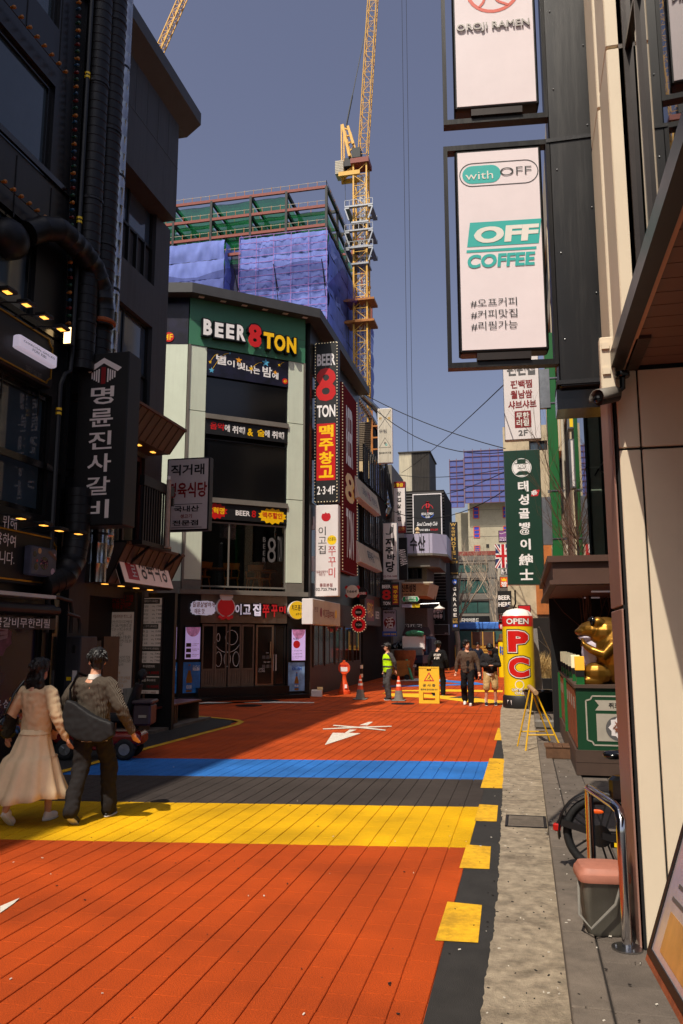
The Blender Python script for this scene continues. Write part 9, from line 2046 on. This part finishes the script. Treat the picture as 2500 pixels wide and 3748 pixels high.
auto(rbox(MB(),[(.15,.14,.3),(.155,.145,.32),(.15,.14,.345),(.145,.13,.35),(.13,.115,.375),(.09,.08,.385)]).make('lid',M.lid_orange,t),40)
q=MB();q.tube([(-.14,-.02,.28),(-.155,-.1,.12),(-.1,-.16,.06),(.04,-.17,.2),(.08,-.15,.3)],.009,8);auto(q.make('handle',M.cone_grey,t))
t=thing('shared_bicycle','black shared bicycle half hidden behind the cream wall, rear wheel toward the street','bicycle',(.43,6.5,.092),-8);t.scale=(.93,)*3
def torus(q,c,R0,r0,n=30,k=8,ax='x'):
 q.tube([(c[0],c[1]+R0*math.cos(math.tau*i/n),c[2]+R0*math.sin(math.tau*i/n)) if ax=='x' else (c[0]+R0*math.cos(math.tau*i/n),c[1],c[2]+R0*math.sin(math.tau*i/n)) for i in range(n+1)],r0,k,cap=False)
q=MB();torus(q,(0.08,0,.3),.265,.03,34,8,'y');tw=q.make('wheel',M.rubber,t,smooth=True)
q=MB();torus(q,(.08,0,.3),.235,.01,34,6,'y');q.make('rim',M.black,tw)
q=MB()
for i in range(5):
 for d_ in (-.12,.12):a=math.tau*i/5;q.bar((.08+.03*math.cos(a+d_*6),0,.3+.03*math.sin(a+d_*6)),(.08+.235*math.cos(a+d_),0,.3+.235*math.sin(a+d_)),.014)
q.make('spoke',M.black,tw);q=MB();q.cyl((.08,-.05,.3),(.08,.05,.3),.05);q.cyl((.08,-.07,.3),(.08,-.05,.3),.085,.07,16);auto(q.make('hub',M.gloss_black,tw))
q=MB();n=14;w=.045;vs=[]
for i in range(n+1):
 a=R(35+155*i/n);vs+=[(.08+.32*math.cos(a),-w,.3+.32*math.sin(a)),(.08+.335*math.cos(a),0,.3+.335*math.sin(a)),(.08+.32*math.cos(a),w,.3+.32*math.sin(a))]
q.add(vs,[f for i in range(n) for f in ((3*i,3*i+3,3*i+4,3*i+1),(3*i+1,3*i+4,3*i+5,3*i+2))]);o=q.make('mudguard',M.black,t,smooth=True);o.modifiers.new('s','SOLIDIFY').thickness=.006
add_cbox((-.29,-.03,.3,-.23,.03,.36,.01),'tail_light',mat('lens_red',(170,20,14),.2,var=0),t);q=MB();q.bar((-.25,0,.34),(-.2,0,.42),.04,.05);q.bar((-.22,-.05,.38),(.2,-.06,.28),.025,.05);q.make('light_arm',M.black,t)
q=MB();q.sph((.06,-.02,.475),(.05,.008,.018),10);q.make('reflector',mat('lens_amber',(230,90,20),.3,var=0),t)
q=MB();q.bar((.08,.06,.3),(.55,.05,.3),.02,.03);q.tube([(.55,.04,.3),(.42,.02,.75),(.38,.01,.9)],.02,8);q.tube([(.55,.04,.3),(1.0,.03,.7)],.025,8);q.bar((.08,-.06,.3),(.5,-.06,.33),.02,.04);auto(q.make('frame',M.black,t))
add_cbox((.15,-.075,.22,.3,-.06,.27,.004),'pedal',M.gloss_black,t);add_box((.18,-.08,.23,.27,-.075,.26),'pedal_reflector',M.ink_yellow,t)
add_cbox((.16,-.07,.56,.36,.07,.76,.03),'battery_box',M.gloss_black,t)
q=MB();q.sph((.28,0,.93),(.16,.075,.03),14);q.sph((.2,0,.915),(.08,.09,.035),12);auto(q.make('saddle',M.gloss_black,t),80)
A_,B_,C_=(0.317,0.909),(0.323,0.959),(0.431,1.25)
a=Vector((A_[0],2.6,A_[1]));u_=(Vector((B_[0],2.1,B_[1]))-a)*2.3;v_=(Vector((C_[0],2.6,C_[1]))-a)*1.9;nn=u_.cross(v_).normalized();nn=-nn if nn.x>0 else nn
t=thing('menu_stand','tilted menu board with dark frame and brown underside in the lower right corner','menu board',tuple(a))
def pq(s0,t0,s1,t1,d0,d1,nm,m):
 P_=[u_*s+v_*k+nn*d for d in (d0,d1) for s,k in ((s0,t0),(s1,t0),(s1,t1),(s0,t1))];q=MB();q.add(P_,[(0,1,2,3),(7,6,5,4),(0,4,5,1),(1,5,6,2),(2,6,7,3),(3,7,4,0)]);return q.make(nm,m,t)
pq(0,0,1,1,-.03,0,'back_board',M.wood_brown);pq(0,0,.03,1,0,.006,'frame',M.black);pq(.03,0,1,.03,0,.006,'frame',M.black);pq(0,-.03,1,0,-.03,.004,'base_edge',M.rust)
mm('menu_print',(176,164,168),.2,var=.25,vs=3);pq(.03,.03,1,1,0,.002,'menu_sheet',M.menu_print);mm('menu_ochre',(190,140,80),.3,var=.3,vs=6);pq(.12,.06,.9,.22,.002,.003,'printed_wave',M.menu_ochre)
for k in range(6):pq(.1+.03*k,.26+.06*k,.4+.03*k,.275+.06*k,.002,.0035,'printed_text',M.ink_grey)
q=MB();c=u_*.3+v_*.72;du,dv=u_.normalized(),v_.normalized();q.poly([c+du*.07*math.cos(i/3)+dv*.11*math.sin(i/3)+nn*.004 for i in range(19)]);q.make('printed_bowl',M.ink_black,t)
q=MB();q.bar(u_*.5+v_*.5-nn*.03,u_*.5+v_*.5-nn*.5-Vector((0,0,a.z+(u_*.5+v_*.5).z-.1)),.03);q.make('leg',M.black,t)
mm('car_red',(110,10,14),.25,.2,var=.05,coat=.6)
t=thing('mobility_scooter','dark red mobility scooter with black seat, headrest and rear box parked at the left kerb','scooter',(-6.4,11.55,0),12)
for x in (-.48,.42):
 for y in (-.24,.24):
  q=MB();torus(q,(x,y,.16),.115,.05,20,8,'y');w_=q.make('wheel',M.rubber,t,smooth=True);q=MB();q.cyl((x,y-.04,.16),(x,y+.04,.16),.085,.085,14)
  for i in range(5):a_=math.tau*i/5;q.bar((x,y-.045,.16),(x+.08*math.cos(a_),y-.045,.16+.08*math.sin(a_)),.012,.02)
  q.make('rim',M.steel,w_)
q=MB();q.cbox(.1,-.26,.2,.66,.26,.42,.05);q.cbox(-.3,-.25,.14,.2,.25,.2,.02);q.cbox(-.72,-.22,.2,-.3,.22,.46,.06);q.tube([(-.5,0,.42),(-.56,0,.7),(-.46,0,.95)],[.1,.06,.05],10);blob('body',q,M.car_red,t,.02,4)
q=MB();q.tube([(-.46,-.28,.96),(-.5,0,.94),(-.46,.28,.96)],.02,8);auto(q.make('handlebar',M.rubber,t))
add_cbox((-.05,-.23,.55,.42,.23,.66,.03),'seat',M.matt_black,t);add_cbox((.0,-.05,.4,.2,.05,.56,.01),'seat_post',M.dark_metal,t)
q=MB();q.tube([(.38,0,.62),(.46,0,.85),(.54,0,1.12)],[.2,.22,.17],12,flat=.3,up=(1,0,0));auto(q.make('backrest',M.matt_black,t),60)
q=MB();q.sph((.58,0,1.26),(.07,.13,.09),12);q.tube([(.55,0,1.1),(.57,0,1.22)],.015,6);auto(q.make('headrest',M.matt_black,t),70)
q=MB();q.cbox(.5,-.2,.5,.78,.2,.82,.03);q.cbox(.48,-.22,.82,.8,.22,.88,.02);q.make('rear_box',mat('box_plum',(52,36,44),.4,var=.1),t);add_box((.6,-.215,.62,.72,-.2,.66),'buckle',M.steel,t)
q=MB();q.tube([(.4,-.02,.66),(.38,-.02,1.05)],[.07,.09],8);auto(q.make('towel',M.cone_grey,t))
T=thing('junk_truck','small dark blue pickup truck loaded high with junk, boards and black bags','truck',(-5.9,40.5,0),-4)
mm('truck_blue',(26,34,60),.5,var=.3,dirt=.4)
add_cbox((-.9,0,.62,.9,.06,1.0,.01),'tailgate',M.truck_blue,T);txt('KIA MOTORS',T,-.35,.78,.6,.86,-.005,M.ink_dkred,.03)
q=MB();q.box(-.9,.06,.6,.9,2.6,.68);q.box(-.9,.06,.68,-.86,2.6,1.0);q.box(.86,.06,.68,.9,2.6,1.0);q.make('cargo_bed',M.truck_blue,T)
add_cbox((-.8,2.7,.45,.85,4.3,1.95,.12),'cab',M.truck_blue,T)
for x in (-.7,.7):q=MB();q.cyl((x-.1,.9,.32),(x+.1,.9,.32),.32,.32,18);auto(q.make('wheel',M.rubber,T))
add_box((-.85,.1,.42,.85,.2,.58),'bumper',M.dark_metal,T);add_box((.1,.0,.42,.55,.1,.55),'number_plate',M.sign_white,T);txt('93머 3117',T,.13,.44,.52,.53,-.004,M.ink_black,.03)
J=[('white_board','sign_white',(-.2,.3,1.3,.95,.5,1.95),'crooked white board on top of the junk truck load'),('metal_box','galv',(-.1,.1,1.0,.85,.8,1.4),'grey metal tank in the back of the junk truck'),('wood_board','maroon_band',(.55,.6,1.2,.95,.7,2.0),'brown wooden board standing at the right of the truck load'),('crate','stone_grey',(-.85,.2,1.0,-.15,.7,1.3),'grey crate at the left of the truck bed')]
for nm,k,b,lab in J:t=thing(nm,lab,nm.replace('_',' '),(-5.9+b[0],40.6+b[1],b[2]),rng.uniform(-8,8));add_cbox((0,0,0,b[3]-b[0],b[4]-b[1],b[5]-b[2],.02),nm+'_body',M[k],t)
for i in range(5):t=thing('rubbish_bag','black shiny rubbish bag in the truck bed, '+('leftmost','second from the left','middle one','fourth from the left','rightmost')[i],'rubbish bag',(-6.5+.32*i,41.3,1.35+.1*(i%2)),0,'rubbish bags on the truck');q=MB();q.sph((0,0,0),(.3,.3,.24),10);q.sph((.08,0,.2),(.1,.1,.12),8);blob('bag',q,M.gloss_black,t,.05,2,.06)
t=thing('tarp_roll','green crumpled net roll lying on top of the truck load','tarp',(-5.5,41,2.05));q=MB();q.tube([(-.4,0,0),(0,.05,.08),(.5,0,.02)],[.12,.16,.12],8);blob('roll',q,M.sheet_green,t,.05,2,.05)
t=thing('hand_cart','orange wooden hand cart leaning beside the junk truck','cart',(-5.529,36.347)+(0,),10);add_box((-.45,0,.15,.45,.08,.85),'side_board',M.orange_steel,t)
for k in range(4):add_box((-.44,-.03,.2+.17*k,.44,0,.28+.17*k),'slat',M.orange_steel,t)
q=MB();q.bar((.55,-.1,0),(.3,.1,.9),.12,.05);q.make('folded_ramp',M.sheet_green,t);q=MB();q.cyl((-.3,-.1,.12),(-.3,.1,.12),.12);q.cyl((.3,-.1,.12),(.3,.1,.12),.12);q.make('wheel',M.rubber,t)
t=thing('rubble_basket','big brown woven basket tub behind the worker','basket',(-5.4,37,0));q=MB();q.lathe([(.35,.5),(.5,1.0),(.52,1.3),(.45,1.28)],n=18);q.box(-.4,-.3,0,.4,.3,.5);auto(q.make('basket_body',M.rust,t))
bz=(-5.524,1.7);bz2=(-1.81,-0.159)
t=thing('city_bus','blue and white city bus crossing at the far end of the street','bus',(bz[0]-3,60,.3));L=9
add_cbox((0,0,.1,L,2.4,2.3,.1),'body',M.dark_metal,t);add_cbox((-.02,-.02,2.2,L,2.42,2.75,.08),'roof',mat('bus_blue',(70,120,200),.4),t);add_box((0,-.03,.1,L,0,.8),'skirt',mat('bus_red',(170,50,36),.4),t)
add_cbox((1,.4,2.7,2.6,2,3.1,.1),'roof_unit',M.bus_blue,t)
for k in range(5):add_box((.3+1.7*k,-.03,.95,1.85+1.7*k,-.005,2.1),'window',M.glass_teal,t)
a_=(-3.427,0.035,-1.945,2.301);t=thing('rusty_truck','rusty yellow tipper truck seen from behind at the street end','truck',(a_[0],54,.1));w=a_[2]-a_[0];h=a_[3]-.1
mm('truck_yellow',(196,150,60),.7,var=.3,vs=2,dirt=.7);mm('truck_brown',(74,48,36),.7,var=.3)
add_box((0,0,h*.6,w,3,h),'tipper_top',M.truck_brown,t);add_box((.02,.05,h*.25,w-.02,3,h*.6),'tipper_body',M.truck_yellow,t)
for k in range(4):add_box((.1,0,h*.28+h*.08*k,w-.1,.05,h*.31+h*.08*k),'rib',M.truck_yellow,t)
for x in (.0,w/2-.03,w-.06):add_box((x,-.03,h*.25,x+.06,0,h),'post',M.truck_yellow,t)
for x in (.2,w-.6):add_box((x,.2,0,x+.4,1.1,.9),'wheel',M.rubber,t)
for lab,Y_0,r,k in (('small yellow inflatable hotel column left of the rusty truck',56,(-5.046,0.355,-4.661,1.577),'vinyl_yellow'),('yellow inflatable column with brown hat top right of the rusty truck',40,(-1.264,1.016,-0.931,2.037),'vinyl_yellow')):
 t=thing('inflatable_sign',lab,'inflatable sign',((r[0]+r[2])/2,Y_0,0));w=(r[2]-r[0])/2;h=r[3];q=MB();q.lathe([(w,0),(w,h*.8),(w*.9,h*.85)],n=18);auto(q.make('body',M[k],t));q=MB();q.lathe([(w*1.15,h*.84),(w*1.15,h*.88),(w*.8,h*.9),(w*.6,h),(0,h*1.02)],n=18);auto(q.make('top',M['wood_brown' if Y_0==40 else 'vinyl_red'],t))
 txt('호텔' if Y_0==56 else '루프',t,-w*.6,h*.5,w*.6,h*.72,-w-.02,M.ink_blue,.05)
mm('skin',(206,150,120),.5,var=.04);mm('hair',(16,13,13),.55,var=.1);mm('sole',(200,196,190),.7)
def cloth(nm,c,rough=.9,rib=0,**k):
 m=mm(nm,c,rough,spec=.2,**k)
 if rib:
  n=m.node_tree.nodes;l=m.node_tree.links;w=n.new('ShaderNodeTexWave');w.inputs['Scale'].default_value=rib;w.inputs['Distortion'].default_value=1.2;w.bands_direction='X';tc=n.new('ShaderNodeTexCoord');l.new(tc.outputs['Object'],w.inputs['Vector']);b=n.new('ShaderNodeBump');b.inputs['Strength'].default_value=.9;b.inputs['Distance'].default_value=.012;l.new(w.outputs['Fac'],b.inputs['Height']);l.new(b.outputs[0],n['Principled BSDF'].inputs['Normal'])
 return m
def person(lab,x,y,rz,h,top,pants,shoe,fl,fr,al,ar,head=(0,0),hair='short',cap=None,bulk=0.,vox=.02,shorts=False,legs=True,group=None,mask=False,lens=(.0,)):
 s=h/1.75;t=thing('person',lab,'person',(x,y,0),rz,group);V=Vector;nd,ny=head
 H=V((0,-.02-nd*.06,1.61-nd*.03));q=MB()
 rot=Matrix.Rotation(R(ny),3,'Z')@Matrix.Rotation(R(nd*38),3,'X')
 hp= lambda a,b,c:H+rot@V((a,b,c))
 q.sph(hp(0,.01,.02),(.075,.093,.1),16,rot=rot);q.sph(hp(0,-.03,-.05),(.056,.062,.065),12,rot=rot);q.sph(hp(0,-.1,-.015),(.014,.02,.022),8,rot=rot)
 for e in (-1,1):q.sph(hp(e*.077,.01,-.01),(.012,.02,.032),8,rot=rot)
 limb(q,[(0,.02,1.4),(0,.0,1.5),tuple(hp(0,.0,-.03))],[.062,.054,.052])
 limb(q,[(0,.01,.95),(0,.02,1.15),(0,.01,1.36)],[.11,.105,.12])
 def leg(f,sx,k=1.0,q=q,r=(.085,.06,.042),end=0):
  hip=V((sx*.09,.01,.93));an=V((f[0],f[1],f[2]+.09));kn=(hip+an)/2+V((sx*.01,-.05-.18*max(0,f[2]*3)-.02,.02));p=[hip,kn,an] if not end else [hip,hip+(kn-hip)*.8,kn+(an-kn)*end]
  limb(q,[hip,(hip+kn)/2,kn,(kn+an)/2,an] if not end else [hip,(hip+kn)/2,kn,kn+(an-kn)*end],[r[0]*k,r[0]*k*.88,r[1]*k,r[1]*.95*k,r[2]*k][:5 if not end else 4])
 for f,sx in ((fl,1),(fr,-1)):leg(f,sx,.85)
 for(e,w),sx in ((al,1),(ar,-1)):
  sh=(sx*.17,.01,1.39);limb(q,[sh,e,w],[.05,.04,.028])
  d=(V(w)-V(e)).normalized();c=V(w)+d*.05;q.tube([V(w),c,V(w)+d*.09],[.028,.042,.038],8,flat=.5)
  side=V((1,0,0)) if abs(d.x)<.7 else V((0,0,1));
  for j,L in enumerate((.06,.072,.068,.052)):
   o_=side*(-.03+.02*j);p0=V(w)+d*.085+o_;q.tube([p0,p0+d*L*.6+V((0,-.008,0)),p0+d*L+V((0,-.03,-.0))],[.0095,.009,.0075],6)
  q.tube([V(w)+d*.03,V(w)+d*.06+V((-sx*.02,-.03,0)),V(w)+d*.09+V((-sx*.02,-.045,0))],[.013,.011,.009],6)
 b=blob('body',q,M.skin,t,vox*.62,2)
 q=MB()
 for e in (-1,1):q.sph(hp(e*.032,-.083,.012),(.013,.006,.006),8,rot=rot);q.sph(hp(e*.034,-.083,.034),(.02,.007,.004),8,rot=rot)
 q.sph(hp(0,-.086,-.062),(.022,.006,.005),8,rot=rot);q.make('face_features',M.hair,t)
 if mask:q=MB();q.sph(hp(0,-.065,-.045),(.062,.05,.05),12,rot=rot);q.make('face_mask',M.paint_white,t)
 k=1+bulk;q=MB()
 q.tube([(0,.01,.86),(0,.0,.98),(0,.0,1.12),(0,.0,1.28),(0,.01,1.39),(0,.01,1.455)],[.165*k,.17*k,.165*k,.185*k,.17*k,.08],16,flat=.68,up=(0,1,0))
 q.sph((.12,.01,1.385),(.08*k,.075,.06),8);q.sph((-.12,.01,1.385),(.08*k,.075,.06),8)
 for(e,w),sx in ((al,1),(ar,-1)):limb(q,[(sx*.165,.01,1.38),tuple((V((sx*.165,.01,1.38))+V(e))/2),e,tuple((V(e)+V(w))/2),w],[.074*k,.068*k,.062*k,.052*k,.044*k])
 blob('top',q,M[top],t,vox*.8,3,.02)
 if legs:
  q=MB();q.tube([(0,.01,1.0),(0,.01,.92),(0,.01,.84)],[.15,.165,.15],14,flat=.72,up=(0,1,0))
  for f,sx in ((fl,1),(fr,-1)):leg(f,sx,1.25 if not shorts else 1.4,q,(.088,.07,.066),.12 if shorts else 0)
  blob('trousers' if not shorts else 'shorts',q,M[pants],t,vox*.8,3,.022)
 for f in (fl,fr):
  q=MB();tilt=f[3] if len(f)>3 else 0;ro=Matrix.Rotation(R(tilt),3,'X');c=V(f[:3])
  for p,r in (((0,.0,.06),(.042,.055,.055)),((0,-.09,.045),(.045,.08,.04)),((0,-.02,.03),(.042,.11,.03))):q.sph(c+ro@V(p),r,10,rot=ro)
  sh=blob('shoe',q,M[shoe],t,.012,2);q=MB();q.sph(c+ro@V((0,-.05,.012)),(.047,.135,.016),12,rot=ro);auto(q.make('sole',M.sole,sh),80)
  if shorts:q=MB();q.tube([c+V((0,.01,.08)),c+V((0,.0,.22))],[.043,.046],10);auto(q.make('sock',M.paint_white,t))
 q=MB();q.sph(hp(0,.03,.045),(.093,.1,.104),14,rot=rot);q.sph(hp(0,.055,-.02),(.078,.06,.07),12,rot=rot);q.sph(hp(0,-.04,.09),(.07,.055,.04),10,rot=rot)
 if hair=='long':
  for a_ in range(7):q.tube([hp(-.07+.023*a_,.06,.0),hp(-.085+.028*a_,.1,-.12),hp(-.07+.023*a_,.085,-.24-.02*(a_%3))],[.035,.032,.012],7)
 blob('hair',q,M.hair,t,.01,1,.03);q=MB()
 for i in range(150):
  a_=rng.uniform(0,6.28);e=rng.uniform(-.1,1.4);ce=math.cos(e);p=V((math.cos(a_)*ce*.094,math.sin(a_)*ce*.094+.03,math.sin(e)*.1+.045))
  if p.y>-.03 or e>.6:d=V((rng.uniform(-.03,.03),.012,-.045));q.tube([hp(*p),hp(*(p*1.1+d*.4)),hp(*(p*1.02+d))],[.009,.007,.001],4)
 q.make('hair_strand',M.hair,t,kind='stuff')
 if cap:q=MB();q.sph(hp(0,.02,.065),(.094,.108,.075),14,rot=rot);q.sph(hp(0,-.11,.05),(.07,.075,.012),12,rot=rot);blob('cap',q,M[cap],t,.01,2)
 t.scale=(s,s,s);return t,hp
cloth('knit_brown',(98,88,77),rib=26,var=.15,vs=40);cloth('trouser_dark',(34,31,31));cloth('cream_cloth',(214,186,148));cloth('skirt_cream',(236,208,168));cloth('vest_lime',(190,240,20));cloth('grey_cloth',(74,72,72));cloth('black_cloth',(22,22,24));cloth('charcoal',(40,38,40));cloth('jacket_brown',(86,70,58));cloth('khaki',(176,146,98));cloth('navy_cloth',(30,36,52));cloth('bag_grey',(34,33,34),.6)
t,hp=person('man in brown knit sweater and dark trousers with grey sling bag, walking away',-4.33,7.62,183,1.71,'knit_brown','trouser_dark','black',(.07,.26,.06,35),(-.1,-.24,0,0),((.33,.06,1.16),(.42,-.0,.93)),((-.33,.06,1.14),(-.4,-.06,.9)),(.0,28),bulk=.08,vox=.016,mask=True)
q=MB();q.tube([(0,.02,1.43),(0,.02,1.48)],[.085,.075],16,flat=.8);auto(q.make('shirt_collar',M.paint_white,t));q=MB();q.tube([(0,.01,.8),(0,.01,.88)],[.17,.175],16,flat=.7,up=(0,1,0));q.make('shirt_hem',M.paint_white,t)
b=thing('sling_bag','dark grey slouchy cloth sling bag across the back of the man in the sweater','bag',(-4.33,7.62,0),183)
q=MB();q.prism([(.2,1.2),(.12,1.18),(-.1,1.05),(-.3,.98),(-.33,.86),(-.2,.79),(.05,.8),(.2,.9),(.23,1.05)],.15,.23,'y');blob('bag_body',q,M.bag_grey,b,.014,5,.008)
q=MB();q.tube([(.17,.17,1.12),(.2,.14,1.3),(.17,.05,1.46),(.08,-.08,1.4),(-.08,-.17,1.2)],.02,8,flat=.4);auto(q.make('strap',M.black_cloth,b))
t,hp=person('woman with dark shoulder length hair in cream jacket and long cream tiered skirt',-4.87,7.45,176,1.61,'cream_cloth','black_cloth','sign_white',(.1,.3,.08,40),(-.12,-.12,0,0),((.3,.06,1.15),(.33,.04,.92)),((-.29,.05,1.14),(-.36,-.04,.9)),(.0,0),hair='long',vox=.016,legs=False,bulk=.08)
q=MB();n=72;rows=[(.16,.98),(.175,.93),(.19,.88),(.25,.72),(.28,.69),(.3,.66),(.36,.5),(.43,.36),(.46,.28)];vs=[]
for j,(r,z) in enumerate(rows):
 for i in range(n):a_=math.tau*i/n;pl=1+(.02+.011*j)*math.sin(a_*11+j*.25)+.02*math.sin(a_*5+1)+(.012*math.sin(a_*29) if j else 0);vs.append((r*pl*math.cos(a_)*(.95),r*pl*math.sin(a_)*.8+.03*j*.4,z+.012*math.sin(a_*3)*j/4))
q.add(vs,[(j*n+i,j*n+(i+1)%n,(j+1)*n+(i+1)%n,(j+1)*n+i) for j in range(len(rows)-1) for i in range(n)]);o=q.make('skirt',M.skirt_cream,t,smooth=True);o.modifiers.new('s','SOLIDIFY').thickness=.004
for z,r in ((.7,.272),(.93,.178)):
 q=MB();q.tube([(r*1.02*math.cos(math.tau*i/36)*.95,r*1.02*math.sin(math.tau*i/36)*.8+.02,z) for i in range(37)],.005,5);q.make('skirt_seam',M.cream_cloth,o)
b=thing('shoulder_bag','black leather crescent shoulder bag under the arm of the woman in the skirt','bag',(-4.87,7.45,0),176)
q=MB();q.sph((.27,.06,.93),(.06,.19,.13),12);q.sph((.27,.0,1.03),(.05,.13,.1),10);blob('bag_body',q,M.gloss_black,b,.013,4,.01);q=MB();q.tube([(.27,-.1,1.05),(.24,-.06,1.2),(.17,.02,1.37),(.2,.12,1.25),(.27,.15,1.05)],.014,8);auto(q.make('strap',M.gloss_black,b));q=MB();torus(q,(.22,.13,1.2),.02,.004,12,6);q.make('buckle',M.gold,b)
t,hp=person('worker in lime yellow safety vest, grey clothes and grey cap looking left',-4.06,24.2,-50,1.7,'grey_cloth','grey_cloth','charcoal',(.12,-.02,0),(-.12,.1,0),((.24,.1,1.15),(.22,.16,.92)),((-.24,.08,1.15),(-.22,.0,.92)),(.1,-30),cap='grey_cloth',vox=.022)
q=MB();q.tube([(0,.01,.84),(0,.0,.98),(0,.0,1.12),(0,.0,1.28),(0,.01,1.38),(0,.01,1.44)],[.185,.19,.185,.2,.17,.09],16,flat=.72,up=(0,1,0));blob('safety_vest',q,M.vest_lime,t,.018,3,.008)
for z in (1.0,1.22):q=MB();q.tube([(0,0,z),(0,0,z+.045)],[.2,.2],18,flat=.72,up=(0,1,0),cap=False);q.make('reflective_strip',M.galv,t)
t,hp=person('man in black hoodie with white script on the back, walking away behind the yellow sign',-2.75,26.3,172,1.76,'black_cloth','black_cloth','charcoal',(.12,.15,0),(-.1,-.15,0),((.27,.06,1.15),(.3,.0,.92)),((-.27,.06,1.15),(-.3,-.04,.92)),bulk=.12,vox=.024)
txt('STUSSY\n8 OM',t,-.12,1.16,.12,1.33,.155,M.paint_white,.05,flip=True,shear=-.2)
t,hp=person('young man in open brown jacket, black shirt and black trousers, walking towards the camera',-1.58,22.8,0,1.79,'jacket_brown','black_cloth','paint_white',(.08,-.18,0),(-.1,.2,.05,30),((.28,.03,1.15),(.31,-.04,.92)),((-.27,.06,1.15),(-.31,.04,.92)),(.0,35),bulk=.12,vox=.02)
q=MB();q.tube([(.02,-.07,.9),(.02,-.075,1.15),(.01,-.065,1.4)],[.06,.065,.05],10);auto(q.make('shirt',M.black_cloth,t),60)
t,hp=person('man in black hoodie, khaki shorts and white socks looking down at his phone',-.96,22.9,6,1.7,'charcoal','khaki','navy_cloth',(.13,0,0),(-.14,-.08,0),((.26,-.0,1.12),(.06,-.24,1.12)),((-.26,.0,1.12),(-.05,-.24,1.12)),(.9,0),cap='black_cloth',bulk=.18,vox=.02,shorts=True)
p=thing('phone','small phone with pale screen held by the man in khaki shorts','phone',(-.95,22.62,1.12),6);add_cbox((-.05,-.01,0,.05,.0,.07,.003),'phone_body',M.black,p)
q=MB();q.tube([(0,.01,.84),(0,.01,.9)],[.2,.2],16,flat=.7,up=(0,1,0));q.make('shirt_hem',M.paint_white,t)
A2=(((.25,.03,1.15),(.27,-.06,.93)),((-.25,.05,1.15),(-.27,.04,.93)))
for lab,pos,h,tp,c,rz in (('distant man in dark quilted jacket and flat cap behind the brown jacket man',(-2.5,36.5),1.74,'navy_cloth','grey_cloth',8),('distant person in navy coat at the right of the quilted jacket man',(-2.1,37.3),1.66,'navy_cloth',None,0),('distant person in black jacket and cap near the rusty truck',(-1.35,41),1.7,'black_cloth','black_cloth',0),('distant person in grey top behind the man with the phone',(-.95,42),1.72,'grey_cloth',None,170)):
 person(lab,pos[0],pos[1],rz,h,tp,'navy_cloth','black',(.1,-.12,0),(-.1,.12,0),A2[0],A2[1],cap=c,vox=.034,group='distant pedestrians')
person('dark haired woman in black coat with hair clip standing behind the kiosk',1.06,14.3,150,1.66,'black_cloth','black_cloth','black',(.1,0,0),(-.1,0,0),((.25,-.02,1.15),(.1,-.18,1.3)),((-.25,.03,1.15),(-.2,-.1,1.0)),(.2,40),hair='long',vox=.024)
bpy.data.scenes.remove(TS)
